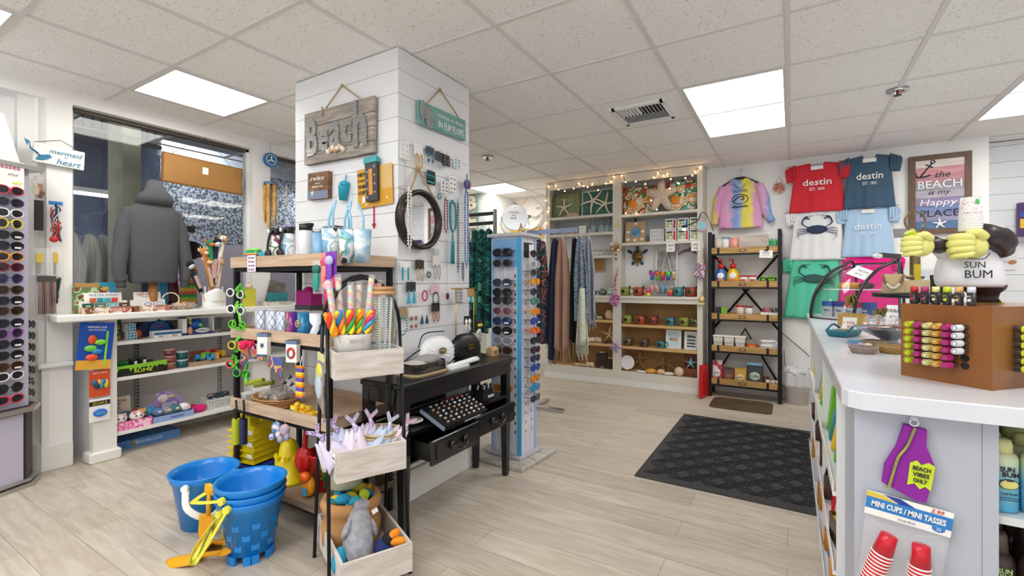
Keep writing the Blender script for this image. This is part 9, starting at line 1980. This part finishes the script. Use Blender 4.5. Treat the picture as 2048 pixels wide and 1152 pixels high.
# body
def floft(b,rings,m,n=26):
 vs=[]
 for(px,py,hw,dp,dy)in rings:
  c=fl(px,py,dy)
  for i in range(n):a=2*pi*i/n;vs.append((c[0]+hw*sF*cos(a),c[1]+dp*sin(a),c[2]))
 fs=[(k*n+(i+1)%n,k*n+i,(k+1)*n+i,(k+1)*n+(i+1)%n)for k in range(len(rings)-1)for i in range(n)]
 return b.add(vs,fs+[tuple(range(n)),tuple(range(len(rings)*n-1,(len(rings)-1)*n-1,-1))],m,True)
b=MB();floft(b,[(1948,466,12,.02,0),(1946,470,26,.035,0),(1944,478,38,.045,0),(1942,492,46,.052,0),(1939,512,52,.056,0),(1937,535,57,.06,0),(1938,556,60,.062,0),(1940,568,59,.062,0),(1941,574,54,.058,0)],WSH)
b.tube([fl(1862,492,-.02),fl(1884,497,-.01),fl(1915,505,0)],[16*sF,20*sF,28*sF],WSH,n=16,sm=4);b.tube([fl(1968,500,-.03),fl(1984,508,-.01),fl(1972,522,.0)],[20*sF,24*sF,20*sF],WSH,n=16,sm=4);b.bd('shirt',t)
b=MB();floft(b,[(1962,570,40,.05,0),(1964,578,36,.045,0),(1966,586,24,.035,0),(1968,596,20,.03,0),(1969,604,24,.035,0)],DKF);b.bd('trousers',t)
b=MB();b.ball(fl(1975,604),(27*sF,.03,8*sF),YEL,n=18,k=8);b.bd('feet',t)
b=MB();b.tube([fl(1908,478,-.05),fl(1930,474,-.058),fl(1958,484,-.055),fl(1974,502,-.035)],[19*sF,22*sF,24*sF,21*sF],DKF,n=18,sm=6);b.tube([fl(1832,488,-.03),fl(1850,490,-.03),fl(1866,493,-.02)],[13*sF,15.5*sF,16*sF],DKF,n=14,sm=4);b.bd('sleeve',t)
def fist(name,px,py,s,dy,hold=False):
 """closed glove seen from the side: smooth back of the hand, four curled fingers of unequal length and a thumb"""
 b=MB();q=lambda x,z,y=0:V(fl(px+x*s,py+z*s,dy+y*s))
 b.ball(q(4,2),(25*s*sF,.026*s,23*s*sF),YEL,n=22,k=14)
 for k in range(4):
  z=-13+10.5*k;L_=(.9,1.0,.95,.78)[k];r=(6.6,7,6.6,5.6)[k]*s*sF
  b.tube([q(-8,z*.8,-.018),q(-8-12*L_,z*.95,-.022),q(-8-22*L_,z,-.010),q(-8-22*L_,z+2,.006),q(-6-12*L_,z+2,.012)],[r,r,r*.95,r*.85,r*.8],YEL,n=10,sm=4)
 b.tube([q(12,-12,-.020),q(-2,-20,-.024),q(-16,-18,-.018)],[8*s*sF,7.6*s*sF,5.8*s*sF],YEL,n=10,sm=4)
 b.bd(name,t)
fist('right_hand',1900,493,1.12,-.055);fist('left_hand',1816,492,.92,-.035)
MB().tube([fl(1880,516,-.06),fl(1905,521,-.085),fl(1930,509,-.07)],.0012,BLACK,sm=4,n=5).bd('cuff_line',t)
b=MB();K=C('#1c1a1e',.4);b.text('SUN',(0,0,0),12*sF,K,wid=30*sF,T=loc(fl(1908,531)[0],-.0595,fl(1908,531)[2])@rot(0,0,-26));b.text('BUM',(0,0,0),15*sF,K,wid=40*sF,T=loc(fl(1913,549)[0],-.0625,fl(1913,549)[2])@rot(0,0,-22));b.bd('shirt_lettering',t)
# items held
p=fp+rot(0,0,AF).to_3x3()@V(fl(1905,466,-.052));t=TH('paper_cup_stack','stack of small white paper cups standing on the raised yellow glove','paper cups',p,AF);b=MB();r0=17*sF
for k in range(8):b.lathe([(r0*1.0,.0058*k*1.0),(r0*1.05,.0058*k+.004),(r0*.97,.0058*k+.0056)],PAPER,n=20)
b.lathe([(r0*1.0,.046),(r0*.98,.05),(r0*.85,.092)],mat('cup_print','#eceeee',.5,pat='speck',col2='#c8a0a0',scale=260,lo=.55,hi=.6),n=20);b.bd('cup',t);MB().ball((-.1*r0,-r0*.9,.078),(.006,.0015,.008),C('#5ab86a')).bd('print',t)
p=fp+rot(0,0,AF).to_3x3()@V(fl(1806,482,-.04));t=TH('held_tube','small dark tube with a lime cap held in the left yellow glove','tube',p,AF,rm=rot(0,0,AF)@rot(0,-35,0));MB().cyl((0,0,-.035),(0,0,.012),.009,C('#3a3634',.35),n=14).bd('tube',t);MB().cyl((0,0,.012),(0,0,.028),.0125,C('#b8d02a',.35),n=14).bd('cap',t)

# ============================================================ things further along the counter
def cp(px,py):p=at(px,py,z=CTZ);return(p.x,p.y,CTZ)
# curved glass pastry case
LC,DC,HC=.335,.40,.40;O_=at(1622,636,z=CTZ)
t=TH('pastry_case','curved glass countertop pastry case with black edges','display case',(O_.x,O_.y,CTZ),-45)
arc=[(0,.0,.0),(0,.0,.06),(0,.03,.17),(0,.10,.27),(0,.20,.35),(0,.30,.39),(0,DC,HC)]
for x in(0,LC):b=MB();b.tube([(x,y,z)for _,y,z in arc]+[(x,DC,.0),(x,0,.0)],.010,BLACK,sm=3,n=6);b.bd('edge_frame',t)
A=spl([(0,y,z)for _,y,z in arc],5);b=MB();b.sheet(lambda u,v:V((.006+u*(LC-.012),A[int(v*(len(A)-1))].y,A[int(v*(len(A)-1))].z)),1,len(A)-1,GLASS,th=.003);b.bd('curved_glass',t)
for x in(0,LC):b=MB();b.prism([(q.y,q.z)for q in A]+[(DC,.0)],.002,GLASS,T=loc(x,0,0)@rot(0,0,90));b.bd('side_glass',t)
b=MB();b.tube([(0,0,0),(LC,0,0)],.008,BLACK).tube([(0,DC,HC),(LC,DC,HC)],.008,BLACK);b.bd('rail',t);MB().b2((.01,.02,.006),(LC-.01,DC-.02,.014),C('#d8d8dc')).bd('floor_panel',t);MB().b2((.01,.10,.21),(LC-.01,DC-.02,.217),C('#e8ecee',.1)).bd('middle_shelf',t)
RC2=rot(0,0,-45).to_3x3()
def inc(x,y,z):v=RC2@V((x,y,z));return(O_.x+v.x,O_.y+v.y,CTZ+z)
for k,(x,y,c1,l)in enumerate(((.06,.10,'#2a5ab0','blue and grey breakfast bar box at the left in the pastry case'),(.15,.11,'#3a3f8a','grey cereal box with a blue lid in the pastry case'),(.235,.10,'#c8282a','red topped cereal box in the pastry case'),(.29,.16,'#1f4a9a','blue toaster pastry box at the right in the pastry case'))):
 t=TH('snack_box',l,'box',inc(x,y,.015),-45);MB().b2((-.04,-.02,0),(.04,.04,.11),C('#b8bcc8' if k<3 else c1)).b2((-.041,-.021,.075),(.041,.041,.112),C(c1)).bd('box',t);MB().text('pop' if k==3 else 'bars',(0,-.0225,.05),.02,PAPER if k==3 else C('#3a4a7a')).bd('lettering',t)
for k,(x,l)in enumerate(((.08,'left golden bread roll on the pastry case shelf'),(.155,'middle golden croissant on the pastry case shelf'),(.24,'dark loaf on the pastry case shelf'))):t=TH('pastry',l,'pastry',inc(x,.22,.219),-45+k*10);MB().ball((0,0,.022),(.045,.032,.024),C('#c88a3a' if k<2 else '#5a4038',.6)).ball((.025,0,.02),(.025,.025,.02),C('#b8752a' if k<2 else '#4a3430',.6)).bd('bread',t)
t=TH('price_card','tilted white handwritten card on top of the pastry case','sign',inc(.25,.16,.33),-45,rm=rot(0,0,-45)@rot(-55,20,0));MB().b2((-.07,-.002,-.05),(.07,.0,.05),PAPER).bd('card',t);MB().text('FRESH',(0,-.0035,.015),.02,C('#7a7a8a'),shear=.3).text('$2.50',(0,-.0035,-.02),.02,C('#7a7a8a'),shear=.3).bd('handwriting',t)
# small displays between case and wooden box
t=TH('gift_basket','square wicker gift box with a folded white price card at its front','basket',cp(1706,652),-20);b=MB();tray_crate(b,.13,.10,.075,.008,mat('straw_weave','#a8843f',.8,pat='weave',col2='#c8a45a',scale=120,bump=.4));b.bd('basket',t)
t=TH('price_card','white card with red lettering leaning on the wicker box','sign',cp(1698,662),-25,rm=rot(0,0,-25)@rot(-12));MB().b2((-.033,-.002,0),(.033,.001,.075),PAPER).bd('card',t);MB().text('1 FOR',(0,-.0035,.045),.014,C('#c84a3a')).text('$5',(0,-.0035,.022),.016,C('#c84a3a')).bd('lettering',t)
for k,(px,py,c_,l)in enumerate(((1703,618,'#8a7a3a','gold foil wrapped bundle on the wicker box'),(1760,625,'#7a7040','second gold foil bundle behind the candy bags'))):
 p=at(px,py+25,z=CTZ);t=TH('foil_bundle',l,'candy',(p.x,p.y,CTZ+(.075 if k==0 else .0)),k*40);b=MB();rr=RR(k)
 for q in range(9):a_=q*.7;b.box((.018*cos(a_),.018*sin(a_),.05+.004*q),(.028,.006,.06),C(c_,.3,.5),r=rot(rr.uniform(-40,40),rr.uniform(-40,40),q*40))
 b.bd('foil',t)
for k,(px,py,c_)in enumerate(((1740,658,'#e0a060'),(1757,656,'#c88a98'),(1773,662,'#d8b0a0'),(1790,660,'#e8d0c0'),(1800,650,'#c8a0a8'))):
 t=TH('candy_bag','clear bag of %s candy, %s from the left beside the wooden display'%(['orange','rose','peach','cream','pink'][k],['first','second','third','fourth','fifth'][k]),'candy bag',cp(px,py),k*33);blob_stuff(k+40,12,.05,.04,.035,[C(c_,.4),C('#f0ece8',.4),C('#b06a4a',.4)],.008,.014).bd('candy',t);MB().ball((0,0,.035),(.036,.03,.045),CLEAR).bd('bag',t)
p=cp(1802,650);t=TH('allure_card','white handwritten sign card propped behind the candy bags','sign',(p[0]-.01,p[1]+.06,CTZ),-30,rm=rot(0,0,-30)@rot(-8));MB().b2((-.06,-.002,0),(.06,.001,.12),PAPER).bd('card',t);MB().text('Allure',(-.01,-.0035,.085),.022,C('#3a3a4a'),shear=.3).text('2/$5.00',(-.01,-.0035,.045),.018,C('#3a3a4a'),shear=.3).bd('handwriting',t)
t=TH('teal_tray','teal lacquered boat-shaped tray with a cut-out handle','tray',cp(1688,672),65);TL_=C('#1c6c7c',.4);b=MB();b.box((0,0,.016),(.16,.075,.028),TL_,taper=1.18,tapy=1.25)
for s_ in(-1,1):b.tube([(s_*.06,-.0,.03),(s_*.045,0,.052),(0,0,.06)]if False else[(-.075,s_*.045,.03),(-.03,s_*.047,.05),(0,s_*.047,.055),(.03,s_*.047,.05),(.075,s_*.045,.03)],.006,TL_,sm=4)
b.bd('tray',t);MB().b2((-.03,-.02,.031),(.03,.02,.036),C('#b8a890')).bd('contents',t)
t=TH('silver_bowl','wide hammered silver bowl full of bracelets','bowl',cp(1778,690),0);MB().lathe([(.05,0),(.03,.012),(.03,.025),(.10,.06),(.125,.072),(.128,.075),(.11,.066),(.05,.035),(.001,.03)],mat('hammered','#9a9ca4',.35,.8,pat='noise',col2='#b8bac2',scale=60,bump=.3),n=32).bd('bowl',t)
for k in range(14):a_=k*.9;r=.02+.05*((k*7)%10)/10;v=cp(1778,690);t=TH('bead_bracelet','%s beaded bracelet, piece %d clockwise in the silver bowl'%(['dark red','black','cream','brown'][k%4],k+1),'bracelet',(v[0]+r*cos(a_),v[1]+r*sin(a_),CTZ+.066+.002*(k%3)),group='bracelets in the silver bowl');MB().tube([(.022*cos(q),.022*sin(q),.002*sin(q*2))for q in AN(12)],.0045,C(['#7a2a34','#2a2a30','#d8c8b8','#6a4a3a'][k%4],.35),closed=1,n=6).bd('beads',t)
def nest(label,px,py,r,c1,c2,group=None):
 t=TH('wicker_basket',label,'basket',cp(px,py),px%90,group);wicker(MB(),r*.7,r,r*.55,mat('nest_'+c1.strip('#'),c1,.85,pat='weave',col2=c2,scale=150),rows=6,n=22,thick=.0035).bd('basket',t);return t
nest('small grey willow nest basket holding shell rings on the counter',1727,706,.042,'#8a7a70','#a89890');t=TH('shell_ring','grey pearly stone ring in the small willow basket','ring',(cp(1727,706)[0],cp(1727,706)[1],CTZ+.022));MB().ball((-.008,0,.008),(.012,.01,.009),C('#a8a0b0',.2)).ball((.014,.004,.008),(.014,.011,.008),C('#c8c0a8',.3)).bd('stone',t)
nest('second willow basket behind the small one',1752,694,.045,'#7a6a58','#9a8a70');nest('amber woven bangle basket beside the wooden display',1785,706,.045,'#8a6f3f','#b8955a')
t=TH('fringed_cloth','pale blue fringed cloth hanging between the baskets and the silver bowl','cloth',cp(1727,690),-20);b=MB();LF=C('#6a9ab8',.9);b.box((0,0,.012),(.10,.04,.012),LF)
for k in range(14):b.tube([(-.05+k*.0077,-.02,.012),(-.052+k*.0079,-.034,.003)],.002,LF,n=4)
b.bd('cloth',t)
# black round riser with necklaces, brass ring stand
p=at(1835,600,y=1.2);zr=at(1832,585,y=1.05);t=TH('round_riser','black round display riser on a post behind the candy bags','display stand',(zr.x,1.05,CTZ));h=zr.z-CTZ;MB().lathe([(.165,h-.025),(.17,h-.02),(.17,h-.004),(.165,h)],BLACK,n=40).bd('plate',t);MB().lathe([(.07,0),(.06,.01),(.015,.02),(.015,h-.03)],BLACK,n=20).bd('pedestal',t)
R0=V((zr.x,1.05,CTZ+h))
t=TH('necklace_form','cream wooden box and necklace form on the round riser','display stand',R0+V((-.09,-.02,0)),-10);MB().box((0,0,.045),(.09,.06,.09),C('#cdb68a',.6),taper=.8).b2((.03,-.0,.0),(.14,.03,.06),C('#d8c49a')).bd('form',t)
t=TH('necklace','brown leather and pearl necklace draped on the cream form','necklace',R0+V((-.095,-.055,.05)),-10);b=MB();b.tube([(-.04,.01,.035),(-.03,-.005,-.0),(0,-.01,-.03),(.03,-.005,0),(.04,.01,.035)],.006,C('#8a5a40',.5),sm=4);b.bd('cord',t);b=MB()
for k in range(7):b.ball((-.02+k*.007,-.015,-.012-.018*sin(pi*k/6)),.007,C('#ece4d8',.25),n=8,k=6)
b.bd('pearls',t)
bp=at(1830,600,y=1.25);zt1,zt0=at(1830,470,y=1.25).z,CTZ;t=TH('ring_stand','antique brass post with a large open ring on top','display stand',(at(1830,500,y=1.25).x,1.25,CTZ),30);BRS=mat('antique_brass','#8a7a58',.35,.8);zz1=zt1-CTZ;sc=(V((at(1830,500,y=1.25).x,1.25,1.2))-CAM).dot(FWD)/FPX
MB().lathe([(.06,0),(.06,.01),(.022,.02),(.022,zz1-.02),(.03,zz1-.01),(.03,zz1),(.016,zz1+.005),(.016,zz1+.02)],BRS,n=20).bd('post',t);rR=20*sc;MB().tube([(rR*cos(a_),0,zz1+.02+rR+rR*sin(a_))for a_ in AN(28)],.005,BRS,closed=1,n=8).bd('ring',t);MB().lathe([(.034,zz1*.55),(.04,zz1*.57),(.034,zz1*.59)],BRS,n=18).bd('collar',t)
q=at(1808,466,y=1.3);t=TH('tilted_tablet','small silver tilted screen beside the brass ring','screen',q,rm=rot(0,0,10)@rot(-20));MB().box((0,0,0),(.09,.006,.05),C('#9a9a9c',.3,.6)).bd('screen',t)
MB().tube([(0,.01,0),(.0,.03,-.10)],.004,C('#7a7a7a')).bd('arm',t)
q=at(1828,545,y=1.35);t=TH('yellow_duster','yellow strap hanging on the brass post','strap',(q.x-.01,1.215,q.z),20);MB().box((0,0,-.02),(.025,.012,.12),C('#d8c02a',.5)).bd('strap',t)
q=at(1780,512,y=1.6);t=TH('swivel_boom','dark grey metal arm pointing left from behind the yellow glove','arm',q,30);MB().box((0,0,0),(.11,.03,.028),C('#5a5658',.4,.5),r=rot(0,5)).ball((-.07,0,.0),(.03,.02,.014),C('#e8e8ea')).bd('boom',t);MB().tube([(.05,0,0),(.06,0,CTZ-q.z)],.008,C('#5a5658',.4,.5)).bd('post',t)
q=at(1880,560,y=1.0);t=TH('bottle_rack','dark object with a red base standing behind the wooden display','stand',(q.x,1.0,CTZ),30);MB().box((0,0,.15),(.05,.05,.30),C('#1c1a1c')).box((-.02,-.02,.1),(.03,.03,.1),C('#5a1a2a')).bd('body',t)
t=TH('blue_binder','blue and white poster board propped behind the brass post','board',(at(1860,560,y=1.7).x,1.7,CTZ));MB().b2((-.05,-.01,0),(.09,.01,.20),C('#2a6ab0')).b2((-.05,-.01,.2),(.09,.01,.34),C('#dfe6ee')).bd('board',t)
